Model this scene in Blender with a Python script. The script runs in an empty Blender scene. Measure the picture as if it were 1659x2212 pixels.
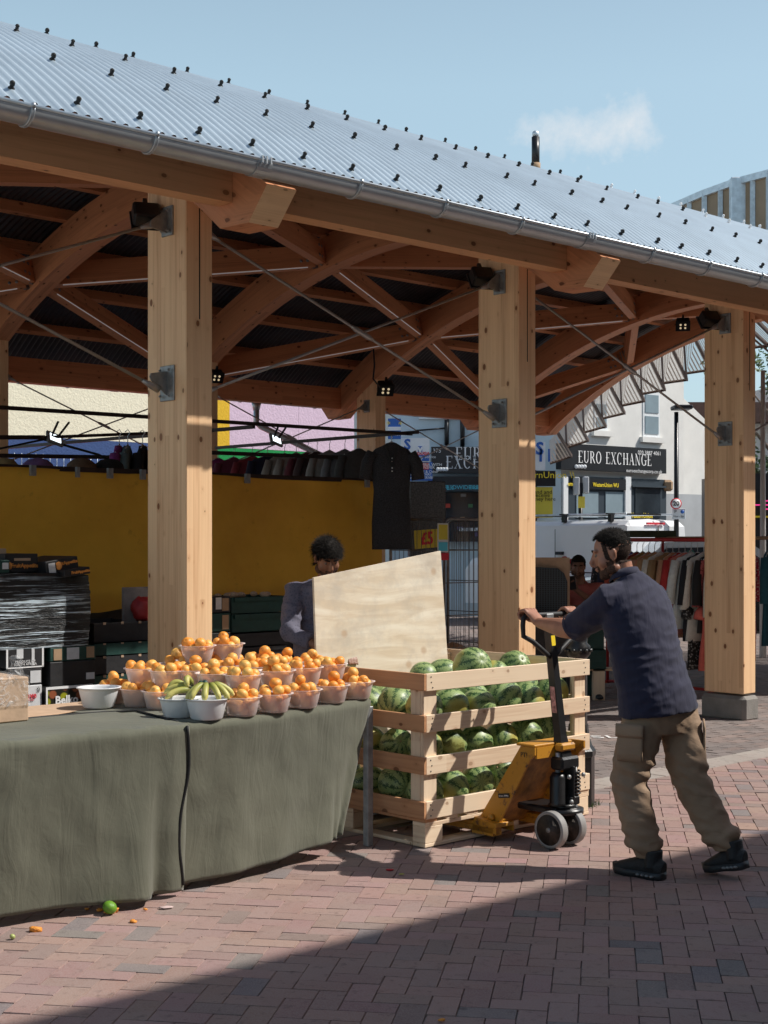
import bpy, bmesh, math, random
from mathutils import Vector, Matrix, noise
V=Vector
rnd=random.Random(7)
PI=math.pi
sc=bpy.context.scene
COL=sc.collection
# ---------------------------------------------------------------- camera model
CAMH=1.63; F=3100.0; CX=829.5; HY=1168.0
def gp(px,py,z=0.0):            # a point at height z seen at (px,py)
    Y=F*(CAMH-z)/(py-HY); return V(((px-CX)*Y/F,Y,z))
def pd(px,py,Y):                # a point at depth Y
    return V(((px-CX)*Y/F,Y,CAMH-(py-HY)*Y/F))
O0=V((-1.2145,8.807,0)); RU=V((.728,.6856,0)).normalized(); RV=V((-RU.y,RU.x,0))
def P(u,v,z=0.0): return O0+RU*u+RV*v+V((0,0,z))
def uv_of(p):
    d=p-O0; return d.dot(RU),d.dot(RV)
def pv(px,py,v):                # (u,z) of a point on the upright plane v
    t=(px-CX)/F; a=O0+RV*v
    u=(t*a.y-a.x)/(RU.x-t*RU.y); Y=a.y+RU.y*u
    return u,CAMH-(py-HY)*Y/F
MU=Matrix(((RU.x,RV.x,0,O0.x),(RU.y,RV.y,0,O0.y),(0,0,1,0),(0,0,0,1)))
# ---------------------------------------------------------------- nodes / materials
class N:
    def __init__(s,name):
        s.m=bpy.data.materials.new(name); s.m.use_nodes=True
        s.t=s.m.node_tree; s.b=s.t.nodes['Principled BSDF']; s.out=s.t.nodes['Material Output']
    def n(s,typ,**k):
        x=s.t.nodes.new(typ)
        for a,b in k.items():
            if a.startswith('i_'):
                a=a[2:]
                a=int(a) if a.isdigit() else a.replace('_',' ')
                x.inputs[a].default_value=b
            else: setattr(x,a,b)
        return x
    def l(s,a,b): s.t.links.new(a,b)
    def math(s,op,a,b=None,c=None):
        x=s.t.nodes.new('ShaderNodeMath'); x.operation=op
        for i,q in enumerate((a,b,c)):
            if q is None: continue
            if isinstance(q,(int,float)): x.inputs[i].default_value=q
            else: s.l(q,x.inputs[i])
        return x.outputs[0]
    def ramp(s,src,stops,interp='LINEAR'):
        r=s.t.nodes.new('ShaderNodeValToRGB'); r.color_ramp.interpolation=interp
        e=r.color_ramp.elements
        while len(e)<len(stops): e.new(.5)
        for q,(p,c) in zip(e,stops):
            q.position=p; q.color=(c,c,c,1) if isinstance(c,(int,float)) else (c[0],c[1],c[2],1)
        s.l(src,r.inputs[0]); return r.outputs[0]
    def mix(s,f,a,b,mode='MIX'):
        x=s.t.nodes.new('ShaderNodeMixRGB'); x.blend_type=mode
        for i,q in enumerate((f,a,b)):
            if isinstance(q,(int,float)): x.inputs[i].default_value=q if i==0 else (q,q,q,1)
            elif isinstance(q,tuple): x.inputs[i].default_value=(q[0],q[1],q[2],1)
            else: s.l(q,x.inputs[i])
        return x.outputs[0]
    def bump(s,h,st,dist=.01):
        b=s.t.nodes.new('ShaderNodeBump'); b.inputs['Strength'].default_value=st; b.inputs['Distance'].default_value=dist
        s.l(h,b.inputs['Height']); s.l(b.outputs[0],s.b.inputs['Normal'])
    def set(s,**k):
        for a,b in k.items(): s.b.inputs[a.replace('_',' ')].default_value=b
def pm(name,c,rough=.6,metal=0,var=.15,scale=12,bump=0,bscale=None,emit=None,alpha=None,stretch=None,spec=.5):
    q=N(name); co=q.n('ShaderNodeTexCoord').outputs['Object']
    if stretch:
        mp=q.n('ShaderNodeMapping'); mp.inputs['Scale'].default_value=stretch; q.l(co,mp.inputs[0]); co=mp.outputs[0]
    nz=q.n('ShaderNodeTexNoise',i_Scale=scale,i_Detail=6.0,i_Roughness=.6); q.l(co,nz.inputs['Vector'])
    lo=tuple(x*(1-var) for x in c); hi=tuple(min(1,x*(1+var)) for x in c)
    q.l(q.ramp(nz.outputs['Fac'],[(.3,lo),(.7,hi)]),q.b.inputs['Base Color'])
    q.set(Roughness=rough,Metallic=metal); q.b.inputs['Specular IOR Level'].default_value=spec
    if bump:
        n2=q.n('ShaderNodeTexNoise',i_Scale=bscale or scale*4,i_Detail=5.0); q.l(co,n2.inputs['Vector']); q.bump(n2.outputs['Fac'],bump)
    if emit:
        q.b.inputs['Emission Color'].default_value=(*c,1); q.b.inputs['Emission Strength'].default_value=emit
    if alpha is not None: q.b.inputs['Alpha'].default_value=alpha
    return q.m
def wood(name,light,dark,lam=.045,knot=1.0,rough=.55,gs=1.0):
    q=N(name); uv=q.n('ShaderNodeUVMap').outputs[0]
    sp=q.n('ShaderNodeSeparateXYZ'); q.l(uv,sp.inputs[0])
    # knots
    mk=q.n('ShaderNodeMapping'); mk.inputs['Scale'].default_value=(7.0*gs,11*gs,1); q.l(uv,mk.inputs[0])
    vo=q.n('ShaderNodeTexVoronoi',i_Scale=1.0); vo.voronoi_dimensions='2D'; q.l(mk.outputs[0],vo.inputs['Vector'])
    dist=vo.outputs['Distance']
    rs=q.n('ShaderNodeSeparateColor'); q.l(vo.outputs['Color'],rs.inputs[0])
    rad=q.math('MULTIPLY',q.math('SUBTRACT',rs.outputs[0],.80),.75)      # only some cells hold a knot
    kd=q.math('SUBTRACT',dist,rad)
    kn=q.math('MULTIPLY',q.ramp(kd,[(0.0,1.0),(.04,0.0)]),knot)
    # warped grain
    mg=q.n('ShaderNodeMapping'); mg.inputs['Scale'].default_value=(1.4*gs,42*gs,1); q.l(uv,mg.inputs[0])
    n1=q.n('ShaderNodeTexNoise',i_Scale=1.0,i_Detail=5.0,i_Distortion=.6); n1.noise_dimensions='2D'; q.l(mg.outputs[0],n1.inputs['Vector'])
    halo=q.ramp(kd,[(0,.35),(.25,0.0)])
    g=q.math('ADD',n1.outputs['Fac'],halo)
    # laminations / boards
    lamn=q.math('FLOOR',q.math('DIVIDE',sp.outputs[1],lam))
    xx=q.math('FLOOR',q.math('DIVIDE',q.math('ADD',sp.outputs[0],q.math('MULTIPLY',lamn,1.37)),2.3))
    wn=q.n('ShaderNodeTexWhiteNoise'); wn.noise_dimensions='2D'
    cb=q.n('ShaderNodeCombineXYZ'); q.l(lamn,cb.inputs[0]); q.l(xx,cb.inputs[1]); q.l(cb.outputs[0],wn.inputs['Vector'])
    tone=q.math('MULTIPLY',q.math('SUBTRACT',wn.outputs['Value'],.5),.5)
    f=q.math('ADD',g,tone)
    c=q.ramp(f,[(.25,light),(.55,tuple(l*.86+d*.14 for l,d in zip(light,dark))),(.95,tuple(l*.5+d*.5 for l,d in zip(light,dark)))])
    fr=q.math('ABSOLUTE',q.math('SUBTRACT',q.math('FRACT',q.math('DIVIDE',sp.outputs[1],lam)),.5))
    line=q.ramp(fr,[(.47,0.0),(.5,.22)])
    c=q.mix(line,c,dark)
    c=q.mix(kn,c,tuple(d*.55 for d in dark))
    ob=q.n('ShaderNodeTexCoord').outputs['Object']
    big=q.n('ShaderNodeTexNoise',i_Scale=1.3,i_Detail=3.0); q.l(ob,big.inputs['Vector'])
    c=q.mix(q.ramp(big.outputs['Fac'],[(.4,0.0),(.75,.35)]),c,tuple(l*.8 for l in light),'MIX')
    q.l(c,q.b.inputs['Base Color']); q.set(Roughness=rough); q.b.inputs['Specular IOR Level'].default_value=.3
    q.bump(g,.15,.003)
    return q.m
M={}
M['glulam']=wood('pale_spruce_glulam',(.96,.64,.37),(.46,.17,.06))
M['glulam_under']=wood('shaded_spruce_glulam',(.74,.33,.165),(.30,.10,.04),lam=.06)  # spruce darkened for the roof timbers; their shade is in the colour
M['eavewood']=wood('shaded_eave_glulam',(.82,.46,.24),(.36,.14,.055),lam=.06)  # eave spruce browned, shade on the beam mixed into its colour
M['endgrain']=wood('end_grain_painted_lit',(.93,.66,.40),(.6,.35,.18),lam=.045)  # pale end grain, raised further to stand in for sunlight on the ends
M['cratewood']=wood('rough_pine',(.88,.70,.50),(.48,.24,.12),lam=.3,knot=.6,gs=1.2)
M['crateside']=wood('shaded_side_pine',(.62,.33,.17),(.32,.12,.05),lam=.3,knot=.9,gs=1.1)  # pine darkened for the left side; its shade is put into the colour
M['ply']=pm('weathered_plywood',(.76,.63,.47),.65,0,.16,4,.15,40,stretch=(1,1,2.5))
M['galv']=pm('galvanised_steel',(.30,.31,.31),.5,.55,.25,18,.05)
M['galvbright']=pm('bright_galvanised_steel',(.62,.68,.72),.42,.6,.15,9)
M['gutter']=pm('gutter_zinc',(.50,.54,.57),.38,.55,.06,6)
M['roof']=pm('corrugated_zinc',(.58,.69,.76),.38,.5,.09,2.2,stretch=(1,1,1))
M['lining']=pm('dark_roof_underside',(.075,.075,.085),.4,.4,.2,3)
M['rod']=pm('steel_rod',(.42,.41,.40),.4,.7,.1,20)
M['blackmetal']=pm('black_painted_metal',(.012,.012,.013),.35,0,.3,20,.1)
M['blackrubber']=pm('black_rubber',(.02,.02,.021),.6,0,.3,20)
M['concrete']=pm('concrete',(.25,.235,.215),.85,0,.15,9,.4,60)
M['white']=pm('white_plastic',(.75,.77,.78),.4,0,.04,10)
M['cloth']=None
M['led']=pm('led_strip_cover',(.85,.85,.85),.4,0,.02,5,emit=.12)
M['black']=pm('matt_black',(.01,.01,.01),.7,0,.2,20)
M['yellow']=pm('yellow_sticker',(.85,.62,.02),.5,0,.05,10)
M['red']=pm('red_paint',(.45,.03,.03),.5,0,.15,10)
M['glass']=pm('shop_glass',(.03,.04,.05),.08,0,.3,2,spec=.8)
M['card']=pm('brown_cardboard',(.52,.36,.24),.85,0,.12,14,.1)
M['boxblack']=pm('black_printed_card',(.022,.022,.024),.55,0,.35,8,.15)
M['boxgreen']=pm('dark_green_card',(.012,.055,.045),.55,0,.3,8,.15)
M['label']=pm('paper_label',(.62,.63,.64),.7,0,.08,30)
M['kraft']=pm('kraft_label',(.38,.25,.15),.8,0,.1,20)
M['orangeprint']=pm('orange_print',(.85,.33,.07),.6,0,.05,20)
M['whiteprint']=pm('white_print',(.8,.8,.8),.6,0,.02,20)
M['redprint']=pm('red_print',(.6,.03,.05),.6,0,.05,20)
# ---------------------------------------------------------------- mesh builder
W={}
class MB:
    def __init__(s): s.v=[]; s.f=[]; s.uv=[]; s.mi=[]; s.sm=[]
    def add(s,vs,fs,uvs=None,mi=0,smooth=False):
        o=len(s.v); s.v+= [V(x) for x in vs]
        ro=(rnd.random()*9,0)
        for k,f in enumerate(fs):
            s.f.append([i+o for i in f]); s.mi.append(mi); s.sm.append(smooth)
            if uvs: s.uv.append(uvs[k])
            else:
                pts=[V(vs[i]) for i in f]; e1=(pts[1]-pts[0]); e2=(pts[-1]-pts[0])
                l1,l2=e1.length,e2.length
                if l1<1e-9: e1=V((1,0,0))
                n=e1.cross(e2)
                if n.length<1e-12: s.uv.append([(0,0)]*len(f)); continue
                n.normalize()
                a=(e1 if l1>=l2 else e2).normalized(); b=n.cross(a)
                s.uv.append([((p-pts[0]).dot(a)+ro[0]+k*1.3,abs((p-pts[0]).dot(b))+k*.9) for p in pts])
    def hexa(s,c,mi=0):      # 8 corners: bottom 4 ccw, top 4 ccw
        s.add(c,[(3,2,1,0),(4,5,6,7),(0,1,5,4),(1,2,6,5),(2,3,7,6),(3,0,4,7)],mi=mi)
    def box(s,a,b,T=None,mi=0,bev=0):
        x0,y0,z0=a; x1,y1,z1=b
        if bev:
            e=bev; vs=[];
            # chamfered box through bmesh
            bm=bmesh.new(); bmesh.ops.create_cube(bm,size=1)
            for q in bm.verts: q.co=V(((x0+x1)/2+q.co.x*(x1-x0),(y0+y1)/2+q.co.y*(y1-y0),(z0+z1)/2+q.co.z*(z1-z0)))
            bmesh.ops.bevel(bm,geom=bm.edges[:]+bm.verts[:],offset=e,segments=1,affect='EDGES')
            bm.verts.index_update(); vs=[q.co.copy() for q in bm.verts]; fs=[[q.index for q in f.verts] for f in bm.faces]; bm.free()
            # uv by box long axis
            d=[x1-x0,y1-y0,z1-z0]; L=d.index(max(d)); ro=rnd.random()*9; uvs=[]
            for k,f in enumerate(fs):
                p=[vs[i] for i in f]; n=(p[1]-p[0]).cross(p[2]-p[0]); ax=[abs(n.x),abs(n.y),abs(n.z)]; N_=ax.index(max(ax))
                oth=[i for i in range(3) if i!=N_]; U=L if L in oth else oth[0]; Q=[i for i in oth if i!=U][0]
                uvs.append([(c[U]+ro+N_*2.3,c[Q]-a[Q]+N_*1.7) for c in p])
            if T: vs=[T@q for q in vs]
            s.add(vs,fs,uvs,mi); return
        c=[V(q) for q in ((x0,y0,z0),(x1,y0,z0),(x1,y1,z0),(x0,y1,z0),(x0,y0,z1),(x1,y0,z1),(x1,y1,z1),(x0,y1,z1))]
        if T: c=[T@q for q in c]
        s.hexa(c,mi)
    def beam(s,a,b,w,h,up=V((0,0,1)),mi=0):  # bar from a to b, w wide, h deep along up
        a=V(a);b=V(b);d=(b-a).normalized(); sd=d.cross(up).normalized()*w/2; u=sd.cross(d).normalized()*h/2
        s.hexa([a-sd-u,a+sd-u,b+sd-u,b-sd-u,a-sd+u,a+sd+u,b+sd+u,b-sd+u],mi)
    def tube(s,path,r,n=8,mi=0,smooth=True,cap=True):
        path=[V(p) for p in path]; rs=r if isinstance(r,(list,tuple)) else [r]*len(path)
        s.loft([(p,q,q) for p,q in zip(path,rs)],n=n,mi=mi,smooth=smooth,cap=cap)
    def loft(s,rings,n=12,up=None,mi=0,smooth=True,cap=True):  # rings: (centre, rx, ry[, axis_x]) axis_x = direction of rx
        k=len(rings); pts=[V(r[0]) for r in rings]; vs=[]; prev=None; L=0; acc=[]
        for i in range(k):
            t=(pts[min(i+1,k-1)]-pts[max(i-1,0)])
            t=t.normalized() if t.length>1e-9 else V((0,0,1))
            if len(rings[i])>3: x=V(rings[i][3])
            elif up is not None: x=V(up)
            elif prev is None: x=V((1,0,0)) if abs(t.x)<.9 else V((0,1,0))
            else: x=prev
            x=(x-t*x.dot(t)).normalized(); prev=x; y=t.cross(x)
            if i: L+=(pts[i]-pts[i-1]).length
            acc.append(L)
            for j in range(n):
                a=2*PI*j/n; vs.append(pts[i]+x*math.cos(a)*rings[i][1]+y*math.sin(a)*rings[i][2])
        fs=[];uvs=[]
        for i in range(k-1):
            for j in range(n):
                j2=(j+1)%n; fs.append((i*n+j,i*n+j2,(i+1)*n+j2,(i+1)*n+j))
                uvs.append([(acc[i],j/n),(acc[i],(j+1)/n),(acc[i+1],(j+1)/n),(acc[i+1],j/n)])
        if cap:
            fs.append(tuple(range(n-1,-1,-1))); uvs.append([(0,0)]*n); fs.append(tuple((k-1)*n+j for j in range(n))); uvs.append([(0,0)]*n)
        s.add(vs,fs,uvs,mi,smooth)
    def lathe(s,prof,c,n=20,T=None,mi=0,smooth=True,cap=True):
        c=V(c); vs=[];fs=[]
        for r,z in prof:
            for j in range(n): vs.append(V((r*math.cos(2*PI*j/n),r*math.sin(2*PI*j/n),z)))
        for i in range(len(prof)-1):
            for j in range(n): fs.append((i*n+j,i*n+(j+1)%n,(i+1)*n+(j+1)%n,(i+1)*n+j))
        if cap and prof[0][0]>1e-6: fs.append(tuple(range(n-1,-1,-1)))
        if cap and prof[-1][0]>1e-6 : fs.append(tuple((len(prof)-1)*n+j for j in range(n)))
        vs=[(T@q if T else q)+c for q in vs]
        s.add(vs,fs,None,mi,smooth)
    def ball(s,c,r,n=10,T=None,mi=0):
        if isinstance(r,(int,float)): r=(r,r,r)
        vs=[];fs=[]; m=n
        for i in range(m+1):
            th=PI*i/m
            for j in range(2*n): 
                a=PI*j/n; q=V((r[0]*math.sin(th)*math.cos(a),r[1]*math.sin(th)*math.sin(a),r[2]*math.cos(th))); vs.append((T@q if T else q)+V(c))
        for i in range(m):
            for j in range(2*n): fs.append((i*2*n+j,(i+1)*2*n+j,(i+1)*2*n+(j+1)%(2*n),i*2*n+(j+1)%(2*n)))
        s.add(vs,fs,None,mi,True)
    def prism(s,poly,ax,d0,d1,T=None,mi=0): # poly list of 2-D points; ax: function (a,b,d)->Vector
        n=len(poly); vs=[ax(p[0],p[1],d0) for p in poly]+[ax(p[0],p[1],d1) for p in poly]
        if T: vs=[T@V(q) for q in vs]
        fs=[tuple(range(n-1,-1,-1)),tuple(range(n,2*n))]+[(i,(i+1)%n,n+(i+1)%n,n+i) for i in range(n)]
        s.add(vs,fs,None,mi)
    def quad(s,a,b,c,d,mi=0,uvs=None): s.add([a,b,c,d],[(0,1,2,3)],[uvs] if uvs else None,mi)
    def mesh(s,name,mats):
        me=bpy.data.meshes.new(name); me.from_pydata([tuple(q) for q in s.v],[],s.f)
        for m in mats: me.materials.append(m)
        ul=me.uv_layers.new(name='UVMap'); i=0
        flat=[]
        for u in s.uv:
            for q in u: flat+= [q[0],q[1]]
        ul.data.foreach_set('uv',flat)
        me.polygons.foreach_set('material_index',s.mi); me.polygons.foreach_set('use_smooth',s.sm)
        me.update(); return me
    def build(s,name,mat,parent=None,remesh=None,smooth=6,post=None,weld=True):
        mats=mat if isinstance(mat,(list,tuple)) else [mat]
        me=s.mesh(name,mats)
        o=bpy.data.objects.new(name,me); COL.objects.link(o)
        if remesh:
            a=o.modifiers.new('r','REMESH'); a.mode='VOXEL'; a.voxel_size=remesh; a.use_smooth_shade=True
            b=o.modifiers.new('s','SMOOTH'); b.iterations=smooth; b.factor=.5
            dg=bpy.context.evaluated_depsgraph_get(); me2=bpy.data.meshes.new_from_object(o.evaluated_get(dg),depsgraph=dg)
            o.modifiers.clear(); o.data=me2; bpy.data.meshes.remove(me); me=me2; me.name=name
            if not me.materials: me.materials.append(mats[0])
            me.polygons.foreach_set('use_smooth',[True]*len(me.polygons))
            if post:
                me.calc_loop_triangles() if False else None
                ns=[vv.normal.copy() for vv in me.vertices]
                for vv,nn in zip(me.vertices,ns): vv.co=vv.co+nn*post(vv.co,nn)
                me.update()
        if parent is not None:
            o.parent=parent; w=W[parent.name]; me.transform(w.inverted()); W[o.name]=w
        else:
            xs=[q.co for q in me.vertices]
            b=V(((min(q.x for q in xs)+max(q.x for q in xs))/2,(min(q.y for q in xs)+max(q.y for q in xs))/2,min(q.z for q in xs)))
            me.transform(Matrix.Translation(-b)); o.location=b; W[o.name]=Matrix.Translation(b)
        return o
def tag(o,label=None,cat=None,group=None,kind=None):
    if label: o['label']=label
    if cat: o['category']=cat
    if group: o['group']=group
    if kind: o['kind']=kind
    return o
def thing(name,loc,label,cat,group=None,rz=0):
    o=bpy.data.objects.new(name,None); COL.objects.link(o); o.empty_display_size=.1
    o.location=loc; o.rotation_euler=(0,0,rz); W[o.name]=Matrix.Translation(V(loc))@Matrix.Rotation(rz,4,'Z')
    return tag(o,label,cat,group)
def kids(o): return [c for c in bpy.data.objects if c.parent==o]
def copytree(o,parent=None,KM=None):
    c=o.copy(); COL.objects.link(c)
    if parent is not None: c.parent=parent
    for k in (KM[o.name] if KM and o.name in KM else o.children): copytree(k,c)
    return c
def frame(o,x,y):   # matrix with origin o, x axis, y axis
    x=V(x).normalized(); y=V(y); y=(y-x*y.dot(x)).normalized(); z=x.cross(y)
    return Matrix(((x.x,y.x,z.x,o[0]),(x.y,y.y,z.y,o[1]),(x.z,y.z,z.z,o[2]),(0,0,0,1)))
def text(s,size,mat,T,parent=None,name='lettering',align='CENTER',sx=1.0,bold=0.0,ext=.001):
    cu=bpy.data.curves.new('t','FONT'); cu.body=s; cu.size=size; cu.align_x=align; cu.align_y='CENTER'; cu.extrude=ext; cu.offset=bold; cu.resolution_u=2
    o=bpy.data.objects.new('t',cu); COL.objects.link(o)
    dg=bpy.context.evaluated_depsgraph_get(); me=bpy.data.meshes.new_from_object(o.evaluated_get(dg),depsgraph=dg)
    bpy.data.objects.remove(o); bpy.data.curves.remove(cu)
    me.materials.clear(); me.materials.append(mat)
    me.transform(T@Matrix.Diagonal((sx,1,1,1)))
    n=bpy.data.objects.new(name,me); COL.objects.link(n)
    if parent is not None: n.parent=parent; me.transform(W[parent.name].inverted()); W[n.name]=W[parent.name]
    else: W[n.name]=Matrix.Identity(4)
    return n
FV=lambda u,v,z: frame(P(u,v,z),RU,(0,0,1))      # text frame on a face that looks to -v
SKYS=0.10; SUNS=4.9
# ================================================================ GROUND
q=N('jointing_sand'); co=q.n('ShaderNodeTexCoord').outputs['Object']
n1=q.n('ShaderNodeTexNoise',i_Scale=2.0,i_Detail=8.0); q.l(co,n1.inputs['Vector'])
q.l(q.ramp(n1.outputs['Fac'],[(.3,(.27,.235,.20)),(.7,(.46,.41,.36))]),q.b.inputs['Base Color']); q.set(Roughness=.95); M['sand']=q.m
m=MB(); m.quad((-300,-200,-.012),(300,-200,-.012),(300,600,-.012),(-300,600,-.012)); g=m.build('ground',M['sand']); g['kind']='structure'
q=N('brick_paver'); at=q.n('ShaderNodeAttribute'); at.attribute_name='bcol'; co=q.n('ShaderNodeTexCoord').outputs['Object']
n1=q.n('ShaderNodeTexNoise',i_Scale=160.0,i_Detail=4.0); q.l(co,n1.inputs['Vector'])
n2=q.n('ShaderNodeTexNoise',i_Scale=1.7,i_Detail=7.0,i_Roughness=.65); q.l(co,n2.inputs['Vector'])
n3=q.n('ShaderNodeTexNoise',i_Scale=22.0,i_Detail=5.0,i_Roughness=.7); q.l(co,n3.inputs['Vector'])
c=q.mix(q.ramp(n1.outputs['Fac'],[(.35,0.0),(.75,.45)]),at.outputs['Color'],(.42,.36,.33))
c=q.mix(q.ramp(n2.outputs['Fac'],[(.38,0.0),(.70,.6)]),c,(.33,.255,.225))
c=q.mix(q.ramp(n3.outputs['Fac'],[(.30,.55),(.45,0.0)]),c,(.11,.075,.065))
st=q.n('ShaderNodeTexVoronoi',i_Scale=3.1); q.l(co,st.inputs['Vector'])
c=q.mix(q.ramp(st.outputs['Distance'],[(.03,.5),(.06,0.0)]),c,(.06,.05,.05))
q.l(c,q.b.inputs['Base Color']); q.set(Roughness=.82); q.bump(n1.outputs['Fac'],.35,.003); M['paver']=q.m
VS0,VS1=-1.36,-1.10
def paving(name,cells,colf):
    vs=[];fs=[];cols=[]
    for c4,h in cells:   # c4: 4 corner points (Vector 2d) ccw
        cen=sum((V(p) for p in c4),V((0,0)))/4; col=colf()
        o=len(vs); tx,ty=rnd.uniform(-.008,.008),rnd.uniform(-.008,.008)
        for ins,z in ((.0012,-.010),(.0018,0.0),):
            for p in c4:
                d=(V(p)-cen); L=d.length; e=V(p)-d/L*(ins*1.4+(.0022 if z==0 else 0))+V((rnd.uniform(-1,1),rnd.uniform(-1,1)))*.0007
                vs.append((e.x,e.y,z+h+(d.x*tx+d.y*ty)*(1 if z==0 else 0)+(0 if z else -.001))); cols.append(col)
        fs.append((o+4,o+5,o+6,o+7))
        for i in range(4): fs.append((o+i,o+(i+1)%4,o+4+(i+1)%4,o+4+i))
    me=bpy.data.meshes.new(name); me.from_pydata(vs,[],fs); me.materials.append(M['paver'])
    a=me.attributes.new('bcol','FLOAT_COLOR','POINT'); a.data.foreach_set('color',[x for c in cols for x in (*c,1)])
    o=bpy.data.objects.new(name,me); COL.objects.link(o); o['kind']='structure'; return o
def redcol():
    r=rnd.random()
    if r<.075: b=(.16,.138,.136)
    elif r<.16: b=(.22,.145,.125)
    else: b=(.312,.180,.152)
    k=rnd.uniform(.84,1.12); return (b[0]*k,b[1]*k*rnd.uniform(.93,1.07),b[2]*k*rnd.uniform(.93,1.07))
cells=[]; an=math.radians(-9); cx,sx=math.cos(an),math.sin(an); w=.1035
def rot(x,y): return V((x*cx-y*sx,x*sx+y*cx+8))
for i in range(-110,150):
    for j in range(-90,100):
        k=(i-j)%4
        if k==0: R_=(i,j,i+2,j+1)
        elif k==3: R_=(i,j,i+1,j+2)
        else: continue
        c4=[rot(R_[a]*w,R_[b]*w) for a,b in ((0,1),(2,1),(2,3),(0,3))]
        cen=sum(c4,V((0,0)))/4
        if not(2.5<cen.y<13.5 and abs(cen.x)<.42*cen.y+1.6): continue
        u,v=uv_of(V((cen.x,cen.y,0)))
        if v>VS0-.02: 
            if v>VS0+.14: continue
        cells.append((c4,rnd.uniform(-.0015,.0012)))
paving('brick_pavement',cells,redcol)
# granite strip and grey pavers
cells=[]; u=-6.0
while u<22:
    L=.30; c4=[P(u,VS0).xy,P(u+L,VS0).xy,P(u+L,VS1).xy,P(u,VS1).xy]; cells.append((c4,.004)); u+=L+.002
paving('pale_stone_strip',cells,lambda:(lambda k:(.36*k,.335*k,.30*k))(rnd.uniform(.88,1.1)))
cells=[]; r=0; v=VS1+.004
while v<16:
    u=-6+(.1 if r%2 else 0)
    wv=.105
    while u<24:
        p=P(u,v); 
        if abs(p.x)<.33*p.y+2.5: cells.append(([P(u,v).xy,P(u+.2,v).xy,P(u+.2,v+wv).xy,P(u,v+wv).xy],rnd.uniform(-.0015,.0015)))
        u+=.203
    v+=wv+.003; r+=1
def greycol():
    k=rnd.uniform(.75,1.2); b=(.145,.125,.12) if rnd.random()>.2 else (.19,.14,.125)
    return tuple(x*k for x in b)
paving('grey_block_paving',cells,greycol)
m=MB(); 
a=P(5.55,.35,.006); m.hexa([a,a+RU*.1,a+RU*.45+RV*.85,a+RU*.35+RV*.85]+[x+V((0,0,.002)) for x in (a,a+RU*.1,a+RU*.45+RV*.85,a+RU*.35+RV*.85)])
o=m.build('painted_bay_line',M['whiteprint']); o['kind']='structure'
o=text('2SL',.22,M['whiteprint'],frame(gp(1290,1592,.004),(1,.1,0),(0,1,0)),name='painted_marks',sx=1.2); o['kind']='structure'
m=MB(); m.box((-40,34,-.008),(60,46,-.002)); o=m.build('road',pm('asphalt',(.06,.06,.062),.9,0,.2,30,.3)); o['kind']='structure'
# ================================================================ SKY, SUN
w=bpy.data.worlds.new('World'); sc.world=w; w.use_nodes=True; t=w.node_tree; bg=t.nodes['Background']
E=math.radians(47.5); AZ=math.radians(-3)      # to-sun azimuth measured from +X toward +Y
AZ=math.radians(2)
sun_dir=V((math.cos(E)*math.cos(AZ),math.cos(E)*math.sin(AZ),math.sin(E)))
sky=t.nodes.new('ShaderNodeTexSky'); sky.sky_type='NISHITA'; sky.sun_disc=False; sky.sun_elevation=E
sky.sun_rotation=math.atan2(sun_dir.x,sun_dir.y); sky.air_density=1.0; sky.dust_density=1.6; sky.ozone_density=1.2
tc=t.nodes.new('ShaderNodeTexCoord'); 
def wn(typ,**k):
    x=t.nodes.new(typ)
    for a,b in k.items(): setattr(x,a,b)
    return x
cd=V(((1280-CX)/F,1,(HY-300)/F)).normalized()
sub=wn('ShaderNodeVectorMath',operation='SUBTRACT'); t.links.new(tc.outputs['Generated'],sub.inputs[0]); sub.inputs[1].default_value=cd
scl=wn('ShaderNodeVectorMath',operation='MULTIPLY'); t.links.new(sub.outputs[0],scl.inputs[0]); scl.inputs[1].default_value=(9.5,9.5,22)
ln=wn('ShaderNodeVectorMath',operation='LENGTH'); t.links.new(scl.outputs[0],ln.inputs[0])
nz=wn('ShaderNodeTexNoise'); nz.inputs['Scale'].default_value=14; nz.inputs['Detail'].default_value=9; nz.inputs['Roughness'].default_value=.62; t.links.new(tc.outputs['Generated'],nz.inputs['Vector'])
ad=wn('ShaderNodeMath',operation='MULTIPLY_ADD'); t.links.new(nz.outputs['Fac'],ad.inputs[0]); ad.inputs[1].default_value=2.6; ad.inputs[2].default_value=-.95
sb=wn('ShaderNodeMath',operation='SUBTRACT'); t.links.new(ad.outputs[0],sb.inputs[0]); t.links.new(ln.outputs['Value'],sb.inputs[1])
rp=wn('ShaderNodeValToRGB'); rp.color_ramp.elements[0].position=-.0; rp.color_ramp.elements[0].color=(0,0,0,1); rp.color_ramp.elements[1].position=.5; rp.color_ramp.elements[1].color=(.75,.75,.75,1); t.links.new(sb.outputs[0],rp.inputs[0])
mx=wn('ShaderNodeMixRGB'); t.links.new(rp.outputs[0],mx.inputs[0]); t.links.new(sky.outputs[0],mx.inputs[1]); mx.inputs[2].default_value=(8.0,8.3,8.6,1)
hz=wn('ShaderNodeMixRGB'); sxyz=wn('ShaderNodeSeparateXYZ'); t.links.new(tc.outputs['Generated'],sxyz.inputs[0]); hr=wn('ShaderNodeValToRGB'); hr.color_ramp.elements[0].position=.30; hr.color_ramp.elements[0].color=(.36,.36,.36,1); hr.color_ramp.elements[1].position=.62; hr.color_ramp.elements[1].color=(.03,.03,.03,1); t.links.new(sxyz.outputs[2],hr.inputs[0]); t.links.new(hr.outputs[0],hz.inputs[0]); t.links.new(sky.outputs[0],hz.inputs[1]); hz.inputs[2].default_value=(8.7,12.2,13.6,1); t.links.new(hz.outputs[0],mx.inputs[1])
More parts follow.
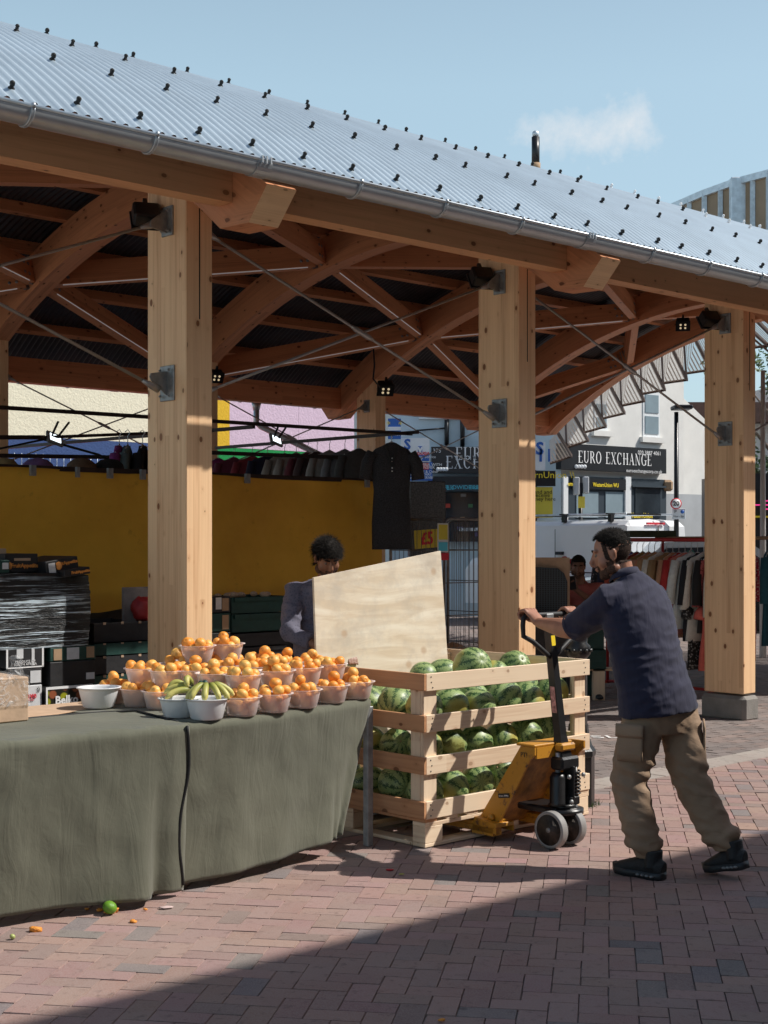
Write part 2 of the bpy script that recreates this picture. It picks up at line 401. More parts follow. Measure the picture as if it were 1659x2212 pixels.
t.links.new(mx.outputs[0],bg.inputs['Color']); bg.inputs['Strength'].default_value=SKYS
sl=bpy.data.lights.new('sun','SUN'); sl.energy=SUNS; sl.angle=math.radians(.53); sl.color=(1,.955,.89)
so=bpy.data.objects.new('sun',sl); COL.objects.link(so); so.rotation_euler=(-sun_dir).to_track_quat('-Z','Y').to_euler(); so.location=(20,0,20)
# ================================================================ CAMERA
cam=bpy.data.cameras.new('camera'); co_=bpy.data.objects.new('camera',cam); COL.objects.link(co_)
cam.sensor_fit='HORIZONTAL'; cam.sensor_width=36; cam.lens=F/1659*36; cam.shift_x=0; cam.shift_y=(HY-1106)/1659
cam.clip_start=.1; cam.clip_end=2000; co_.location=(0,0,CAMH); co_.rotation_euler=(PI/2,0,0); sc.camera=co_
sc.view_settings.view_transform='Standard'; sc.view_settings.look='None'; sc.view_settings.exposure=0; sc.view_settings.gamma=1
sc.cycles.max_bounces=8; sc.cycles.transparent_max_bounces=16; sc.cycles.use_denoising=True
# ---- building behind the photographer, its shadow falls on the paving
kshade=math.cos(AZ-math.atan2(RU.y,RU.x)+PI/2)  # unused helper value
sv=-sun_dir.dot(RV)/sun_dir.z       # shadow displacement in v per metre of height
Hb=9.0; vb=-2.85-sv*Hb
m=MB(); m.box((-6,vb-8,0),(46,vb,Hb),MU); 
bl=thing('brick_building',P(20,vb-4,0),'red brick building behind the photographer whose shadow crosses the paving','building')
M['bbrick']=pm('red_brick_wall',(.16,.09,.07),.9,0,.2,6,.2)
m.build('wall',M['bbrick'],bl)
m=MB(); 
for i in range(14):
    for z in (1,4.2,6.8): m.box((-4+i*3.4,vb,z),(-2.6+i*3.4,vb+.02,z+1.5),MU)
m.build('window',M['glass'],bl)
# ================================================================ mural wall
mw=thing('painted_wall',P(8,14,0),'rough rendered wall painted in cream, blue, yellow, pink and green bands behind the stalls','wall')
def renderm(n,c): return pm(n,c,.9,0,.06,20,.9,26)
cols={'cream':(.74,.68,.52),'navy':(.035,.07,.19),'gold':(.66,.40,.02),'pink':(.60,.45,.56),'green':(.0,.22,.05),'sky':(.17,.45,.68),'redp':(.5,.02,.02)}
for k_,c_ in cols.items(): M[k_]=renderm('render_'+k_,c_)
WV=14.0
def wpanel(x0,x1,z0,z1,mt,dv=0):
    u0,_=pv(x0,1000,WV); u1,_=pv(x1,1000,WV); m=MB(); m.box((u0,WV-dv,z0),(u1,WV+.3,z1),MU); return m.build('painted_panel',M[mt],mw)
wpanel(-200,455,3.35,4.33,'cream'); wpanel(-200,455,4.33,7,'sky'); wpanel(-200,455,2.76,3.35,'navy')
wpanel(-200,455,0,2.76,'redp'); wpanel(455.2,496,3.35,7,'gold'); wpanel(455.2,765,2.0,3.345,'green'); wpanel(496.2,645,3.35,7,'pink'); wpanel(645.5,765,3.35,7,'pink'); wpanel(455.2,765,0,2.0,'navy')
m=MB(); ua,_=pv(-200,1000,WV-.15); ub,_=pv(455,1000,WV-.15); m.tube([P(ua,WV-.15,2.80),P(ub,WV-.15,2.80)],.06,8); m.build('white_coping_pipe',M['white'],mw)
m=MB(); u=ua
while u<ub: m.tube([P(u,WV-.15,2.84),P(u,WV-.15,3.06)],.006,4); u+=.13
m.build('bird_spikes',M['galvbright'],mw)
# ================================================================ exchange building
eb=thing('exchange_shop_building',pd(1300,1500,33),'white rendered corner shop building with black exchange office fascias','building')
M['render']=pm('white_render',(.72,.71,.68),.9,0,.06,2.5,.1,50)
M['greyrender']=pm('grey_render',(.40,.42,.44),.9,0,.12,1.5,.1,40)
M['fascia']=pm('black_fascia',(.014,.015,.018),.35,0,.3,2)
M['navyframe']=pm('dark_blue_frame',(.03,.045,.06),.5,0,.1,3)
M['blind']=pm('blue_grey_blind',(.20,.27,.31),.7,0,.1,3)
A=V((3.65,31,0)); D=V((3.845,3,0)).normalized(); Nn=V((D.y,-D.x,0))     # facade B, faces the camera
def fb(px,py,off=0):    # point on facade B at pixel
    t=(px-CX)/F; a=A+Nn*off; s_=(t*a.y-a.x)/(D.x-t*D.y); p=a+D*s_; return s_,CAMH-(py-HY)*p.y/F
def bb(px0,py0,px1,py1,off,name,mt,parent=eb,depth=.3):
    s0,z1=fb(px0,py0); s1,_=fb(px1,py1); _,z0=fb((px0),(py1)); 
    m=MB(); T=Matrix(((D.x,-Nn.x,0,A.x),(D.y,-Nn.y,0,A.y),(0,0,1,0),(0,0,0,1)))
    m.box((s0,-off,z0),(s1,-off+depth,z1),T); return m.build(name,mt,parent)
T=Matrix(((D.x,-Nn.x,0,A.x),(D.y,-Nn.y,0,A.y),(0,0,1,0),(0,0,0,1)))
s1,_=fb(1477,900); s2,_=fb(1425,900)
m=MB(); m.box((0,0,0),(s1,8,7.6),T); m.build('wall',M['render'],eb)
sE,_=fb(1530,900)
m=MB(); m.prism([(s1,0),(sE+1,0),(sE+1,4.2),(s1,5.3)],lambda a,b,d:V((a,d,b)),.4,8,T); m.build('side_wing_wall',M['render'],eb)
m=MB(); m.box((s2,-.03,0),(sE+.6,.1,2.72),T); m.build('grey_plinth_wall',M['greyrender'],eb)
# chimney
m=MB(); s_,z_=fb(1488,850); m.box((s_-.15,.8,4.5),(s_+.25,1.3,5.75),T); m.build('chimney',M['concrete'],eb)
for (x0,y0,x1,y1) in ((1388,845,1424,944),(1283,865,1312,930)):
    o=bb(x0,y0,x1,y1,.02,'window',M['white'],depth=.1); s0,z1=fb(x0,y0); s1_,_=fb(x1,y1); _,z0=fb(x0,y1)
    m=MB(); m.box((s0+.06,-.035,(z0+z1)/2+.04),(s1_-.06,0,z1-.07),T); m.box((s0+.06,-.035,z0+.08),(s1_-.06,0,(z0+z1)/2-.04),T); m.build('pane',M['blind'],o)
    m=MB(); m.box((s0-.1,-.1,z0-.12),(s1_+.1,.05,z0),T); m.build('sill',M['render'],o)
def fasc(x0,x1,y0,y1,name,mt,off=.2): return bb(x0,y0,x1,y1,off,name,mt)
fo=fasc(1198,1425,958,1014,'fascia_sign',M['fascia'])
# serif lettering built from strokes
def serif(s,h,T_,mat,parent,name='lettering',gap=.16,sq=.78):
    m=MB(); x=0
    def st(x0,y0,x1,y1,w):     # stroke with horizontal thickness w
        m.add([T_@V(((x0)*sq,y0,0)),T_@V(((x0+w)*sq,y0,0)),T_@V(((x1+w)*sq,y1,0)),T_@V((x1*sq,y1,0))],[(0,1,2,3)])
    def hb(x0,x1,y,t_): m.add([T_@V((x0*sq,y,.0004)),T_@V((x1*sq,y,.0004)),T_@V((x1*sq,y+t_,.0004)),T_@V((x0*sq,y+t_,.0004))],[(0,1,2,3)])
    def arc(cx_,cy,rx,ry,a0,a1,thick):
        n=18
        for i in range(n):
            a=math.radians(a0+(a1-a0)*i/n); b=math.radians(a0+(a1-a0)*(i+1)/n)
            def pt(a,k): 
                tx=thick*abs(math.cos(a))+.045*h*(1-abs(math.cos(a)))
                return T_@V(((cx_+(rx-(tx if k else 0))*math.cos(a))*sq,cy+(ry-(tx if k else 0))*math.sin(a),0))
            m.add([pt(a,0),pt(b,0),pt(b,1),pt(a,1)],[(0,1,2,3)])
    B=.15*h; t_=.045*h
    wd={'E':.66,'U':.8,'R':.78,'O':.82,'X':.8,'C':.78,'H':.84,'A':.82,'N':.84,'G':.84,' ':.4}
    tot=sum(wd[c]*h+gap*h for c in s)-gap*h; x=-tot/2
    for c in s:
        w_=wd[c]*h
        if c=='E': st(x+.08*h,0,x+.08*h,h,B); hb(x,x+w_,0,t_); hb(x,x+w_*.95,h-t_,t_); hb(x,x+w_*.75,h*.5,t_); st(x+w_-t_,0,x+w_-t_,.2*h,t_); st(x+w_*.95-t_,.8*h,x+w_*.95-t_,h,t_)
        if c in 'U': st(x+.08*h,.3*h,x+.08*h,h,B); st(x+w_-.14*h,.3*h,x+w_-.14*h,h,t_*1.3); arc(x+w_/2-.0*h,.32*h,w_/2-.08*h,.32*h,180,360,B*.8); hb(x,x+.32*h,h-t_,t_); hb(x+w_-.26*h,x+w_,h-t_,t_)
        if c=='R': st(x+.08*h,0,x+.08*h,h,B); arc(x+.36*h,.74*h,.28*h,.26*h,-95,95,B*.9); st(x+w_-.12*h,0,x+.32*h,.5*h,B); hb(x,x+.3*h,0,t_); hb(x,x+.36*h,h-t_,t_); hb(x+.2*h,x+.4*h,.48*h,t_)
        if c in 'OCG':
            arc(x+w_/2,.5*h,w_/2,.52*h,*( (0,360) if c=='O' else (50,310)),B)
            if c!='O': st(x+w_*.88,.68*h,x+w_*.88,h,t_)
            if c=='G': st(x+w_*.76,.05*h,x+w_*.76,.42*h,B*.9); hb(x+w_*.6,x+w_*1.05,.42*h,t_)
        if c=='X': st(x+w_-.24*h,0,x+.06*h,h,B); st(x+.08*h,0,x+w_-.14*h,h,t_); [hb(x+a_*h,x+b_*h,y_,t_) for a_,b_,y_ in ((-.02,.24,0),(.5,.84,0),(-.02,.32,h-t_),(.54,.82,h-t_))]
        if c=='H': st(x+.08*h,0,x+.08*h,h,B); st(x+w_-.22*h,0,x+w_-.22*h,h,B); hb(x,x+w_,.49*h,t_); [hb(x+a_*h,x+b_*h,y_,t_) for a_,b_,y_ in ((0,.3,0),(.54,.84,0),(0,.3,h-t_),(.54,.84,h-t_))]
        if c=='A': st(x+.06*h,0,x+w_/2-.02*h,h,t_); st(x+w_-.22*h,0,x+w_/2-.09*h,h,B); hb(x+.2*h,x+w_*.7,.33*h,t_); hb(x-.02*h,x+.2*h,0,t_); hb(x+w_-.3*h,x+w_+.02*h,0,t_)
        if c=='N': st(x+.1*h,0,x+.1*h,h,t_); st(x+w_-.24*h,0,x+.04*h,h,B); st(x+w_-.14*h,0,x+w_-.14*h,h,t_); hb(x,x+.24*h,0,t_); hb(x,x+.2*h,h-t_,t_); hb(x+w_-.26*h,x+w_,h-t_,t_)
        x+=w_+gap*h
    return m.build(name,mat,parent)
def TB(px,py,off): s_,z_=fb(px,py,off); a=A+Nn*off+D*s_; return frame(V((a.x,a.y,z_)),D,(0,0,1))
s_,z_=fb(1330,1003,.21); a=A+Nn*.21+D*s_
serif('EURO EXCHANGE',.26,frame(V((a.x,a.y,z_)),D,(0,0,1)),M['whiteprint'],fo)
text('020 3887 4061',.13,M['whiteprint'],TB(1403,979,.21),fo,'phone_number')
text('euroexchangecorp.co.uk',.12,M['whiteprint'],TB(1392,1018,.21),fo,'web_address')
def dots(parent,ptf,n_=4):
    for i,cc in enumerate(((.1,.25,.6),(.7,.4,.4),(.15,.5,.75),(.6,.7,.3))):
        mm=pm('icon',(.8,.82,.84),.5,0,.02,4); m=MB(); p=ptf(i); m.ball(p,(.045,.02,.045),8); m.build('round_icon',mm,parent)
dots(fo,lambda i:(lambda T_:T_.to_translation())(TB(1245+i*6,1008,.22)))
# shopfront below
fasc(1206,1432,1028,1200,'shopfront_surround',M['navyframe'],.1)
for x0,x1 in ((1237,1284),(1300,1340),(1364,1418)):
    fasc(x0,x1,1062 if x0<1350 else 1050,1118,'window',M['blind'] if x0<1350 else M['glass'],.12)
fasc(1340,1352,1030,1200,'pillar',M['white'],.16); fasc(1206,1216,1030,1200,'pillar',M['white'],.16)
o=fasc(1226,1340,1032,1056,'money_transfer_sign',M['fascia'],.17)
M['wu']=pm('yellow_print',(.85,.65,.03),.5,0,.02,9)
text('ernUnion WU',.13,M['wu'],TB(1250,1046,.18),o,bold=.002,sx=.85); text('WesternUnion WU',.13,M['wu'],TB(1309,1048,.18),o,bold=.002,sx=.78)
text('WesternUnion',.16,M['wu'],TB(1385,1114,.15),eb,bold=.004,sx=.8)
fasc(1353,1425,1048,1052,'blue_band',M['navyframe'],.2)
# alarm box, flood lamp
tb=TB(1442,1049,.12).to_translation(); m=MB(); m.box((tb.x-.12,tb.y-.08,tb.z-.13),(tb.x+.12,tb.y+.1,tb.z+.13),bev=.05); al=tag(m.build('alarm_box',M['kraft']),'small yellow alarm box high on the grey plinth of the corner building','alarm box')
# left facade (frontal)
A2=V((.55,30.4,0)); 
def fl(x0,y0,x1,y1,Yq,name,mt,parent,depth=.2):
    a=pd(x0,y1,Yq); b=pd(x1,y0,Yq); m=MB(); m.box((a.x,Yq,a.z),(b.x,Yq+depth,b.z)); return m.build(name,mt,parent)
lb=thing('terrace_shop_building',pd(1050,1500,31),'pale blue terrace of shops with stacked signs seen between the columns','building')
M['paleblue']=pm('pale_blue_render',(.55,.66,.72),.85,0,.1,1.5)
a=pd(846,700,31); b=pd(1212,700,31); m=MB(); m.box((a.x,31,0),(b.x,38,7)); m.build('wall',M['paleblue'],lb)
for x0,x1 in ((905,990),(1040,1110)):
    o=fl(x0,860,x1,905,30.9,'window',M['white'],lb,.12); p0=pd(x0+5,905,30.88); p1=pd(x1-5,880,30.88); m=MB(); m.box((p0.x,30.85,p0.z+.1),(p1.x,30.9,p1.z+.6)); m.build('pane',M['glass'],o)
for x,y0,y1 in ((965,905,962),(999,880,965),(1085,880,960)): m=MB(); p=pd(x,y1,30.9); p2=pd(x,y0,30.9); m.tube([p,p2],.05,6); m.build('drainpipe',M['blackmetal'],lb)
m=MB(); m.tube([pd(900,930,30.9),pd(960,925,30.9)],.02,5); m.build('loose_cable',M['blackmetal'],lb)
s4=fl(932,965,1158,1022,30.6,'fascia_sign',pm('brown_black_fascia',(.03,.025,.025),.5,0,.2,2),lb)
serif('EURO',.27,frame(V((pd(1022,988,30.59).x,30.59,pd(1022,993,30.59).z)),(1,0,0),(0,0,1)),M['whiteprint'],s4)
serif('EXCHANGE',.27,frame(V((pd(1042,988,30.59).x,30.59,pd(1042,1012,30.59).z)),(1,0,0),(0,0,1)),M['whiteprint'],s4)
def T0(px,py,Yq): p=pd(px,py,Yq); return frame(p,(1,0,0),(0,0,1))
text('375',.12,M['whiteprint'],T0(944,974,30.59),s4,'house_number')
dots(s4,lambda i:pd(946+i*6,1014,30.58))
aw=fl(925,1029,1160,1046,30.2,'awning',M['fascia'],lb,.6); fl(918,1046,1160,1060,30.1,'awning_valance',M['navyframe'],lb,.1)
M['cyan']=pm('cyan_print',(.1,.55,.7),.5,0,.02,9)
text('WORLDWIDE REMIT',.12,M['cyan'],T0(998,1053,30.09),lb); text('BUREAU DE CHANGE',.12,M['cyan'],T0(1075,1053,30.09),lb); text('TRANSFER',.13,M['cyan'],T0(948,1054,30.09),lb)
fl(930,1062,1160,1170,30.7,'window',M['glass'],lb)
for i in range(26):
    x=rnd.uniform(940,1150); y=rnd.uniform(1066,1150); cc=rnd.choice([(.5,.06,.04),(.3,.3,.3),(.45,.4,.35),(.1,.25,.12),(.12,.1,.2),(.4,.25,.15)])
    fl(x,y,x+rnd.uniform(6,18),y+rnd.uniform(4,10),30.65-.001*i,'shelf_goods',pm('goods',cc,.6,0,.2,9),lb,.02)
fl(992,1140,1040,1147,30.5,'name_board',M['white'],lb); text('ITA MOBILE PLANET',.09,M['navyframe'],T0(1013,1143.5,30.49),lb)
# blue/white stacked signs
M['signblue']=pm('sign_blue',(.02,.11,.42),.5,0,.05,3); M['signred']=pm('sign_red',(.6,.03,.04),.5,0,.05,3)
o=fl(838,904,866,948,29.8,'hanging_sign',M['signblue'],lb,.1); text('*   *',.2,M['wu'],T0(852,918,29.79),o); fl(838,922,866,930,29.78,'white_band',M['white'],o,.02); text('TRANSFER',.11,M['whiteprint'],T0(852,938,29.79),o)
o=fl(866,946,928,998,29.9,'shop_sign',M['white'],lb,.1); text('S',.3,M['signblue'],T0(880,961,29.88),o,bold=.01); fl(903,964,912,976,29.885,'tick_box',M['signblue'],o,.01); text('v',.22,M['whiteprint'],T0(907.5,970,29.87),o,bold=.01)
text('GER - NOUGA',.09,M['redprint'],T0(898,980,29.88),o,bold=.004)
fl(866,983,927,996,29.885,'blue_panel',M['signblue'],o,.01); text('Deposit   Money Service',.08,M['whiteprint'],T0(900,987,29.87),o); text('& Credit',.08,M['whiteprint'],T0(897,992,29.87),o)
o=fl(866,998,934,1038,29.95,'shop_sign',M['signblue'],lb,.1); fl(880,1000,926,1014,29.93,'red_panel',M['signred'],o,.015)
text('MONEY TO GAMBIA WITH',.085,M['whiteprint'],T0(902,1004,29.92),o); text('MONEY TRANSFER',.085,M['whiteprint'],T0(902,1010,29.92),o)
text('Also To Senegal & Other',.08,M['whiteprint'],T0(905,1019,29.93),o); text('Through WARI!',.08,M['whiteprint'],T0(905,1025,29.93),o); text('LOVE WE SERVE!',.08,M['whiteprint'],T0(905,1032,29.93),o)
fl(866,1040,925,1170,30.8,'shutter',pm('roller_shutter',(.18,.2,.21),.5,.3,.3,8),lb)
o=fl(1158,1017,1200,1050,29.9,'shop_sign',M['fascia'],lb,.1); text('WesternUnion \\\\',.2,M['wu'],T0(1170,1026.5,29.88),o)
M['posteryellow']=pm('poster_yellow',(.62,.50,.05),.6,0,.04,4)
o=fl(1150,1052,1194,1118,29.95,'money_poster',M['posteryellow'],lb,.1)
for s_,y in (('Send and',1063),('receive',1070),('money here',1078)): text(s_,.12,M['blackmetal'],T0(1170,y,29.93),o)
o=fl(1153,955,1178,1015,29.0,'projecting_sign',M['white'],lb,.08); text('S',.35,M['signblue'],T0(1166,970,28.98),o,bold=.01); text('l l l',.35,M['signblue'],T0(1168,985,28.98),o,bold=.01)
# ================================================================ van and car roof
def van():
    t=thing('parked_van',V((3.3,27.3,0)),'white panel van parked behind the clothes rails','van')
    M['vanw']=pm('white_van_paint',(.78,.80,.82),.25,0,.03,2)
    Y0=26.3; d=V((.62,-.78,0)).normalized(); n=V((d.y,-d.x,0))    # d: along the side toward the rear
    rear=pd(1342,1168,Y0); rear.z=0
    T=Matrix(((d.x,-n.x,0,rear.x),(d.y,-n.y,0,rear.y),(0,0,1,0),(0,0,0,1)))
    # body section (across v, height)
    H=2.02; m=MB()
    sec=[(0,.35),(0,1.15),(.03,1.3),(.10,1.92),(.2,2.0),(.9,2.04),(1.6,2.0),(1.7,1.92),(1.78,1.3),(1.8,1.15),(1.8,.35)]
    def ring(s,k=1,dz=0): return [T@V((s,a if True else a,min(b,2.04*k)+dz)) for a,b in sec]
    st=[(-4.3,.5),(-4.1,.62),(-3.6,.66),(-3.15,.98),(-2.9,1.0),(-.12,1.0),(0.0,.985),(.06,.93)]
    vs=[];fs=[]
    for s,k in st: vs+=ring(s,k)
    n_=len(sec)
    for i in range(len(st)-1):
        for j in range(n_-1): fs.append((i*n_+j,(i+1)*n_+j,(i+1)*n_+j+1,i*n_+j+1))
    fs.append(tuple(range(n_))); fs.append(tuple((len(st)-1)*n_+j for j in range(n_)))
    m.add(vs,fs); m.build('body',M['vanw'],t)
    m=MB()
    for s in (-1.7,-2.9): m.box((s,-.004,.4),(s+.012,.002,1.85),T)
    m.box((-1.7,-.006,1.02),(-.25,.0,1.04),T); m.build('door_seam',M['blackmetal'],t)
    m=MB(); m.box((-1.66,-.03,1.36),(-1.5,0.05,1.42),T); m.build('door_lock',M['blackmetal'],t)
    m=MB(); m.box((-2.78,-.025,1.12),(-2.6,0,1.16),T); m.build('door_handle',M['vanw'],t)
    m=MB(); m.prism([(-3.9,1.25),(-3.0,1.25),(-3.05,1.82),(-3.5,1.8)],lambda a,b,dd:V((a,dd+.0,b)),.0,.02,T); m.build('side_window',M['glass'],t)
    m=MB(); m.prism([(-.06,1.15),(.05,1.15),(.05,1.62),(-.02,1.6),(-.08,1.4)],lambda a,b,dd:V((a,dd,b)),-.012,.08,T); m.build('tail_lamp',M['redprint'],t)
    m=MB(); m.box((-.05,-.018,1.22),(.03,.0,1.5),T); m.build('lamp_lens',M['white'],t)
    m=MB(); m.box((.07,.6,1.93),(.1,1.1,1.97),T); m.build('brake_light',M['redprint'],t)
    m=MB(); m.box((.075,.86,1.3),(.12,1.02,1.38),T); m.box((.072,.93,.5),(.079,.94,1.9),T); m.build('rear_door_handle',M['kraft'],t)
    for yv in (.25,1.55):
        m=MB(); m.tube([T@V((-3.1,yv,2.13)),T@V((-.1,yv,2.13))],.02,6); m.build('roof_rail',M['galvbright'],t)
    for s in (-2.9,-1.6,-.4):
        m=MB(); m.beam(T@V((s,.05,2.13)),T@V((s,1.75,2.13)),.06,.03); m.box((s-.04,.12,1.98),(s+.04,.2,2.12),T); m.build('roof_bar',M['blackmetal'],t)
    for s in (-.9,-3.5):
        m=MB(); R_=Matrix.Rotation(PI/2,4,'X'); m.lathe([(.33,-.1),(.33,.1),(.2,.11)],T@V((s,.1,.33)),20,(T.to_3x3().to_4x4())@R_); m.build('wheel',M['blackrubber'],t)
van()
t=thing('parked_car',pd(1480,1300,26),'pale blue car roof showing behind the clothes rails','car')
m=MB(); c0=pd(1478,1168,26); z=[(-2.2,.5),(-2.1,.8),(-1.1,.92),(-.5,1.42),(.9,1.46),(1.7,1.0),(2.2,.9),(2.25,.5)]
m.prism([(a,b*1.13) for a,b in z],lambda a,b,d:V((c0.x+a,c0.y+d,b)),-.8,.8); m.build('body',pm('pale_blue_paint',(.45,.55,.62),.2,0,.03,2),t)
m=MB(); m.prism([(-1.0,1.06),(-.48,1.5),(.85,1.53),(1.5,1.1)],lambda a,b,d:V((c0.x+a,c0.y+d,b)),-.806,-.79); m.build('window',M['glass'],t)
for dx in (-1.3,1.3):
    m=MB(); m.lathe([(.3,-.1),(.3,.1)],c0.xy.to_3d()+V((dx,-.72,.3)),16,Matrix.Rotation(PI/2,4,'X')); m.build('wheel',M['blackrubber'],t)
# ================================================================ street furniture
t=thing('street_lamp',gp(1461,1330,0),'slim black street lamp with a flat head in front of the white corner building','street lamp')
Yl=27.0; t.location=(pd(1461,1168,Yl).x,Yl,0); W[t.name]=Matrix.Translation(t.location)
b=V(t.location); m=MB(); m.tube([b,b+V((0,0,pd(0,890,Yl).z))],[.055,.04],8); m.build('post',M['blackmetal'],t)
m=MB(); p=pd(1465,884,Yl); m.box((p.x-.13,p.y-.3,p.z-.02),(p.x+.22,p.y+.1,p.z+.06),bev=.02); m.build('lamp_head',M['blackmetal'],t)
t=thing('speed_limit_sign',pd(1460,1168,26.8),'round red ringed 20 speed limit sign on the street lamp','road sign')
p=pd(1460,1088,26.85); R_=Matrix.Rotation(PI/2,4,'X'); m=MB(); m.lathe([(.105,0),(.105,.02)],p,24,R_); m.build('red_ring',M['redprint'],t)
m=MB(); m.lathe([(.085,0),(.085,.006)],p+V((0,-.022,0)),24,R_); m.build('white_disc',M['white'],t); text('20',.12,M['blackmetal'],frame(p+V((0,-.031,0)),(1,0,0),(0,0,1)),t,bold=.003)
t=thing('parking_sign',pd(1466,1110,26.8),'small white parking restriction plate below the 20 sign','road sign')
p=pd(1466,1110,26.85); m=MB(); m.box((p.x-.12,p.y,p.z-.1),(p.x+.13,p.y+.02,p.z+.1),bev=.005); m.build('plate',M['white'],t)
m=MB(); m.lathe([(.035,0),(.035,.006)],p+V((.07,-.003,.04)),12,R_); m.build('blue_disc',M['signblue'],t); text('Mon - Sat',.05,M['blackmetal'],frame(p+V((0,-.004,-.05)),(1,0,0),(0,0,1)),t); text('P',.09,M['blackmetal'],frame(p+V((-.06,-.004,.04)),(1,0,0),(0,0,1)),t)
Yw=20.; p=pd(1648,1168,Yw); m=MB(); m.tube([V((p.x,p.y,0)),pd(1648,800,Yw)],[.05,.03],10); tag(m.build('white_pole',M['white']),'tall thin white pole to the right of the rightmost column','pole')
t=thing('black_pole',V((pd(1157,300,34).x,34,0)),'tall black pole with a silver ball finial rising above the roof','pole')
b=pd(1157,0,34); z1=pd(0,296,34).z; m=MB(); m.tube([V((b.x,34,0)),V((b.x,34,z1-.75))],.10,12); m.tube([V((b.x,34,z1-.7)),V((b.x,34,z1))],.095,12); m.build('post',M['blackmetal'],t)
m=MB(); m.tube([V((b.x,34,z1-.8)),V((b.x,34,z1-.62))],.115,12); m.build('collar',M['kraft'],t)
m=MB(); m.ball(V((b.x,34,z1+.07)),.085,8); m.build('finial',M['galvbright'],t)
m=MB(); m.tube([V((b.x+.11,34,z1-.8)),V((b.x+.16,34,z1-1.2)),V((b.x+.3,34,z1-1.7))],.008,5); m.build('loose_wire',M['black'],t)
t=thing('signal_post',V((pd(1254,1168,30.2).x,30.2,0)),'traffic signal seen from behind in front of the exchange office, with a yellow notice','traffic signal')
b=V(t.location); m=MB(); m.tube([b,b+V((0,0,2.85))],.045,8); m.build('post',M['blackmetal'],t)
p=pd(1249,1050,30.2); m=MB(); m.box((p.x-.1,p.y-.1,p.z-.19),(p.x+.02,p.y+.1,p.z+.19),bev=.02); m.box((p.x+.1,p.y-.08,p.z-.16),(p.x+.22,p.y+.1,p.z+.2),bev=.02); m.build('signal_head',M['greyrender'],t)
p=pd(1256,1085,30.1); m=MB(); m.box((p.x-.07,p.y-.02,p.z-.12),(p.x+.07,p.y,p.z+.12)); m.build('yellow_notice',M['posteryellow'],t)
# black cast bollard behind the crate
bp=V((1.20,8.86,0)); t=thing('cast_iron_bollard',bp,'black cast iron bollard with an octagonal base behind the watermelon crate','bollard')
m=MB(); m.lathe([(.10,0),(.10,.30),(.108,.31),(.108,.34),(.085,.37),(.07,.42),(.06,.50)],bp,8,smooth=False); m.build('octagonal_base',M['blackmetal'],t)
m=MB(); m.lathe([(.055,.48),(.055,.85),(.05,.86),(.05,.9)],bp,8,smooth=False); m.build('shaft',M['blackmetal'],t)
m=MB(); m.lathe([(.05,.9),(.075,.93),(.075,.98),(.055,1.0),(.06,1.06),(.08,1.1),(.08,1.14),(.05,1.2),(.0,1.23)],bp,12)
for i in range(12): a=PI*i/6; m.ball(bp+V((.078*math.cos(a),.078*math.sin(a),.955)),.012,4); m.ball(bp+V((.083*math.cos(a),.083*math.sin(a),1.12)),.012,4)
m.build('studded_head',M['blackmetal'],t)
# trees far right and skyline filler
def leafmat(n,c): return pm(n,c,.6,0,.5,3)
M['leaf']=leafmat('tree_leaves',(.05,.10,.025)); M['bark']=pm('bark',(.12,.09,.07),.9,0,.3,8,.4)
def tree(p,h,r,label,nl=5000):
    t=thing('street_tree',p,label,'tree'); m=MB(); m.tube([p,p+V((.05,0,h*.35)),p+V((0,.1,h*.7))],[.22,.16,.06],8)
    for i in range(7):
        a=i*2.4; z0=h*(.35+.05*i); m.tube([p+V((0,0,z0)),p+V((math.cos(a)*r*.35,math.sin(a)*r*.35,z0+h*.12)),p+V((math.cos(a)*r*.8,math.sin(a)*r*.8,z0+h*.22))],[.07,.045,.015],5)
    m.build('trunk',M['bark'],t); m=MB(); cl=[]
    for i in range(26):
        th=rnd.uniform(0,2*PI); rr=r*rnd.uniform(.2,.95); cl.append((p+V((math.cos(th)*rr,math.sin(th)*rr,h*rnd.uniform(.4,.97))),r*rnd.uniform(.22,.42)))
    for i in range(nl):
        c,cr=rnd.choice(cl); d=V((rnd.gauss(0,1),rnd.gauss(0,1),rnd.gauss(0,.8))).normalized()*cr*rnd.uniform(.6,1.05); q=c+d
        e=V((rnd.gauss(0,1),rnd.gauss(0,1),rnd.gauss(0,1))).normalized(); f=e.orthogonal().normalized(); s=rnd.uniform(.05,.1); m.add([q-e*s,q-f*s*.6,q+e*s,q+f*s*.6],[(0,1,2,3)])
    m.build('crown',M['leaf'],t)
tree(V((pd(1690,0,38).x,38,0)),6.6,2.0,'green street tree beyond the white pole at the right edge')
m=MB(); p0=pd(1560,900,45); m.prism([(p0.x-3,0),(p0.x+14,0),(p0.x+14,5.6),(p0.x+2,6.6),(p0.x-3,5.2)],lambda a,b,d:V((a,45+d,b)),0,8); 
hb_=thing('brick_house',V((p0.x+4,46,0)),'distant terraced house with a tiled roof behind the corner building','house'); m.build('wall',M['render'],hb_)
m=MB(); m.box((p0.x-2,44.2,5.3),(p0.x+14,46,5.9)); m.build('roof',M['bbrick'],hb_)
# dark shop at the far right edge
ds=thing('dark_shop_front',V((8.2,29.5,0)),'dark shop front with a pink neon sign at the right edge','shop'); 
p=pd(1640,1110,29); m=MB(); m.box((p.x-.5,29.2,0),(p.x+6,32,3.0)); m.build('wall',M['fascia'],ds); text('HEE',.28,pm('pink_neon',(.9,.05,.3),.4,0,.01,4,emit=.8),T0(1652,1092,29.18),ds); m=MB(); m.box((p.x-.5,29.1,pd(0,1118,29).z),(p.x+6,29.19,pd(0,1114,29).z)); m.build('yellow_strip',M['wu'],ds)
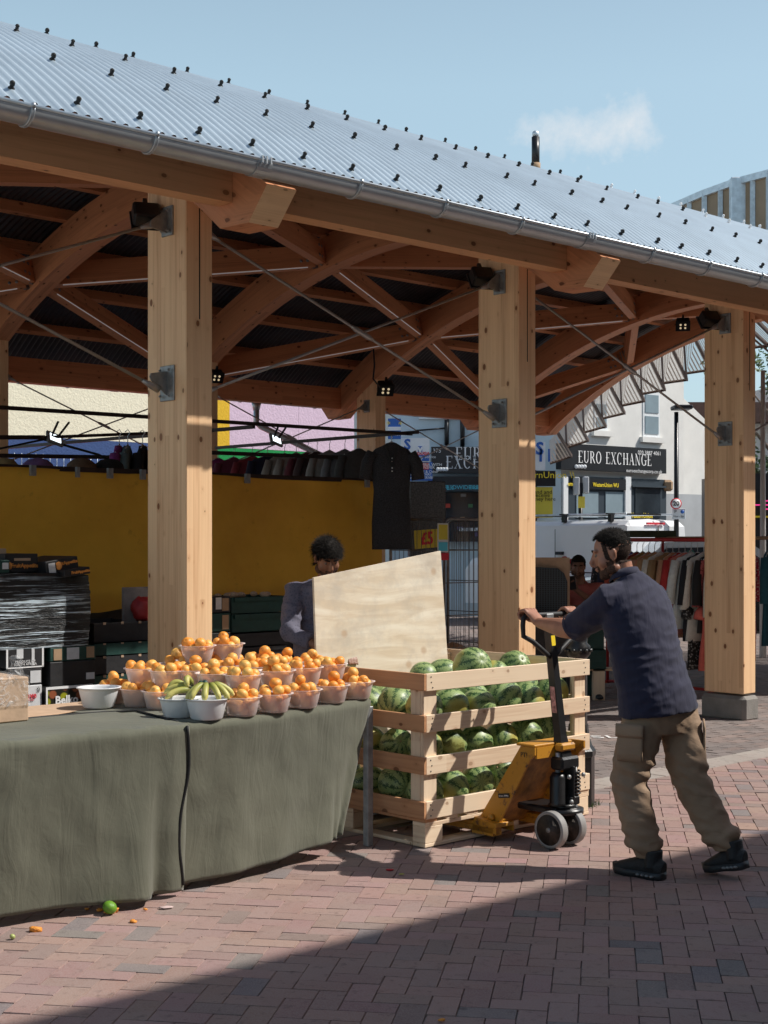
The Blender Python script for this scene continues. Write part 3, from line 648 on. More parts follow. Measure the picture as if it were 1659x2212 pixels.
# ================================================================ PAVILION
pav=thing('timber_market_pavilion',P(0,0,0),'open market pavilion of pale glulam timber with a curved corrugated metal roof','pavilion')
W[pav.name]=MU.copy(); pav.matrix_world=MU
SP=3.0745; VC=4.31; ZC=-2.85; R0=7.88; RD=.40
def rad(v,R): return ZC+math.sqrt(R*R-(VC-v)**2)
# ---- columns
def column(u0,v0,front=True,ends=(True,True)):
    m=MB(); m.box((u0,v0,.235),(u0+.2,v0+.42,4.02),MU,bev=.006)
    c=m.build('column',M['glulam'],pav)
    b=MB(); b.box((u0-.025,v0-.03,-.02),(u0+.225,v0+.45,.215),MU,bev=.03); b.build('concrete_base',M['concrete'],c)
    if front:
        b=MB(); b.box((u0+.097,v0-.0015,3.0),(u0+.105,v0+.004,3.75),MU); b.build('steel_plate_slot',M['black'],c)
    vm=v0+.19
    for sd,du,on in ((-1,0,ends[0]),(1,.2,ends[1])):
        if not on: continue
        for zc,w,h in ((3.62,.12,.185),(2.61,.15,.22)):
            if not front and zc<3: continue
            b=MB(); x0,x1=(u0-.012,u0+.001) if sd<0 else (u0+.199,u0+.212)
            b.box((x0,vm-w/2,zc-h/2),(x1,vm+w/2,zc+h/2),MU,bev=.003)
            g=-.11 if zc>3 else .11; e=x0 if sd<0 else x1
            b.prism([(e,zc-.075),(e,zc+.075),(e+sd*.115,zc+g*.3+.022),(e+sd*.125,zc+g*.3),(e+sd*.115,zc+g*.3-.022)],lambda a,q,d:V((a,d,q)),vm-.006,vm+.006,MU)
            for dv in (-1,1):
                for dz in (-1,1):
                    cc=MU@V((e+sd*.004,vm+dv*(w/2-.028),zc+dz*(h/2-.03)))
                    b.tube([cc-RU*.01,cc+RU*.012*sd+RU*.0],.012,6)
                    b.tube([cc-RU*.01,cc+RU*.022*sd],.006,6)
            b.build('connection_plate',M['galv'],c)
    return c
for k in range(-1,5): column(k*SP,0)
for k in range(0,5): column(k*SP,8.20,front=False)
# ---- arches
def arch(u0,w=.22,t0=None,lab=None):
    N_=56; m=MB(); vs=[];uvs=[];fs=[]
    prof=[]
    # inner line
    inner=[]; 
    va=-.36; a0=math.asin((VC-va)/7.93)
    for i in range(N_+1):
        a=a0-2*a0*i/N_; inner.append((VC-R0*math.sin(a),ZC+R0*math.cos(a)))
    inner[0]=(-.36,3.487); inner[-1]=(2*VC+.36,3.487)
    outer=[(-.806,3.672)]
    b0=math.asin((VC+.806)/(R0+RD)); z_=ZC+(R0+RD)*math.cos(b0)
    for i in range(1,N_):
        a=b0-2*b0*i/N_; outer.append((VC-(R0+RD)*math.sin(a),ZC+(R0+RD)*math.cos(a)))
    outer.append((2*VC+.806,3.672))
    inner=[(-.634,3.48)]+inner+[(2*VC+.634,3.48)]; outer=[outer[0]]+outer+[outer[-1]]
    L=0
    K=len(inner)
    for i in range(K):
        if i: L+=math.hypot(inner[i][0]-inner[i-1][0],inner[i][1]-inner[i-1][1])
        for (v,z) in (inner[i],outer[i]):
            for uu in (u0,u0+w): vs.append(MU@V((uu,v,z)))
        # order: in0,in1,out0,out1
        prof.append(L)
    def q(i,a,b,h0,h1):
        fs.append((4*i+a,4*i+4+a,4*i+4+b,4*i+b)); uvs.append([(prof[i],h0),(prof[i+1],h0),(prof[i+1],h1),(prof[i],h1)])
    for i in range(K-1):
        q(i,0,2,0,.4); q(i,3,1,.8,1.2); q(i,1,0,1.5,1.72); q(i,2,3,2,2.22)
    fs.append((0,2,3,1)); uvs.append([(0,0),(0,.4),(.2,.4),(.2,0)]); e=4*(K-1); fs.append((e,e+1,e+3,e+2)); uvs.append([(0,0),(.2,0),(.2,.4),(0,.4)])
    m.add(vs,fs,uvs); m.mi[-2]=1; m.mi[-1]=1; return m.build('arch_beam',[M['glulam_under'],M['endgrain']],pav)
AU=[k*SP-.01 for k in range(-1,5)]+[14.05]
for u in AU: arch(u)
# ---- eave beams front and back
for k in range(len(AU)-1):
    for vf in (lambda v:v, lambda v:2*VC-v):
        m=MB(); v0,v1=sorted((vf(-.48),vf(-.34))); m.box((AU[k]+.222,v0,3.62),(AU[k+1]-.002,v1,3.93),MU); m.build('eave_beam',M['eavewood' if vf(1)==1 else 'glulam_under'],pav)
m=MB(); m.box((14.272,-.48,3.62),(14.6,-.34,3.93),MU); m.build('eave_beam',M['eavewood'],pav)
# ---- purlins
TH=[math.radians(36.9-5.27*k) for k in range(15)]
for t in TH[1:-1]:
    for (ua,ub) in ((-3.3,5.2),(5.2,14.3)):
        m=MB(); c=V((0,VC-8.345*math.sin(t),ZC+8.345*math.cos(t))); up=V((0,-math.sin(t),math.cos(t)))
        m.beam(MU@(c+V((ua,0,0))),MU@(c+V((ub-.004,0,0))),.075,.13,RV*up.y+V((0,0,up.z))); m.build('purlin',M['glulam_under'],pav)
# ---- zigzag diagonal braces in the curved plane
def npt(k,v,dz=0):
    R=R0+.20+dz; u=(k*SP+.1) if k<5 else 14.16
    a=math.asin((VC-v)/R); return MU@V((u,v,ZC+R*math.cos(a)))
odd=[7.35,4.31,1.27]; even=[8.75,5.9,2.72,-.13]
for k in range(-1,5):
    A,B=(k,k+1)
    ev=even if k%2==0 else odd; ov=odd if k%2==0 else even
    ln=[]
    if k%2==0: seq=[(A,8.75),(B,7.35),(A,5.9),(B,4.31),(A,2.72),(B,1.27),(A,-.13)]
    else: seq=[(B,8.75),(A,7.35),(B,5.9),(A,4.31),(B,2.72),(A,1.27),(B,-.13)]
    for (ka,va),(kb,vb) in zip(seq,seq[1:]):
        a=npt(ka,va); b=npt(kb,vb); d=(b-a).normalized(); a2=a+d*.16; b2=b-d*.16
        vm=(va+vb)/2; up=(RV*-((VC-vm)/8)+V((0,0,1))).normalized()
        m=MB(); m.beam(a2,b2,.11,.27,up); o=m.build('diagonal_brace',M['glulam_under'],pav)
        for e,sg in ((a2,1),(b2,-1)):
            m=MB(); m.beam(e-d*sg*.10,e+d*sg*.03,.02,.28,up); m.beam(e-d*sg*.105,e-d*sg*.095,.22,.3,up)
            sd=d.cross(up).normalized()
            for dx in (.09,.17):
                for dz in (-.06,.06):
                    c=e+d*sg*dx+up*dz; m.tube([c-sd*.06,c+sd*.06],.02,8)
            m.build('steel_joint',M['galv'],o)
        if k in (-1,0,1,2,3) and (ka+int(va))%2==0:
            m=MB(); n_=d.cross(up).normalized(); s_=-1 if n_.dot(V((0,-1,0)))<0 else 1
            off=up*-.145+n_*s_*.05; m.beam(a2+d*.1+off,b2-d*.1+off,.008,.010,up); m.build('light_strip',M['led'],o)
# light strip along one line under the front purlins
# ---- roof sheet
RR=8.42
e0=math.asin((VC+.85)/RR)
m=MB(); ua,ub=-3.3,14.62; pitch=.076; nu=int((ub-ua)/pitch*6); na=44
vs=[];fs=[]
for i in range(nu+1):
    u=ua+(ub-ua)*i/nu; h=.0115*math.cos(2*PI*u/pitch)
    for j in range(na+1):
        a=e0-2*e0*j/na; vs.append(MU@V((u,VC-(RR+h)*math.sin(a),ZC+(RR+h)*math.cos(a))))
for i in range(nu):
    for j in range(na): fs.append((i*(na+1)+j,(i+1)*(na+1)+j,(i+1)*(na+1)+j+1,i*(na+1)+j+1))
m.add(vs,fs,[[(0,0)]*4]*len(fs),0,True)
roofo=m.build('corrugated_roof_sheet',M['roof'],pav)
m=MB(); m.add([q_-V((0,0,.004)) for q_ in vs],fs,[[(0,0)]*4]*len(fs),0,True); m.build('roof_underside',M['lining'],roofo)
# ---- roof fixings (black storm caps)
capm=MB(); capm.lathe([(.026,-.004),(.026,.004),(.016,.012),(.015,.030),(.021,.034),(.016,.046),(.003,.052)],(0,0,0),10)
capm.box((-.004,-.024,.02),(.004,.024,.04))
cme=capm.mesh('roof_fixing',[M['black']])
caps=[]
for r,t in enumerate(TH[:9]):
    u=-3.1+(.19 if r%2 else 0)
    while u<14.5:
        uu=round((u+rnd.uniform(-.03,.03))/pitch)*pitch; tt=t+rnd.uniform(-.0012,.0012)
        caps.append((r,uu,tt)); u+=.38
caps2=[]
for r,u,t in caps:
    R=RR+.0095; p=MU@V((u,VC-R*math.sin(t),ZC+R*math.cos(t)))
    x=CX+F*p.x/p.y; vis=(-20<x<1680) and r<=5
    caps2.append((vis,p.y,r,u,t))
vis=sorted([c for c in caps2 if c[0]],key=lambda c:c[1]); rest=[c for c in caps2 if not c[0]]+vis[100:]
def capT(u,t):
    R=RR+.0085; return Matrix.Translation((u,VC-R*math.sin(t),ZC+R*math.cos(t)))@Matrix.Rotation(t,4,'X')@Matrix.Rotation(rnd.uniform(-.4,.4),4,'Z')@Matrix.Rotation(rnd.uniform(-.12,.12),4,'X')@Matrix.Diagonal((.68,.68,.78,1))
for c in vis[:100]:
    o=bpy.data.objects.new('roof_fixing',cme); COL.objects.link(o); o.parent=roofo; o.matrix_local=capT(c[3],c[4])
bm=bmesh.new()
for c in rest:
    b0=len(bm.verts); bm.from_mesh(cme); bm.verts.ensure_lookup_table(); T=capT(c[3],c[4])
    for q in bm.verts[b0:]: q.co=T@q.co
me=bpy.data.meshes.new('roof_fixings'); bm.to_mesh(me); bm.free()
o=bpy.data.objects.new('roof_fixings',me); COL.objects.link(o); o.parent=roofo; o['kind']='stuff'
# ---- gutters
for sgn,g0,g1 in ((1,-3.3,14.5),(-1,-3.3,14.3)):
    vg=-.915 if sgn>0 else 2*VC+.915; zg=3.742; r=.075
    m=MB(); pr=[]
    for i in range(13): a=PI+PI*i/12; pr.append((r*math.cos(a),r*math.sin(a)))
    vs=[];fs=[]
    nseg=18
    for i in range(nseg+1):
        u=g0+(g1-g0)*i/nseg
        for (x,z) in pr: vs.append(MU@V((u,vg+x,zg+z)))
        for (x,z) in reversed(pr): vs.append(MU@V((u,vg+x*.96,zg+z*.96)))
    k=26
    for i in range(nseg):
        for j in range(k): fs.append((i*k+j,i*k+(j+1)%k,(i+1)*k+(j+1)%k,(i+1)*k+j))
    m.add(vs,fs,None,0,True)
    gu=m.build('gutter',M['gutter'],pav)
    m=MB(); m.tube([MU@V((g0,vg-sgn*r,zg+.004)),MU@V((g1,vg-sgn*r,zg+.004))],.010,8); m.build('gutter_rim',M['galvbright'],gu)
    u=g0+.25; q=0
    while u<g1:
        m=MB()
        if q%4==0:
            w=.05
            for i in range(12):
                a=PI+PI*i/12; a2=PI+PI*(i+1)/12
                m.beam(MU@V((u,vg+.079*math.cos(a),zg+.079*math.sin(a))),MU@V((u,vg+.079*math.cos(a2),zg+.079*math.sin(a2))),w*2,.004,RV*math.cos(a)+V((0,0,math.sin(a))))
            for dx in (-.03,0,.03): m.box((u+dx-.004,vg-.09*sgn-.004,zg-.02),(u+dx+.004,vg-.09*sgn+.008,zg+.02),MU)
        else:
            path=[MU@V((u,vg+.080*math.cos(PI+PI*i/12),zg+.080*math.sin(PI+PI*i/12))) for i in range(13)]
            path+= [MU@V((u,vg+.05,zg+.025)),MU@V((u,vg+.2,zg+.02))] if sgn>0 else []
            for du in (-.006,.006): m.tube([p+RU*du for p in path],.006,6)
            m.tube([MU@V((u,vg-.083*sgn,zg-.004)),MU@V((u,vg-.083*sgn,zg+.016))],.011,8)
        m.build('gutter_bracket',M['gutter'],gu); u+=.72; q+=1
# downpipe at the back
m=MB(); g=MU@V((8.05,2*VC+.915,3.68))
m.tube([g,g-V((0,0,.12))],[.075,.045],12); m.tube([g-V((0,0,.1)),g-V((0,0,.3)),g-V((0,0,.36))+RU*.05-RV*.05,MU@V((8.75,8.75,2.85)),MU@V((8.85,8.72,2.7)),MU@V((8.85,8.72,0.05))],.045,12)
m.build('downpipe',M['gutter'],pav)
# ---- tie rods
def rods(v,zu,zl,k0,k1,thick,name='tie_rod'):
    for k in range(k0,k1):
        for a,b in (((k*SP+.2,zu),((k+1)*SP,zl)),((k*SP+.2,zl),((k+1)*SP,zu))):
            p=MU@V((a[0]+.1,v,a[1]-.03)); q=MU@V((b[0]-.1,v,b[1]-.03)); d=(q-p).normalized()
            if a[1]<b[1]: p+=RV*.025; q+=RV*.025
            m=MB(); m.tube([p,q],thick,8)
            for e,s_ in ((p,1),(q,-1)):
                m.tube([e-d*s_*.03,e+d*s_*.03,e+d*s_*.1],[thick*2.6,thick*2.2,thick*1.1],8)
            c=(p+q)/2
            if a[1]>b[1]: m.tube([c-d*.11,c-d*.07,c+d*.07,c+d*.11],[thick,thick*2,thick*2,thick],8)
            m.build(name,M['rod'],pav)
rods(.19,3.62,2.61,-1,3,.010); rods(8.39,3.62,2.61,0,4,.009)
# ---- pleated perforated gable canopy
q=N('perforated_bronze_sheet'); uv=q.n('ShaderNodeUVMap').outputs[0]
mp=q.n('ShaderNodeMapping'); mp.inputs['Scale'].default_value=(30,30,1); q.l(uv,mp.inputs[0])
vo=q.n('ShaderNodeTexVoronoi',i_Scale=1.0,i_Randomness=0.0); vo.voronoi_dimensions='2D'; q.l(mp.outputs[0],vo.inputs['Vector'])
hole=q.ramp(vo.outputs['Distance'],[(.36,0.0),(.40,1.0)])
q.l(hole,q.b.inputs['Alpha']); q.b.inputs['Base Color'].default_value=(.62,.52,.43,1); q.set(Roughness=.5,Metallic=.2)
M['perf']=q.m
M['bronze']=pm('bronze_frame',(.10,.06,.045),.5,.3,.2,10)
def canopy(side):
    nf=46
    for i in range(nf):
        m=MB(); fr=MB(); 
        def fold(k):
            a=math.radians(-38+76*k/nf)*1.0
            va=VC+R0*math.sin(a)*1.0; za=ZC+(R0+.05)*math.cos(a)
            s_=1 if a>=0 else -1
            b=a+math.radians(6.9)*math.tanh(a/math.radians(9))
            pl=.19 if k%2 else -.19
            ro=.45*max(0,(abs(a)-math.radians(14))/math.radians(22))
            return V((14.30,va,za)),V((15.75+pl,VC+(R0-.02+ro)*math.sin(b),ZC+(R0+ro)*math.cos(b)))
        a0,b0=fold(i); a1,b1=fold(i+1)
        w=(a1-a0).length; L0=(b0-a0).length
        m.quad(MU@a0,MU@a1,MU@b1,MU@b0,uvs=[(0,0),(w,0),(w,L0),(0,L0)])
        o=m.build('perforated_panel',M['perf'],pav)
        fr.beam(MU@a0,MU@b0,.035,.05); fr.beam(MU@b0,MU@b1,.03,.045); fr.build('fold_rib',M['bronze'],o)
canopy(1)
# ---- floodlights fixed to the structure
def floodlight(p,d,sz,label,on=True):
    t=thing('floodlight',p,label,'floodlight','black floodlights under the pavilion roof')
    T=frame(p,d.cross(V((0,0,1))).normalized(),V((0,0,1)))  # z axis = ... 
    z=d.normalized(); x=z.cross(V((0,0,1))).normalized(); y=x.cross(z)
    T=Matrix(((x.x,y.x,z.x,p.x),(x.y,y.y,z.y,p.y),(x.z,y.z,z.z,p.z),(0,0,0,1)))
    m=MB(); m.box((-sz,-sz*.8,-sz*.7),(sz,sz*.8,sz*.5),T,bev=sz*.15); m.box((-sz*1.1,-sz*.9,sz*.42),(sz*1.1,sz*.9,sz*.6),T)
    m.build('housing',M['blackmetal'],t)
    m=MB(); m.box((-sz*.15,sz*.7,-sz*.4),(sz*.15,sz*1.5,-sz*.1),T); m.build('bracket',M['blackmetal'],t)
    for a in (-.35,.35):
        for b in (-.3,.3):
            m=MB(); m.ball(T@V((a*sz,b*sz,sz*.62)),sz*.17,5); m.build('lamp',M['warmled'],t)
M['warmled']=pm('warm_led',(1,.8,.5),.4,0,.01,5,emit=.45)
def onarch(k,v,dz): return MU@V((k*SP-.06,v,rad(v,R0)+dz))
floodlight(P(-.09,.30,3.66),V((-.2,.6,-.5)),.085,'black floodlight beside the top of the nearest column')
floodlight(P(SP-.09,.30,3.66),V((-.2,.6,-.5)),.085,'black floodlight beside the top of the middle column')
floodlight(P(2*SP-.09,.30,3.66),V((-.2,.6,-.5)),.085,'black floodlight beside the top of the rightmost column')
floodlight(pd(832,838,20.6),V((.1,-.6,-.6)),.11,'small lit spotlight hanging above the rear column')
floodlight(pd(1475,700,16.5),V((-.1,-.6,-.6)),.075,'small lit spotlight under the right end arch')
floodlight(pd(466,812,16.0),V((.3,-.6,-.5)),.075,'small lit spotlight just right of the nearest column')
M['cable']=M['black']
m=MB(); a=pd(806,742,20.3); m.tube([a,a+V((.02,0,-.3)),a+V((.0,0,-.5)),pd(820,836,20.5)],.012,6); tag(m.build('power_cable',M['cable']),'black cable looping down to the spotlight above the rear column','cable')
# ================================================================ far canopy above the roof
fc=thing('curved_entrance_canopy',pd(1600,1500,31),'curved bronze panelled canopy in a galvanised frame rising behind the roof','canopy')
rim=[(1400,470),(1455,447),(1520,419),(1590,394),(1659,376),(1740,362),(1830,352)]
def rimp(i,dz,Y=None): x,y=rim[i]; Yq=32.5-1.6*i*.5; p=pd(x,y,Yq); return p+V((0,0,dz))
for i in range(len(rim)-1):
    a,b=rimp(i,0),rimp(i+1,0)
    m=MB(); m.quad(a-V((0,0,2.4)),b-V((0,0,2.4)),b,a,uvs=[(0,0),(1.2,0),(1.2,2.4),(0,2.4)])
    o=m.build('bronze_panel',M['bronzepanel'] if 'bronzepanel' in M else M.setdefault('bronzepanel',pm('bronze_panel',(.30,.22,.14),.6,.2,.1,3)),fc)
    m=MB(); up=V((0,0,1)); off=V((0,-.06,0))
    m.beam(a+off,b+off,.10,.14); m.beam(a+off-up*1.35,b+off-up*1.35,.08,.12); m.beam(a+off-up*2.4,b+off-up*2.4,.08,.12)
    for f_ in (.0,.5):
        c=a.lerp(b,f_)+off; m.beam(c+up*-.01,c-up*2.4,.09 if f_ else .1,.08,V((0,1,0)))
    m.build('galvanised_frame',M['galvbright'],fc)
for i in (3,):
    a=rimp(i,0)+V((0,-.12,0)); m=MB(); m.box((a.x-.16,a.y-.12,0),(a.x+.16,a.y+.08,a.z+.06),bev=.02); m.build('main_post',M['galvbright'],fc)
# ================================================================ STALL: yellow tarp and frames
q=N('mustard_tarpaulin'); co=q.n('ShaderNodeTexCoord').outputs['Object']
n1=q.n('ShaderNodeTexNoise',i_Scale=1.6,i_Detail=8.0,i_Roughness=.6); q.l(co,n1.inputs['Vector'])
n3=q.n('ShaderNodeTexNoise',i_Scale=9.0,i_Detail=6.0,i_Roughness=.7); q.l(co,n3.inputs['Vector'])
c=q.ramp(n1.outputs['Fac'],[(.3,(.66,.33,.03)),(.7,(.84,.46,.05))]); c=q.mix(q.ramp(n3.outputs['Fac'],[(.62,0.0),(.75,.5)]),c,(.30,.16,.015))
tr=q.n('ShaderNodeBsdfTranslucent'); q.l(c,tr.inputs['Color']); q.l(c,q.b.inputs['Base Color']); q.set(Roughness=.6)
mxs=q.n('ShaderNodeMixShader'); mxs.inputs[0].default_value=.25; q.l(q.b.outputs[0],mxs.inputs[1]); q.l(tr.outputs[0],mxs.inputs[2]); q.l(mxs.outputs[0],q.out.inputs[0])
n4=q.n('ShaderNodeTexNoise',i_Scale=3.0,i_Detail=3.0); q.l(co,n4.inputs['Vector']); q.bump(n4.outputs['Fac'],.35,.05); M['tarp']=q.m
st=thing('market_stall_frame',P(1.5,3,0),'dark steel stall framework with rails holding the mustard tarpaulin and clothes','stall frame')
M['brownsteel']=pm('brown_steel',(.035,.022,.018),.5,.3,.3,15)
def bar(a,b,r,name='rail'): m=MB(); m.beam(a,b,r*2,r*2); return m.build(name,M['brownsteel'],st)
m=MB(); vs=[];fs=[]; nu,nz=90,24
for i in range(nu+1):
    u=-2.2+(3.42+2.2)*i/nu
    for j in range(nz+1):
        f=j/nz; sag=.018*math.sin(u*2.1)**2; zt=2.15-sag; zb=1.02+.10*math.sin((u+.9)*1.1)+.02*math.sin(u*9)+ (.18*max(0,(u-2.9)/.5))
        z=zt*(1-f)+zb*f; dv=.02*math.sin(u*3+f*3)+.05*f*f*noise.noise(V((u*2,f*2,3)))+.012*noise.noise(V((u*7,f*5,1)))+(.03*math.sin(f*12) if False else 0)
        vs.append(P(u,1.9+dv,z))
for i in range(nu):
    for j in range(nz): fs.append((i*(nz+1)+j,(i+1)*(nz+1)+j,(i+1)*(nz+1)+j+1,i*(nz+1)+j+1))
m.add(vs,fs,None,0,True); tp=m.build('tarpaulin',M['tarp']); m=MB(); m.box((-2.4,2.02,0),(3.5,2.04,1.25),MU); tag(m.build('dark_backing',M['blackrubber']),'added black backing standing in for the darkness below and behind the mustard tarpaulin','dark backing')  # black backing added in place of the shade below the tarpaulin
tag(tp,'mustard yellow tarpaulin hung as the back wall of the fruit stall','tarpaulin')
bar(P(-2.4,1.93,2.15),P(3.45,1.93,2.15),.018); bar(P(-2.4,4,2.76),P(5.85,4,2.80),.017)
bar(P(5.8,3.85,2.81),P(5.8,7.5,2.81),.018); bar(P(3.82,4.2,2.78),P(3.82,9.5,2.81),.018); bar(P(5.8,4,0),P(5.8,4,2.85),.03,'upright'); bar(P(5.8,7.4,0),P(5.8,7.4,2.85),.03,'upright')
bar(P(3.42,1.93,0),P(3.42,1.93,2.2),.02,'upright'); bar(P(-2.4,1.93,0),P(-2.4,1.93,2.2),.02,'upright')
bar(P(3.35,5.0,2.55),P(5.8,5.0,2.58),.02); bar(P(1.4,5.5,2.45),P(3.2,5.5,2.5),.02)
u_,z_=pv(95,1000,5.0); bar(P(u_,5.0,0),P(u_,5.0,2.66),.05,'upright'); bar(P(-1,5,2.48),P(u_,5.0,2.62),.02); bar(P(u_,5.0,2.62),P(3.8,5,2.78),.015)
m=MB(); a=P(u_,5,2.6); m.tube([a,a+RU*.6+V((0,0,-.12)),a+RU*1.2+V((0,0,-.33)),a+RU*1.5+V((0,0,-.36))],.012,6); m.tube([a,a-RU*.6+V((0,0,-.14)),a-RU*1.5+V((0,0,-.18))],.01,6); tag(m.build('power_cable',M['black']),'black cable strung across the clothes stall in front of the blue wall band','cable')
def clip_lamp(px,py,v,label):
    u,z=pv(px,py,v); p=P(u,v,z); t=thing('clip_lamp',p,label,'work lamp','lit work lamps clipped to the stall rails')
    T=frame(p,RU*.96+V((0,0,-.28)),RV*.5+V((0,0,.86))); m=MB(); m.box((-.09,-.065,-.015),(.09,.065,.015),T,bev=.005); m.build('casing',M['galv'],t)
    m=MB(); T2=T; 
    zz=T.to_3x3()@V((0,0,1)); sgn=1 if zz.dot(-p)>0 else -1
    m.box((-.06,-.04,.015*sgn),(.06,.04,.018*sgn) if sgn>0 else (.06,.04,-.014),T); m.build('lit_panel',M['coolled'],t)
    m=MB()
    for s in (-1,1): m.beam(p+RU*.09*s*.4+V((0,0,.02)),p+RU*(.1+.06*s)+V((0,0,.17)),.02,.015)
    m.build('clip',M['blackmetal'],t)
M['coolled']=pm('cool_led',(.85,.95,1),.4,0,.01,5,emit=2.2)
clip_lamp(118,948,5.0,'lit work lamp clipped above the left part of the tarpaulin'); clip_lamp(596,951,5.5,'lit work lamp clipped in front of the pink wall')
m0=[]
for i,x in enumerate((67,166,234,305,531,790)):
    u,z=pv(x,1018 if x<400 else 1013,1.87); m=MB(); m.box((u-.012,1.845,2.09),(u+.028 if i not in (1,) else u+.012,1.875,2.165),MU); tag(m.build('peg',M['galv']),'metal clip holding the top edge of the mustard tarpaulin','clip','clips along the tarpaulin edge')
# ---- garments
def garment(p,wd,col,label,L=1.0,width=.40,slv=.5,cat='garment',group=None,hang=True,pat=None,hook=.14,mt=None,flare=.03,seed=None):
    t=thing('garment',p,label,cat,group); ax=V(wd).normalized(); th=ax.cross(V((0,0,1)))
    k=rnd.random()*50; m=MB(); rings=[]
    def wob(z): return th*(.02*noise.noise(V((z*3,k,0))))
    h=width/2
    prof=[(0,.04,.03),(.02,.07,.035),(.05,h*.75,.035),(.09,h*.95,.04),(.2,h*.92,.05),(.45*L,h*.85,.045),(.75*L,h*.95+flare*.5,.05),(L,h+flare,.055)]
    for d,a,b in prof: rings.append((p-V((0,0,d))+wob(d),a,b,ax))
    m.loft(rings,n=16)
    for s in (-1,1):
        a=p+ax*s*h*.86-V((0,0,.085)); e=a+ax*s*.07-V((0,0,slv))
        m.loft([(a,.05,.05),(a+ax*s*.05-V((0,0,slv*.4))+wob(k),.052,.045),(e+wob(k+1),.055,.035)],n=8)
    vs=[]
    for i,q_ in enumerate(m.v): m.v[i]=q_+th*.012*noise.noise(q_*14)+ax*.012*noise.noise(q_*9+V((5,0,0)))
    if mt is None:
        nm='fabric_%d'%int(rnd.random()*1e6); mt=pm('garment_fabric',tuple(min(.8,c_*1.35) for c_ in col),.85,0,.12,30,.1)
        if pat: 
            q=N('printed_fabric'); co=q.n('ShaderNodeTexCoord').outputs['Object']; vo=q.n('ShaderNodeTexVoronoi',i_Scale=38.0); q.l(co,vo.inputs['Vector'])
            q.l(q.ramp(vo.outputs['Distance'],[(.25,pat),(.4,col)]),q.b.inputs['Base Color']); q.set(Roughness=.85); mt=q.m
    m.build('cloth',mt,t)
    if hang:
        m=MB(); m.tube([p-ax*h*.8-V((0,0,.07)),p+V((0,0,.01)),p+ax*h*.8-V((0,0,.07))],.008,6)
        m.tube([p,p+V((0,0,hook*.6)),p+V((0,0,hook*.8))+th*.02,p+V((0,0,hook)),p+V((0,0,hook*.85))-th*.025],.004,5); m.build('hanger',M['white'] if rnd.random()<.5 else M['galvbright'],t)
    return t
seq=[((.03,.03,.035),'dark floral',(.3,.2,.22)),((.015,.015,.018),'black',None),((.012,.012,.03),'midnight',None),((.42,.08,.05),'brick red',None),((.02,.03,.35),'royal blue',None),((.25,.04,.03),'maroon',None),((.30,.19,.07),'ochre',None),((.48,.24,.15),'peach',None),((.42,.26,.14),'tan',None),((.6,.58,.54),'white buttoned',None),((.28,.19,.10),'khaki',None),((.45,.24,.14),'dusty orange',None),((.38,.03,.03),'scarlet',None),((.5,.18,.14),'salmon',None),((.55,.60,.68),'pale blue',None),((.012,.013,.018),'jet black long',None),((.5,.5,.47),'light grey',None),((.012,.012,.014),'black short',None),((.50,.12,.12),'coral pink embroidered',(.2,.05,.04)),((.55,.50,.42),'cream',None)]
rl=thing('clothes_rail',P(7.7,2.2,0),'red clothes rail packed with garments left of the rightmost column','clothes rail')
m=MB(); m.tube([P(7.7,1.2,1.64),P(7.7,2.8,1.64)],.022,8); m.build('top_bar',M['red'],rl)
for vv in (1.25,2.75):
    m=MB(); m.tube([P(7.7,vv,0.05),P(7.7,vv,1.64)],.018,8); m.tube([P(7.45,vv,0.05),P(7.95,vv,.05)],.018,8); m.build('end_frame',M['red'],rl)
m=MB(); m.tube([P(7.7,1.25,.06),P(7.7,2.75,.06)],.016,8); m.build('base_bar',M['red'],rl)
for i,(c,nm,pt) in enumerate(seq):
    v=2.74-i*.079
    garment(P(7.7,v,1.50),RU*.97+RV*rnd.uniform(-.35,.1),c,nm+' garment hanging on the red rail left of the rightmost column',L=rnd.uniform(.75,.95) if i not in (18,19) else (.62 if i==18 else 1.2),width=rnd.uniform(.44,.52),slv=rnd.uniform(.45,.6),group='clothes on the red rail',pat=pt)
for i,(c,nm,pt) in enumerate((((.02,.02,.02),'black sequined',(.3,.3,.3)),((.45,.10,.08),'rose long',None),((.5,.46,.40),'ivory long',(.3,.25,.2)))):
    garment(P(7.62,1.5-i*.16,1.0),RU,c,nm+' trousers hanging below the shirts on the red rail',L=.72,width=.34,slv=.1,group='clothes on the red rail',pat=pt)
rl=thing('clothes_rail',P(8.95,1.6,0),'clothes rail right of the rightmost column at the photo edge','clothes rail')
m=MB(); m.tube([P(8.95,.3,1.66),P(8.95,3.0,1.66)],.02,8); m.build('top_bar',M['kraft'],rl)
for vv in (.35,2.9): m=MB(); m.tube([P(8.95,vv,0),P(8.95,vv,1.66)],.018,8); m.build('end_frame',M['red'],rl)
for i,(c,nm,pt) in enumerate((((.05,.30,.24),'teal',None),((.55,.30,.12),'orange',None),((.55,.52,.44),'cream printed',(.35,.1,.1)),((.5,.03,.08),'crimson printed',(.7,.6,.5)),((.02,.10,.14),'dark teal',None),((.5,.06,.12),'magenta',(.1,.1,.1)),((.02,.16,.13),'bottle green',None))):
    garment(P(8.95,2.5-i*.26,1.52),RU*.9+RV*.3,c,nm+' dress hanging right of the rightmost column',L=1.25 if i%2 else 1.05,width=.46,group='dresses at the right edge',pat=pt)
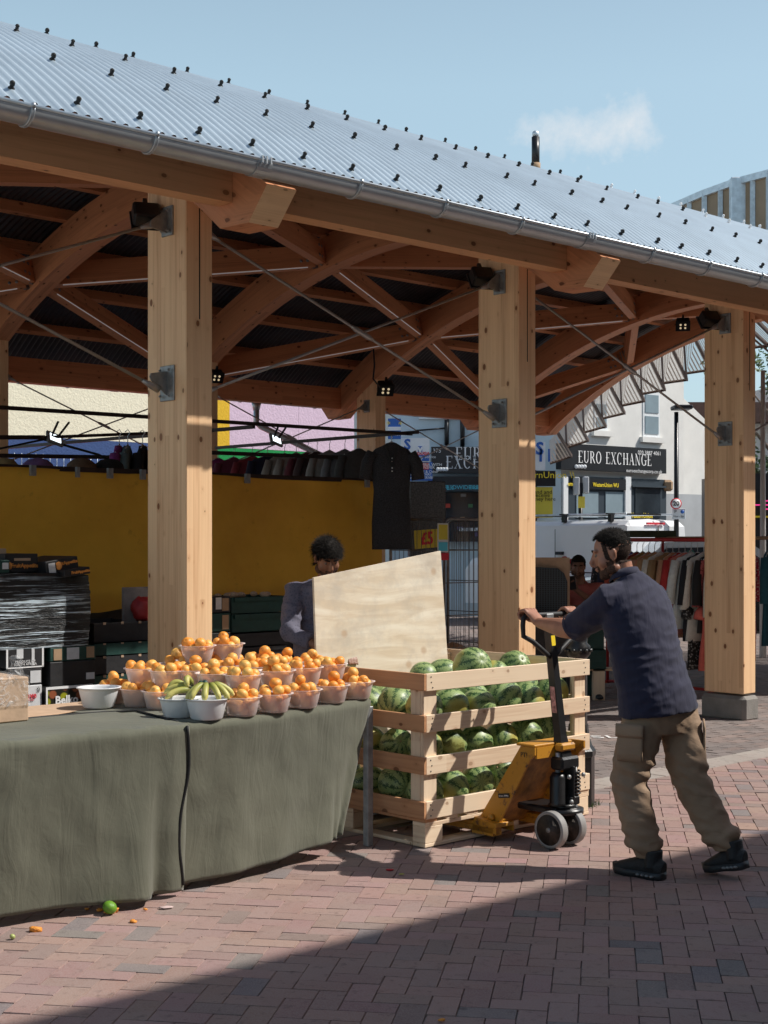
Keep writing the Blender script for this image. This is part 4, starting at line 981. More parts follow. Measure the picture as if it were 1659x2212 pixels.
# clothes on the far stall above the tarpaulin
far=[((.16,.02,.10),'purple',470),((.10,.02,.04),'dark red printed',505),((.16,.02,.03),'crimson',545),((.012,.012,.03),'navy',578),((.20,.18,.16),'grey lace',615),((.22,.20,.18),'pale grey lace',640),((.10,.02,.03),'wine',665),((.05,.03,.03),'chocolate',685),((.22,.21,.20),'light grey',712),((.13,.13,.14),'grey collared',745),((.05,.05,.05),'charcoal shiny',775)]
for c,nm,px in far:
    t_=(px-CX)/F; # on rail u=5.8
    a=P(5.8,0,0); v=(a.x-t_*a.y)/(t_*RV.y-RV.x)
    v=min(7.45,max(3.9,v))
    garment(P(5.8,v,2.67),RU*.9-RV*.25,c,nm+' top hanging on the stall rail above the tarpaulin',L=.8,width=.46,slv=.4,group='clothes above the tarpaulin')
for c,nm,px in (((.25,.18,.08),'straw',8),((.16,.08,.20),'lilac ruched',82),((.12,.07,.04),'brown striped',176),((.008,.008,.008),'black',236)):
    u,z=pv(px,1003,2.6); m=MB(); p=P(u,2.6,z-.02); m.lathe([(.13,-.16),(.125,-.03),(.11,.02),(.07,.055),(.0,.07)],p,16)
    for i,q_ in enumerate(m.v): m.v[i]=q_+(q_-p)*.12*noise.noise(q_*25)
    tag(m.build('hat',pm('hat_fabric',c,.9,0,.3,30,.3)),nm+' hat on a stand above the left part of the tarpaulin','hat','hats above the tarpaulin')
for c,nm,px in (((.14,.02,.12),'magenta scarf',322),((.10,.16,.18),'bluish scarf bundle',345),((.01,.01,.012),'black jacket',385),((.03,.035,.04),'dark grey jacket',425),((.012,.012,.014),'black quilted jacket',450)):
    px=px*.8+0; u,z=pv(px,988,3.3); garment(P(u,3.3,z+.10),RU*.7+RV*.7,c,nm+' hanging left of the nearest column above the tarpaulin',L=.7,width=.4,slv=.4,group='clothes left of the nearest column')
# dark dress at the corner
p=P(5.72,3.55,2.70)
q=N('dark_grey_jersey'); co=q.n('ShaderNodeTexCoord').outputs['Object']; n1=q.n('ShaderNodeTexNoise',i_Scale=180.0); q.l(co,n1.inputs['Vector'])
q.l(q.ramp(n1.outputs['Fac'],[(.4,(.018,.018,.02)),(.6,(.045,.045,.05))]),q.b.inputs['Base Color']); q.set(Roughness=.9)
p=pd(846,957,12.0); t=garment(p,(1,.2,0),None,'charcoal short sleeved dress hanging from the corner of the stall frame',L=.89,width=.37,slv=.22,mt=q.m,hook=.06,flare=-.02)
m=MB()
for i in range(5): m.ball(p+V((0.004,-.058,-.13-.027*i)),.006,5)
m.build('buttons',M['white'],t)
m=MB(); m.beam(p+V((-.05,-.055,-.02)),p+V((0,-.062,-.2)),.02,.006,V((0,1,0))); m.beam(p+V((.05,-.055,-.02)),p+V((0,-.062,-.2)),.02,.006,V((0,1,0))); m.build('neckline',M['black'],t)
# ================================================================ boxes behind the table
def boxv(x0,y0,x1,y1,v,depth,name,mt,label,cat='box',group=None,tilt=0,bev=.004,opened=False):
    u0,z1=pv(x0,y0,v); u1,_=pv(x1,y1,v); _,z0=pv((x0+x1)/2,y1,v); _,z1=pv((x0+x1)/2,y0,v)
    c=P((u0+u1)/2,v,z0); t=thing(name,c,label,cat,group)
    w=(u1-u0)/2; h=z1-z0; T=Matrix.Translation(c)@MU.to_3x3().to_4x4()@Matrix.Rotation(-tilt,4,'Y')
    m=MB()
    if opened:
        e=.008; m.box((-w,0,0),(w,depth,e),T); m.box((-w,0,e),(w,e,h),T); m.box((-w,depth-e,e),(w,depth,h),T); m.box((-w,e,e),(-w+e,depth-e,h),T); m.box((w-e,e,e),(w,depth-e,h),T)
    else: m.box((-w,0,0),(w,depth,h),T,bev=bev)
    m.build('carton',mt,t)
    return t,T,w,h
def sticker(t,T,x0,z0,x1,z1,mt,name='label'):
    m=MB(); m.box((x0,-.0035,z0),(x1,-.0005,z1),T); return m.build(name,mt,t)
def TF(T,x,z): return T@frame(V((x,-.005,z)),(1,0,0),(0,0,1))
# wrapped pallet stack
q=N('black_stretch_wrap'); co=q.n('ShaderNodeTexCoord').outputs['Object']; mp=q.n('ShaderNodeMapping'); mp.inputs['Scale'].default_value=(2.2,2.2,60); q.l(co,mp.inputs[0])
n1=q.n('ShaderNodeTexNoise',i_Scale=1.0,i_Detail=6.0,i_Roughness=.7,i_Distortion=.4); q.l(mp.outputs[0],n1.inputs['Vector'])
n2=q.n('ShaderNodeTexNoise',i_Scale=3.0,i_Detail=3.0); q.l(co,n2.inputs['Vector'])
st_=q.math('MULTIPLY',q.ramp(n1.outputs['Fac'],[(.53,0.0),(.60,1.0)]),q.ramp(n2.outputs['Fac'],[(.35,.15),(.6,1.0)]))
q.l(q.mix(st_,(.006,.007,.008),(.75,.90,1.0)),q.b.inputs['Base Color']); q.set(Roughness=.28); q.bump(n1.outputs['Fac'],.9,.02); M['wrap']=q.m  # bluish white streaks are highlights painted into the base colour
u0,z1=pv(-60,1235,.5); u1,_=pv(198,1235,.5); _,z1=pv(150,1237,.5); _,z0=pv(150,1397,.5)
m=MB(); vs=[];fs=[]; rn=40; hn=26
for j in range(hn+1):
    z=z0+(z1-z0)*j/hn
    for i in range(rn):
        a=2*PI*i/rn; cx_,cy_=math.cos(a),math.sin(a); k=max(abs(cx_),abs(cy_)); x=cx_/k; y=cy_/k; rr=1-.04*(abs(x)*abs(y))**4
        b=1+.03*math.sin(j/hn*PI)+.01*noise.noise(V((x*3,y*3,j*.6)))+.004*math.sin(j*2.4)
        vs.append(P((u0+u1)/2+(u1-u0)/2*x*rr*b,.5+.45+.45*y*rr*b,z-.03*(abs(x*y)**6)*(j==hn)))
for j in range(hn):
    for i in range(rn): fs.append((j*rn+i,j*rn+(i+1)%rn,(j+1)*rn+(i+1)%rn,(j+1)*rn+i))
fs.append(tuple(hn*rn+i for i in range(rn))); m.add(vs,fs,None,0,True)
tag(m.build('wrapped_stack',M['wrap']),'stack of fruit boxes bound in shiny black stretch wrap behind the table','wrapped boxes')
G='fruit boxes stacked behind the table'
t,T,w,h=boxv(10,1196,82,1236,.62,.4,'fruit_box',M['boxblack'],'black fruit box with orange lettering lying on the wrapped stack, leftmost',group=G)
text('FruitAppetite',.034,M['orangeprint'],TF(T,.02,h*.35),t,bold=.001); m=MB(); m.ball(T@V((-w*.75,-.004,h*.35)),(.02,.008,.024),6); m.build('fruit_mark',M['orangeprint'],t)
sticker(t,T,-.05,h*.62,.06,h*.76,M['card'],'hand_hole')
t,T,w,h=boxv(102,1207,172,1240,.52,.4,'fruit_box',M['boxblack'],'black fruit box with orange lettering tilted on top of the wrapped stack',group=G,tilt=math.radians(9))
text('FruitAppetite',.028,M['orangeprint'],TF(T,.03,h*.7),t,bold=.001); sticker(t,T,-w*.85,h*.15,-w*.45,h*.85,M['label']); m=MB(); m.ball(T@V((-w*.25,-.004,h*.6)),(.022,.008,.026),6); m.build('fruit_mark',M['orangeprint'],t)
t,T,w,h=boxv(140,1228,196,1243,.45,.4,'fruit_box',M['boxblack'],'black fruit box with orange lettering half under the tilted one',group=G,tilt=math.radians(7))
text('FruitAppetite',.024,M['orangeprint'],TF(T,.02,h*.5),t,bold=.001)
t,T,w,h=boxv(-20,1210,21,1238,.50,.3,'fruit_box',M['boxgreen'],'small dark green box at the left edge on the wrapped stack',group=G); sticker(t,T,w*.2,h*.3,w*.85,h*.8,M['label'])
t,T,w,h=boxv(-30,1185,14,1234,.75,.3,'fruit_box',M['card'],'brown open carton at the left edge behind the green box',group=G)
t,T,w,h=boxv(13,1401,94,1443,.5,.5,'fruit_box',M['boxblack'],'black and white box printed with its country of produce under the wrapped stack',group=G)
for a in ((-w,0,-w+.012,h),(w-.012,0,w,h),(-w,0,w,.008)): sticker(t,T,*a,M['whiteprint'],'white_edge')
text('PRODUCE OF',.022,M['whiteprint'],TF(T,0,h*.33),t); text('SOUTH AFRICA',.022,M['whiteprint'],TF(T,0,h*.19),t); sticker(t,T,-w*.45,h*.5,-w*.1,h*.98,M['label'],'weight_table'); sticker(t,T,w*.35,h*.1,w*.5,h*.98,M['label'],'weight_table')
t,T,w,h=boxv(108,1397,207,1427,.5,.5,'fruit_box',M['boxgreen'],'dark green box lid with three labels under the right end of the wrapped stack',group=G)
sticker(t,T,-w*.85,h*.1,-w*.5,h*.9,M['kraft']); sticker(t,T,-w*.28,h*.1,w*.25,h*.95,M['label']); sticker(t,T,w*.58,h*.15,w*.92,h*.95,M['kraft'])
t,T,w,h=boxv(108,1428,206,1480,.5,.5,'fruit_box',M['boxblack'],'plain black box with a small white label below the green lid',group=G); sticker(t,T,w*.58,h*.2,w*.95,h*.48,M['label'])
t,T,w,h=boxv(10,1445,91,1480,.5,.5,'fruit_box',M['boxblack'],'black box with a grey square label below the country printed box',group=G); sticker(t,T,w*.35,h*.1,w*.92,h*.85,M['label'])
t,T,w,h=boxv(0,1482,91,1560,.5,.5,'fruit_box',M['label'],'white and red vegetable box low in the left stack',group=G)
sticker(t,T,-w,0,w,h*.35,M['redprint'],'red_band'); text('we love',.05,M['redprint'],TF(T,w*.15,h*.72),t,bold=.001); text('VEGETABLES',.022,M['redprint'],TF(T,w*.15,h*.6),t); text(';)',.04,M['blackmetal'],TF(T,w*.8,h*.88),t); text('uganda',.08,M['whiteprint'],TF(T,w*.2,h*.2),t,bold=.002)
q=N('apple_print'); co=q.n('ShaderNodeTexCoord').outputs['Object']; vo=q.n('ShaderNodeTexVoronoi',i_Scale=17.0); q.l(co,vo.inputs['Vector']); rs=q.n('ShaderNodeSeparateColor'); q.l(vo.outputs['Color'],rs.inputs[0])
ap=q.mix(q.ramp(rs.outputs[0],[(.4,0.0),(.5,1.0)],'CONSTANT'),(.30,.30,.01),(.28,.08,.03)); q.l(q.mix(q.ramp(vo.outputs['Distance'],[(.35,0.0),(.5,1.0)]),ap,(.01,.01,.005)),q.b.inputs['Base Color']); M['apples']=q.m
t,T,w,h=boxv(99,1481,200,1560,.48,.5,'fruit_box',M['boxblack'],'apple printed box with white script lettering low in the left stack',group=G)
sticker(t,T,-w*.92,h*.02,w*.92,h*.9,M['apples'],'apple_picture'); sticker(t,T,-w,0,-w*.93,h,M['whiteprint'],'white_edge'); sticker(t,T,-w*.93,h*.93,w,h,M['whiteprint'],'white_edge'); text('Belko',.07,M['whiteprint'],TF(T@Matrix.Translation((0,-.004,0)),-w*.15,h*.62),t,bold=.002)
m=MB(); c=T@V((w*.75,-.06,h*.45))
m.ball(c,(.07,.06,.11),10)
for i,q_ in enumerate(m.v): m.v[i]=q_+(q_-c)*.5*noise.noise(q_*22)
tag(m.build('plastic_bag',pm('grey_plastic_film',(.10,.11,.12),.35,0,.3,20,.4)),'crumpled grey plastic bag hanging beside the apple printed box','plastic bag')
ys=[(1344,1385,.75),(1388,1413,.7),(1416,1453,.7),(1456,1500,.7),(1503,1560,.7)]
for i,(a,b,v) in enumerate(ys):
    t,T,w,h=boxv(203,a,330,b,v,.5,'fruit_box',M['boxblack'] if i in(0,2,4) else M['boxgreen'],['topmost','second','third','fourth','lowest'][i]+' open black or green tray left of the nearest column',group=G,opened=True)
    for s in (-.7,-.1,.5): sticker(t,T,w*s,h*.9,w*s+.02,h*1.03,M['card'],'torn_corner')
u,z=pv(290,1345,.95); m=MB(); m.box((u-.10,.93,z),(u+.2,.95,z+.24),MU,bev=.003); tag(m.build('grey_board',pm('grey_board',(.30,.27,.25),.9,0,.15,20)),'small grey board standing behind the trays left of the nearest column','board')
u,z=pv(306,1343,.85); m=MB(); c=P(u,.85,z+.08); m.ball(c,(.07,.07,.09),10)
for i,q_ in enumerate(m.v): m.v[i]=q_+(q_-c)*.3*noise.noise(q_*20)
tag(m.build('red_bag',M['red']),'red bag on the trays just left of the nearest column','bag')
for i,(a,b) in enumerate(((1289,1323),(1325,1364),(1367,1395),(1397,1430),(1432,1480))):
    t,T,w,h=boxv(500,a,622,b,.95,.45,'fruit_box',M['boxgreen'] if i<2 else M['boxblack'],['topmost','second','third','fourth','lowest'][i]+' green or black crate between the nearest column and the bowed man',group=G,opened=(i==0))
    m=MB(); m.box((-w+.02,-.012,h*.75),(w-.02,0,h*.98),T); m.build('rim',M['boxgreen'] if i<2 else M['boxblack'],t)
    if i==0:
        for k in range(26):
            m=MB(); c=T@V((rnd.uniform(-w*.8,w*.8),rnd.uniform(.05,.4),h*.95+rnd.uniform(0,.02))); m.ball(c,(.03,.02,.02),5); 
            if k<14: tag(m.build('ginger_root',M['card']),'pale knobbly root heaped in the topmost green crate','root vegetable','roots in the green crate')
    t,T,w,h=boxv(452,a,498,b,.85,.45,'fruit_box',M['boxblack'] if i!=1 else M['boxgreen'],['topmost','second','third','fourth','lowest'][i]+' labelled box just right of the nearest column',group=G)
    if i<2: sticker(t,T,w*.2,h*.1,w*.8,h*.9,M['kraft'] if i else M['kraft']); 
    if i==0: sticker(t,T,-w*.4,h*.2,w*.12,h*.95,M['label'])
# ================================================================ TABLE
q=N('olive_cotton'); co=q.n('ShaderNodeTexCoord').outputs['Object']; n1=q.n('ShaderNodeTexNoise',i_Scale=2.5,i_Detail=8.0); q.l(co,n1.inputs['Vector'])
q.l(q.ramp(n1.outputs['Fac'],[(.3,(.098,.100,.070)),(.7,(.140,.141,.100))]),q.b.inputs['Base Color']); q.set(Roughness=.9); q.b.inputs['Sheen Weight'].default_value=.15
mp=q.n('ShaderNodeMapping'); mp.inputs['Rotation'].default_value=(0,.5,.6); mp.inputs['Scale'].default_value=(9,9,2.2); q.l(co,mp.inputs[0]); n2=q.n('ShaderNodeTexNoise',i_Scale=1.0,i_Detail=5.0,i_Roughness=.55,i_Distortion=1.2); q.l(mp.outputs[0],n2.inputs['Vector'])
n5=q.n('ShaderNodeTexNoise',i_Scale=16.0,i_Detail=5.0,i_Distortion=1.0); q.l(co,n5.inputs['Vector'])
q.bump(q.math('ADD',n2.outputs['Fac'],q.math('MULTIPLY',n5.outputs['Fac'],.25)),.38,.02); M['cloth']=q.m
tb=thing('trestle_table',P(-1.5,-1.2,0),'long market table hidden under olive green cloths, galvanised legs showing at the right end','table')
m=MB(); m.box((-4.3,-1.76,.745),(-1.35,-.72,.772),MU); m.prism([(-1.345,-1.78),(-.9,-1.78),(-.4,-1.68),(.06,-1.58),(.06,-.70),(-1.345,-.70)],lambda a,b,d:MU@V((a,b,d)),.745,.772); m.build('tabletop',M['ply'],tb)
for (u,v) in ((.045,-1.60),(.045,-.75),(-1.4,-1.55),(-1.4,-.8),(-4.2,-1.6),(-4.2,-.8)):
    m=MB(); m.box((u-.02,v-.02,0),(u+.02,v+.02,.745),MU,bev=.003); m.build('leg',M['galv'],tb)
m=MB(); m.box((.03,-1.6,.69),(.045,-.75,.74),MU); m.build('end_rail',M['galv'],tb)
def cloth(name,ua,ub,vf,vb,hem,label,foldy,slant=0,seed=0,z0=.783):
    m=MB(); vs=[];fs=[]; nu=int((ub-ua)*46); nt=10; nd=40
    for i in range(nu+1):
        u=ua+(ub-ua)*i/nu
        vfr=vf(u); row=[]
        for j in range(nt+1): row.append((u,vb(u)+(vfr+.025-vb(u))*j/nt,z0+.002*noise.noise(V((u*5,j*.7,seed)))))
        hz=hem(u)
        for j in range(nd+1):
            f=j/nd; r=.025
            if f<.04: a=f/.04*PI/2; vv=vfr+r-r*math.sin(a); zz=z0-r+r*math.cos(a)
            else:
                g=(f-.04)/.96; zz=(z0-r)*(1-g)+hz*g; vv=vfr-foldy(u,g)
            uu=u
            if u>ub-.35 and slant: uu=u-slant*((u-(ub-.35))/.35)*(f**1.05)
            row.append((uu,vv,zz))
        if i==0: n_=len(row)
        vs+= [P(*r_) for r_ in row]
    for i in range(nu):
        for j in range(n_-1): fs.append((i*n_+j,(i+1)*n_+j,(i+1)*n_+j+1,i*n_+j+1))
    m.add(vs,fs,None,0,True); o=m.build(name,M['cloth']); tag(o,label,'tablecloth')
    o.modifiers.new('thick','SOLIDIFY').thickness=.004
    return o
def fold1(u,g):
    b=.05*g*g*(.5+.5*math.sin(u*6.5+noise.noise(V((u*2,0,1)))*3))+.012*g*math.sin(u*17+2*noise.noise(V((u*4,g,0))))-.055*g
    b+=.055*g**1.5*math.exp(-((u+1.62-.05*g)/.10)**2)-.05*g**1.5*math.exp(-((u+1.46)/.05)**2)
    return b+.006*noise.noise(V((u*9,g*5,4)))
def fold2(u,g):
    return (-.10+.08*max(0,(u+1.0)/1.05))*g**.8+.03*g*g*(.5+.5*math.sin(u*5.5+1))+.008*g*math.sin(u*19+g*2)+.005*noise.noise(V((u*9,g*6,9)))+.03*g+.02*g*g*max(0,(u+.35)/.35)*math.sin(u*30)
cloth('tablecloth',-4.3,-1.30,lambda u:-1.80-.055*max(0,min(1,(u+2.2)/.7)),lambda u:-1.15,lambda u:.03+.02*math.sin(u*2.1),'olive green cloth over the left half of the table, hanging in folds to the paving',fold1,seed=1,z0=.790)
cloth('tablecloth',-1.42,.055,lambda u:-1.795-.02*max(0,min(1,(u+1.3)/.3))+.195*max(0,(u+1.0)/1.05)**1.35,lambda u:-.72,lambda u:.035+.07*max(0,(u+1.33)/1.36)**1.5,'olive green cloth over the right half of the table beside the metal leg',fold2,slant=.27,seed=2,z0=.783)
m=MB(); m.tube([P(-1.32+.02*math.sin(g*7),-1.862-fold1(-1.31,g)-.002,.785*(1-g)+.05*g) for g in [i/20 for i in range(21)]],.007,6); m.build('hem_edge',M['black'],tb)
m=MB(); m.tube([P(-2.0+.08*i,-1.17-.010*math.sin(i*.5)-.0035*max(0,i-4)**2*.9 if i<11 else -1.30-.05*(i-10),.794) for i in range(0,11)]+[P(-1.3,-1.76,.792)],.006,6); m.build('seam_edge',M['black'],tb)
vs=[];m=MB(); c4=[P(-4.3,-1.18,.786),P(-1.75,-1.15,.786),P(-1.25,-.98,.786),P(-1.0,-.70,.786),P(-4.3,-.68,.786)]
m.prism([(p.x,p.y) for p in c4],lambda a,b,d:V((a,b,d)),.785,.789); tag(m.build('cardboard_sheet',M['card']),'flat brown cardboard sheet laid on the back of the table','cardboard')
# wrapped carton at the left edge
t=thing('wrapped_carton',P(-2.05,-1.2,.79),'brown cardboard carton wrapped in clear plastic film at the left edge of the table','carton')
m=MB(); m.box((-2.35,-1.27,.795),(-1.79,-.9,1.0),MU,bev=.006); m.build('carton',M['card'],t)
q=N('clear_film'); co=q.n('ShaderNodeTexCoord').outputs['Object']; n1=q.n('ShaderNodeTexNoise',i_Scale=22.0,i_Detail=6.0,i_Distortion=2.0); q.l(co,n1.inputs['Vector']); q.b.inputs['Base Color'].default_value=(.8,.8,.8,1); q.l(q.ramp(n1.outputs['Fac'],[(.50,.06),(.72,.5)]),q.b.inputs['Alpha']); q.set(Roughness=.2); q.bump(n1.outputs['Fac'],.8,.02); M['film']=q.m
m=MB(); m.box((-2.36,-1.277,.86),(-1.783,-.893,1.008),MU,bev=.01); c=P(-1.95,-1.15,1.02); m.lathe([(.05,-.01),(.035,.03),(.02,.06),(.035,.09),(.02,.10)],P(-1.84,-1.24,1.0),8); m.build('film',M['film'],t)
m=MB(); m.box((-2.362,-1.2795,.87),(-1.7805,-.891,.893),MU); m.build('tape',M['film'],t)
# ================================================================ BOWLS AND FRUIT
def bowlmat(n,c,a):
    q=N(n); q.b.inputs['Base Color'].default_value=(*c,1); q.set(Roughness=.35); q.b.inputs['Alpha'].default_value=a
    lw=q.n('ShaderNodeLayerWeight',i_Blend=.35); q.l(q.ramp(lw.outputs['Facing'],[(.2,a),(.95,min(1,a+.38))]),q.b.inputs['Alpha']); 
    return q.m
M['bowl']=bowlmat('clear_frosted_plastic',(.96,.84,.81),.36); M['bowlw']=bowlmat('milky_plastic',(.82,.83,.84),.86)
def bowlmesh(mt):
    m=MB(); m.lathe([(.0,.004),(.064,.0),(.070,.006),(.088,.078),(.090,.086),(.100,.088),(.101,.092),(.089,.0915),(.086,.084),(.067,.009),(.0,.008)],(0,0,0),32)
    for i in range(0): pass
    me=m.mesh('bowl',[mt]); return me
BM={'c':bowlmesh(M['bowl']),'w':bowlmesh(M['bowlw'])}
q=N('orange_peel'); oi=q.n('ShaderNodeObjectInfo'); co=q.n('ShaderNodeTexCoord').outputs['Object']; n1=q.n('ShaderNodeTexNoise',i_Scale=260.0,i_Detail=2.0); q.l(co,n1.inputs['Vector'])
c=q.ramp(oi.outputs['Random'],[(0,(.86,.30,.035)),(.5,(.93,.41,.08)),(1,(.93,.52,.13))]); n2=q.n('ShaderNodeTexNoise',i_Scale=20.0,i_Detail=4.0); q.l(co,n2.inputs['Vector'])
c=q.mix(q.ramp(n2.outputs['Fac'],[(.55,0.0),(.8,.4)]),c,(.90,.56,.20)); q.l(c,q.b.inputs['Base Color']); q.set(Roughness=.42); q.b.inputs['Subsurface Weight'].default_value=.0; q.bump(n1.outputs['Fac'],.25,.002); M['orange']=q.m
OM=[]
for k in range(3):
    m=MB(); m.ball((0,0,0),(1,1,.86+.04*k),12)
    for i,q_ in enumerate(m.v):
        r2=math.hypot(q_.x,q_.y); 
        if q_.z>0: m.v[i]=q_-V((0,0,.14*math.exp(-(r2/.14)**2)))
        m.v[i]=m.v[i]*(1+.03*noise.noise(m.v[i]*1.5+V((k*7,0,0))))
    m.tube([(0,0,.70),(0,0,.76)],.05,6,mi=1)
    OM.append(m.mesh('orange',[M['orange'],M['kraft']]))
def orange(p,r,label,group,cat='orange',name='orange'):
    o=bpy.data.objects.new(name,rnd.choice(OM)); COL.objects.link(o); o.location=p; o.scale=(r,r,r); o.rotation_euler=(rnd.uniform(-1.3,1.3),rnd.uniform(-1.3,1.3),rnd.uniform(0,6)); tag(o,label,cat,group); return o
def sl2d(px,py): return (px/1.508+200)*.6636,(py/1.508+2000)*.6636
NB=[0]
def bowl(px,pyb,z,desc,kind='c',full=True,deep=True,sc_=1.0):
    x,y=sl2d(px,pyb); p=gp(x,y-3,z)   # bottom front edge sits a bowl radius nearer
    p=V((p.x,p.y+.065,z))
    o=bpy.data.objects.new('fruit_bowl',BM['w' if kind!='c' else 'c']); COL.objects.link(o); o.location=p; o.rotation_euler=(0,0,rnd.random()*6); o.scale=(sc_,sc_,sc_)
    tag(o,desc,'bowl','plastic fruit bowls on the table')
    if kind!='c': return p
    if deep:
        m=MB()
        lab=o
    # oranges
    g='oranges in the '+desc.split(' bowl')[0]+' bowl'
    lb_='orange in the '+desc.replace('orange filled ','')
    tocam=math.atan2(-p.y,-p.x)
    if deep:
        for k in range(3):
            a=tocam+(k-1)*1.15+rnd.uniform(-.2,.2); orange(p+V((.040*math.cos(a),.040*math.sin(a),.033)),.029,lb_,g)
        for k in range(4):
            a=tocam+(k-1.5)*.85+rnd.uniform(-.15,.15); orange(p+V((.053*math.cos(a),.053*math.sin(a),.071+rnd.uniform(-.004,.006))),rnd.uniform(.027,.031),lb_,g)
    n_=5 if deep else 4
    a0=rnd.random()*6
    for k in range(n_):
        a=a0+k*2*PI/n_+rnd.uniform(-.3,.3); rr=rnd.uniform(.045,.062); orange(p+V((rr*math.cos(a),rr*math.sin(a),.098+rnd.uniform(-.008,.010))),rnd.uniform(.026,.031),lb_,g)
    if rnd.random()<.75: orange(p+V((rnd.uniform(-.02,.02),rnd.uniform(-.02,.02),.135+rnd.uniform(-.008,.006))),rnd.uniform(.028,.033),lb_,g)
    return p
Z0,Z1,Z2=.79,.886,.982
OT=lambda s: s+' of oranges on the market table'
ordn=['first','second','third','fourth','fifth','sixth','seventh','eighth','ninth','tenth']
bowl(170,470,Z0+.002,'empty milky plastic bowl standing left of the oranges','w',sc_=1.12)
front=[(248,447,'behind the empty bowl in the bottom row'),(368,465,'just right of the empty bowl in the bottom row'),(478,477,'hidden behind the bananas in the bottom row'),(878,510,'right of the bananas in the bottom row'),(1035,492,'second right of the bananas in the bottom row'),(1182,470,'third right of the bananas in the bottom row'),(1322,445,'second from the right end of the bottom row'),(1447,425,'at the right end of the bottom row nearest the crate')]
for px,py,d in front: bowl(px,py,Z0,'orange filled bowl '+d)
for px,py in ((500,420),(620,430),(740,445),(1000,425),(1130,415),(1260,400)):   # hidden supports
    bowl(px,py,Z0,'bowl of oranges mostly hidden under the second tier',deep=False) if px in (1000,1260) else None
second=[(390,362,'left end of the second tier'),(512,375,'second in the second tier'),(632,372,'third in the second tier'),(745,390,'fourth in the second tier'),(885,398,'middle of the second tier, nearest the camera'),(1050,375,'fifth from the right of the front second tier'),(1190,357,'third from the right of the front second tier'),(1312,338,'right end of the second tier')]
for px,py,d in second: bowl(px,py,Z1,'orange filled bowl '+d)
back=[(560,335),(700,330),(820,345),(940,352),(1030,335),(870,318),(980,312),(1110,325),(1225,318),(640,318),(760,312)]
for i,(px,py) in enumerate(sorted(back)): bowl(px,py,Z1,(ordn+['eleventh'])[i]+' bowl from the left inside the heap',deep=False)
bowl(660,248,Z2,'orange filled bowl on the very top of the heap, left of the two'); bowl(805,236,Z2,'orange filled bowl on the very top of the heap, right of the two')
b1=bowl(565,518,Z0,'milky bowl holding bananas, left of the two','w'); b2=bowl(705,528,Z0,'milky bowl holding bananas, right and nearer of the two','w',sc_=1.08)
q=N('banana_skin'); uv=q.n('ShaderNodeUVMap').outputs[0]; sp=q.n('ShaderNodeSeparateXYZ'); q.l(uv,sp.inputs[0]); co=q.n('ShaderNodeTexCoord').outputs['Object']; n1=q.n('ShaderNodeTexNoise',i_Scale=40.0,i_Detail=4.0); q.l(co,n1.inputs['Vector'])
c=q.ramp(sp.outputs[0],[(0,(.05,.035,.02)),(.035,(.30,.32,.06)),(.12,(.72,.63,.20)),(1,(.70,.60,.18))]); c=q.mix(q.ramp(n1.outputs['Fac'],[(.62,0.0),(.75,.45)]),c,(.35,.30,.06)); q.l(c,q.b.inputs['Base Color']); q.set(Roughness=.5); M['banana']=q.m
def bunch(c,angles,label,group,L=.14,up=.0,spread=.5,crown=None):
    t=thing('banana_bunch',c,label,'bananas',group)
    for d0,d1,off in angles:
        m=MB(); rings=[]; d0=V(d0).normalized(); d1=V(d1).normalized(); p=V(c)+V(off); n_=12
        for i in range(n_+1):
            f=i/n_; d=d0.lerp(d1,f).normalized(); r=.0158*min(1,.30+f*4)*min(1,.35+(1-f)*4.5); rings.append((p.copy(),r,r)); p=p+d*L/n_
        m.loft(rings,n=6); b=m.build('banana',M['banana'],t)
    m=MB(); m.ball(V(c),(.016,.016,.018),6); m.build('crown_stem',M['boxgreen'],t)
bunch(b1+V((.06,.02,.125)),[((-.9,-.5,.25),(-.6,-.3,-.75),(0,-.02,0)),((-.95,-.1,.3),(-.7,0,-.7),(0,0,.012)),((-.9,.3,.35),(-.6,.3,-.7),(0,.02,.0))],'yellow banana bunch lying over the left milky bowl','banana bunches')
bunch(b1+V((.10,.06,.15)),[((-.6,-.1,.7),(-.2,-.1,-1),(-.07,0,-.02)),((-.3,-.3,.8),(.2,-.2,-.9),(-.04,0,-.01))],'yellow banana bunch arching up between the two milky bowls','banana bunches',L=.12)
bunch(b2+V((-.01,.01,.165)),[((-.8,-.5,-.25),(-.35,-.3,-.9),(0,0,0)),((-.55,-.8,-.1),(-.2,-.3,-.95),(.0,-.01,0)),((0,-1,-.1),(.02,-.2,-1),(.01,-.01,0)),((.6,-.8,-.1),(.2,-.2,-.95),(.02,-.01,0)),((.9,-.4,-.2),(.35,-.2,-.9),(.03,0,0)),((.9,.3,-.1),(.5,.1,-.85),(.03,.01,0))],'yellow banana bunch standing over the right milky bowl, tips down','banana bunches',L=.125)
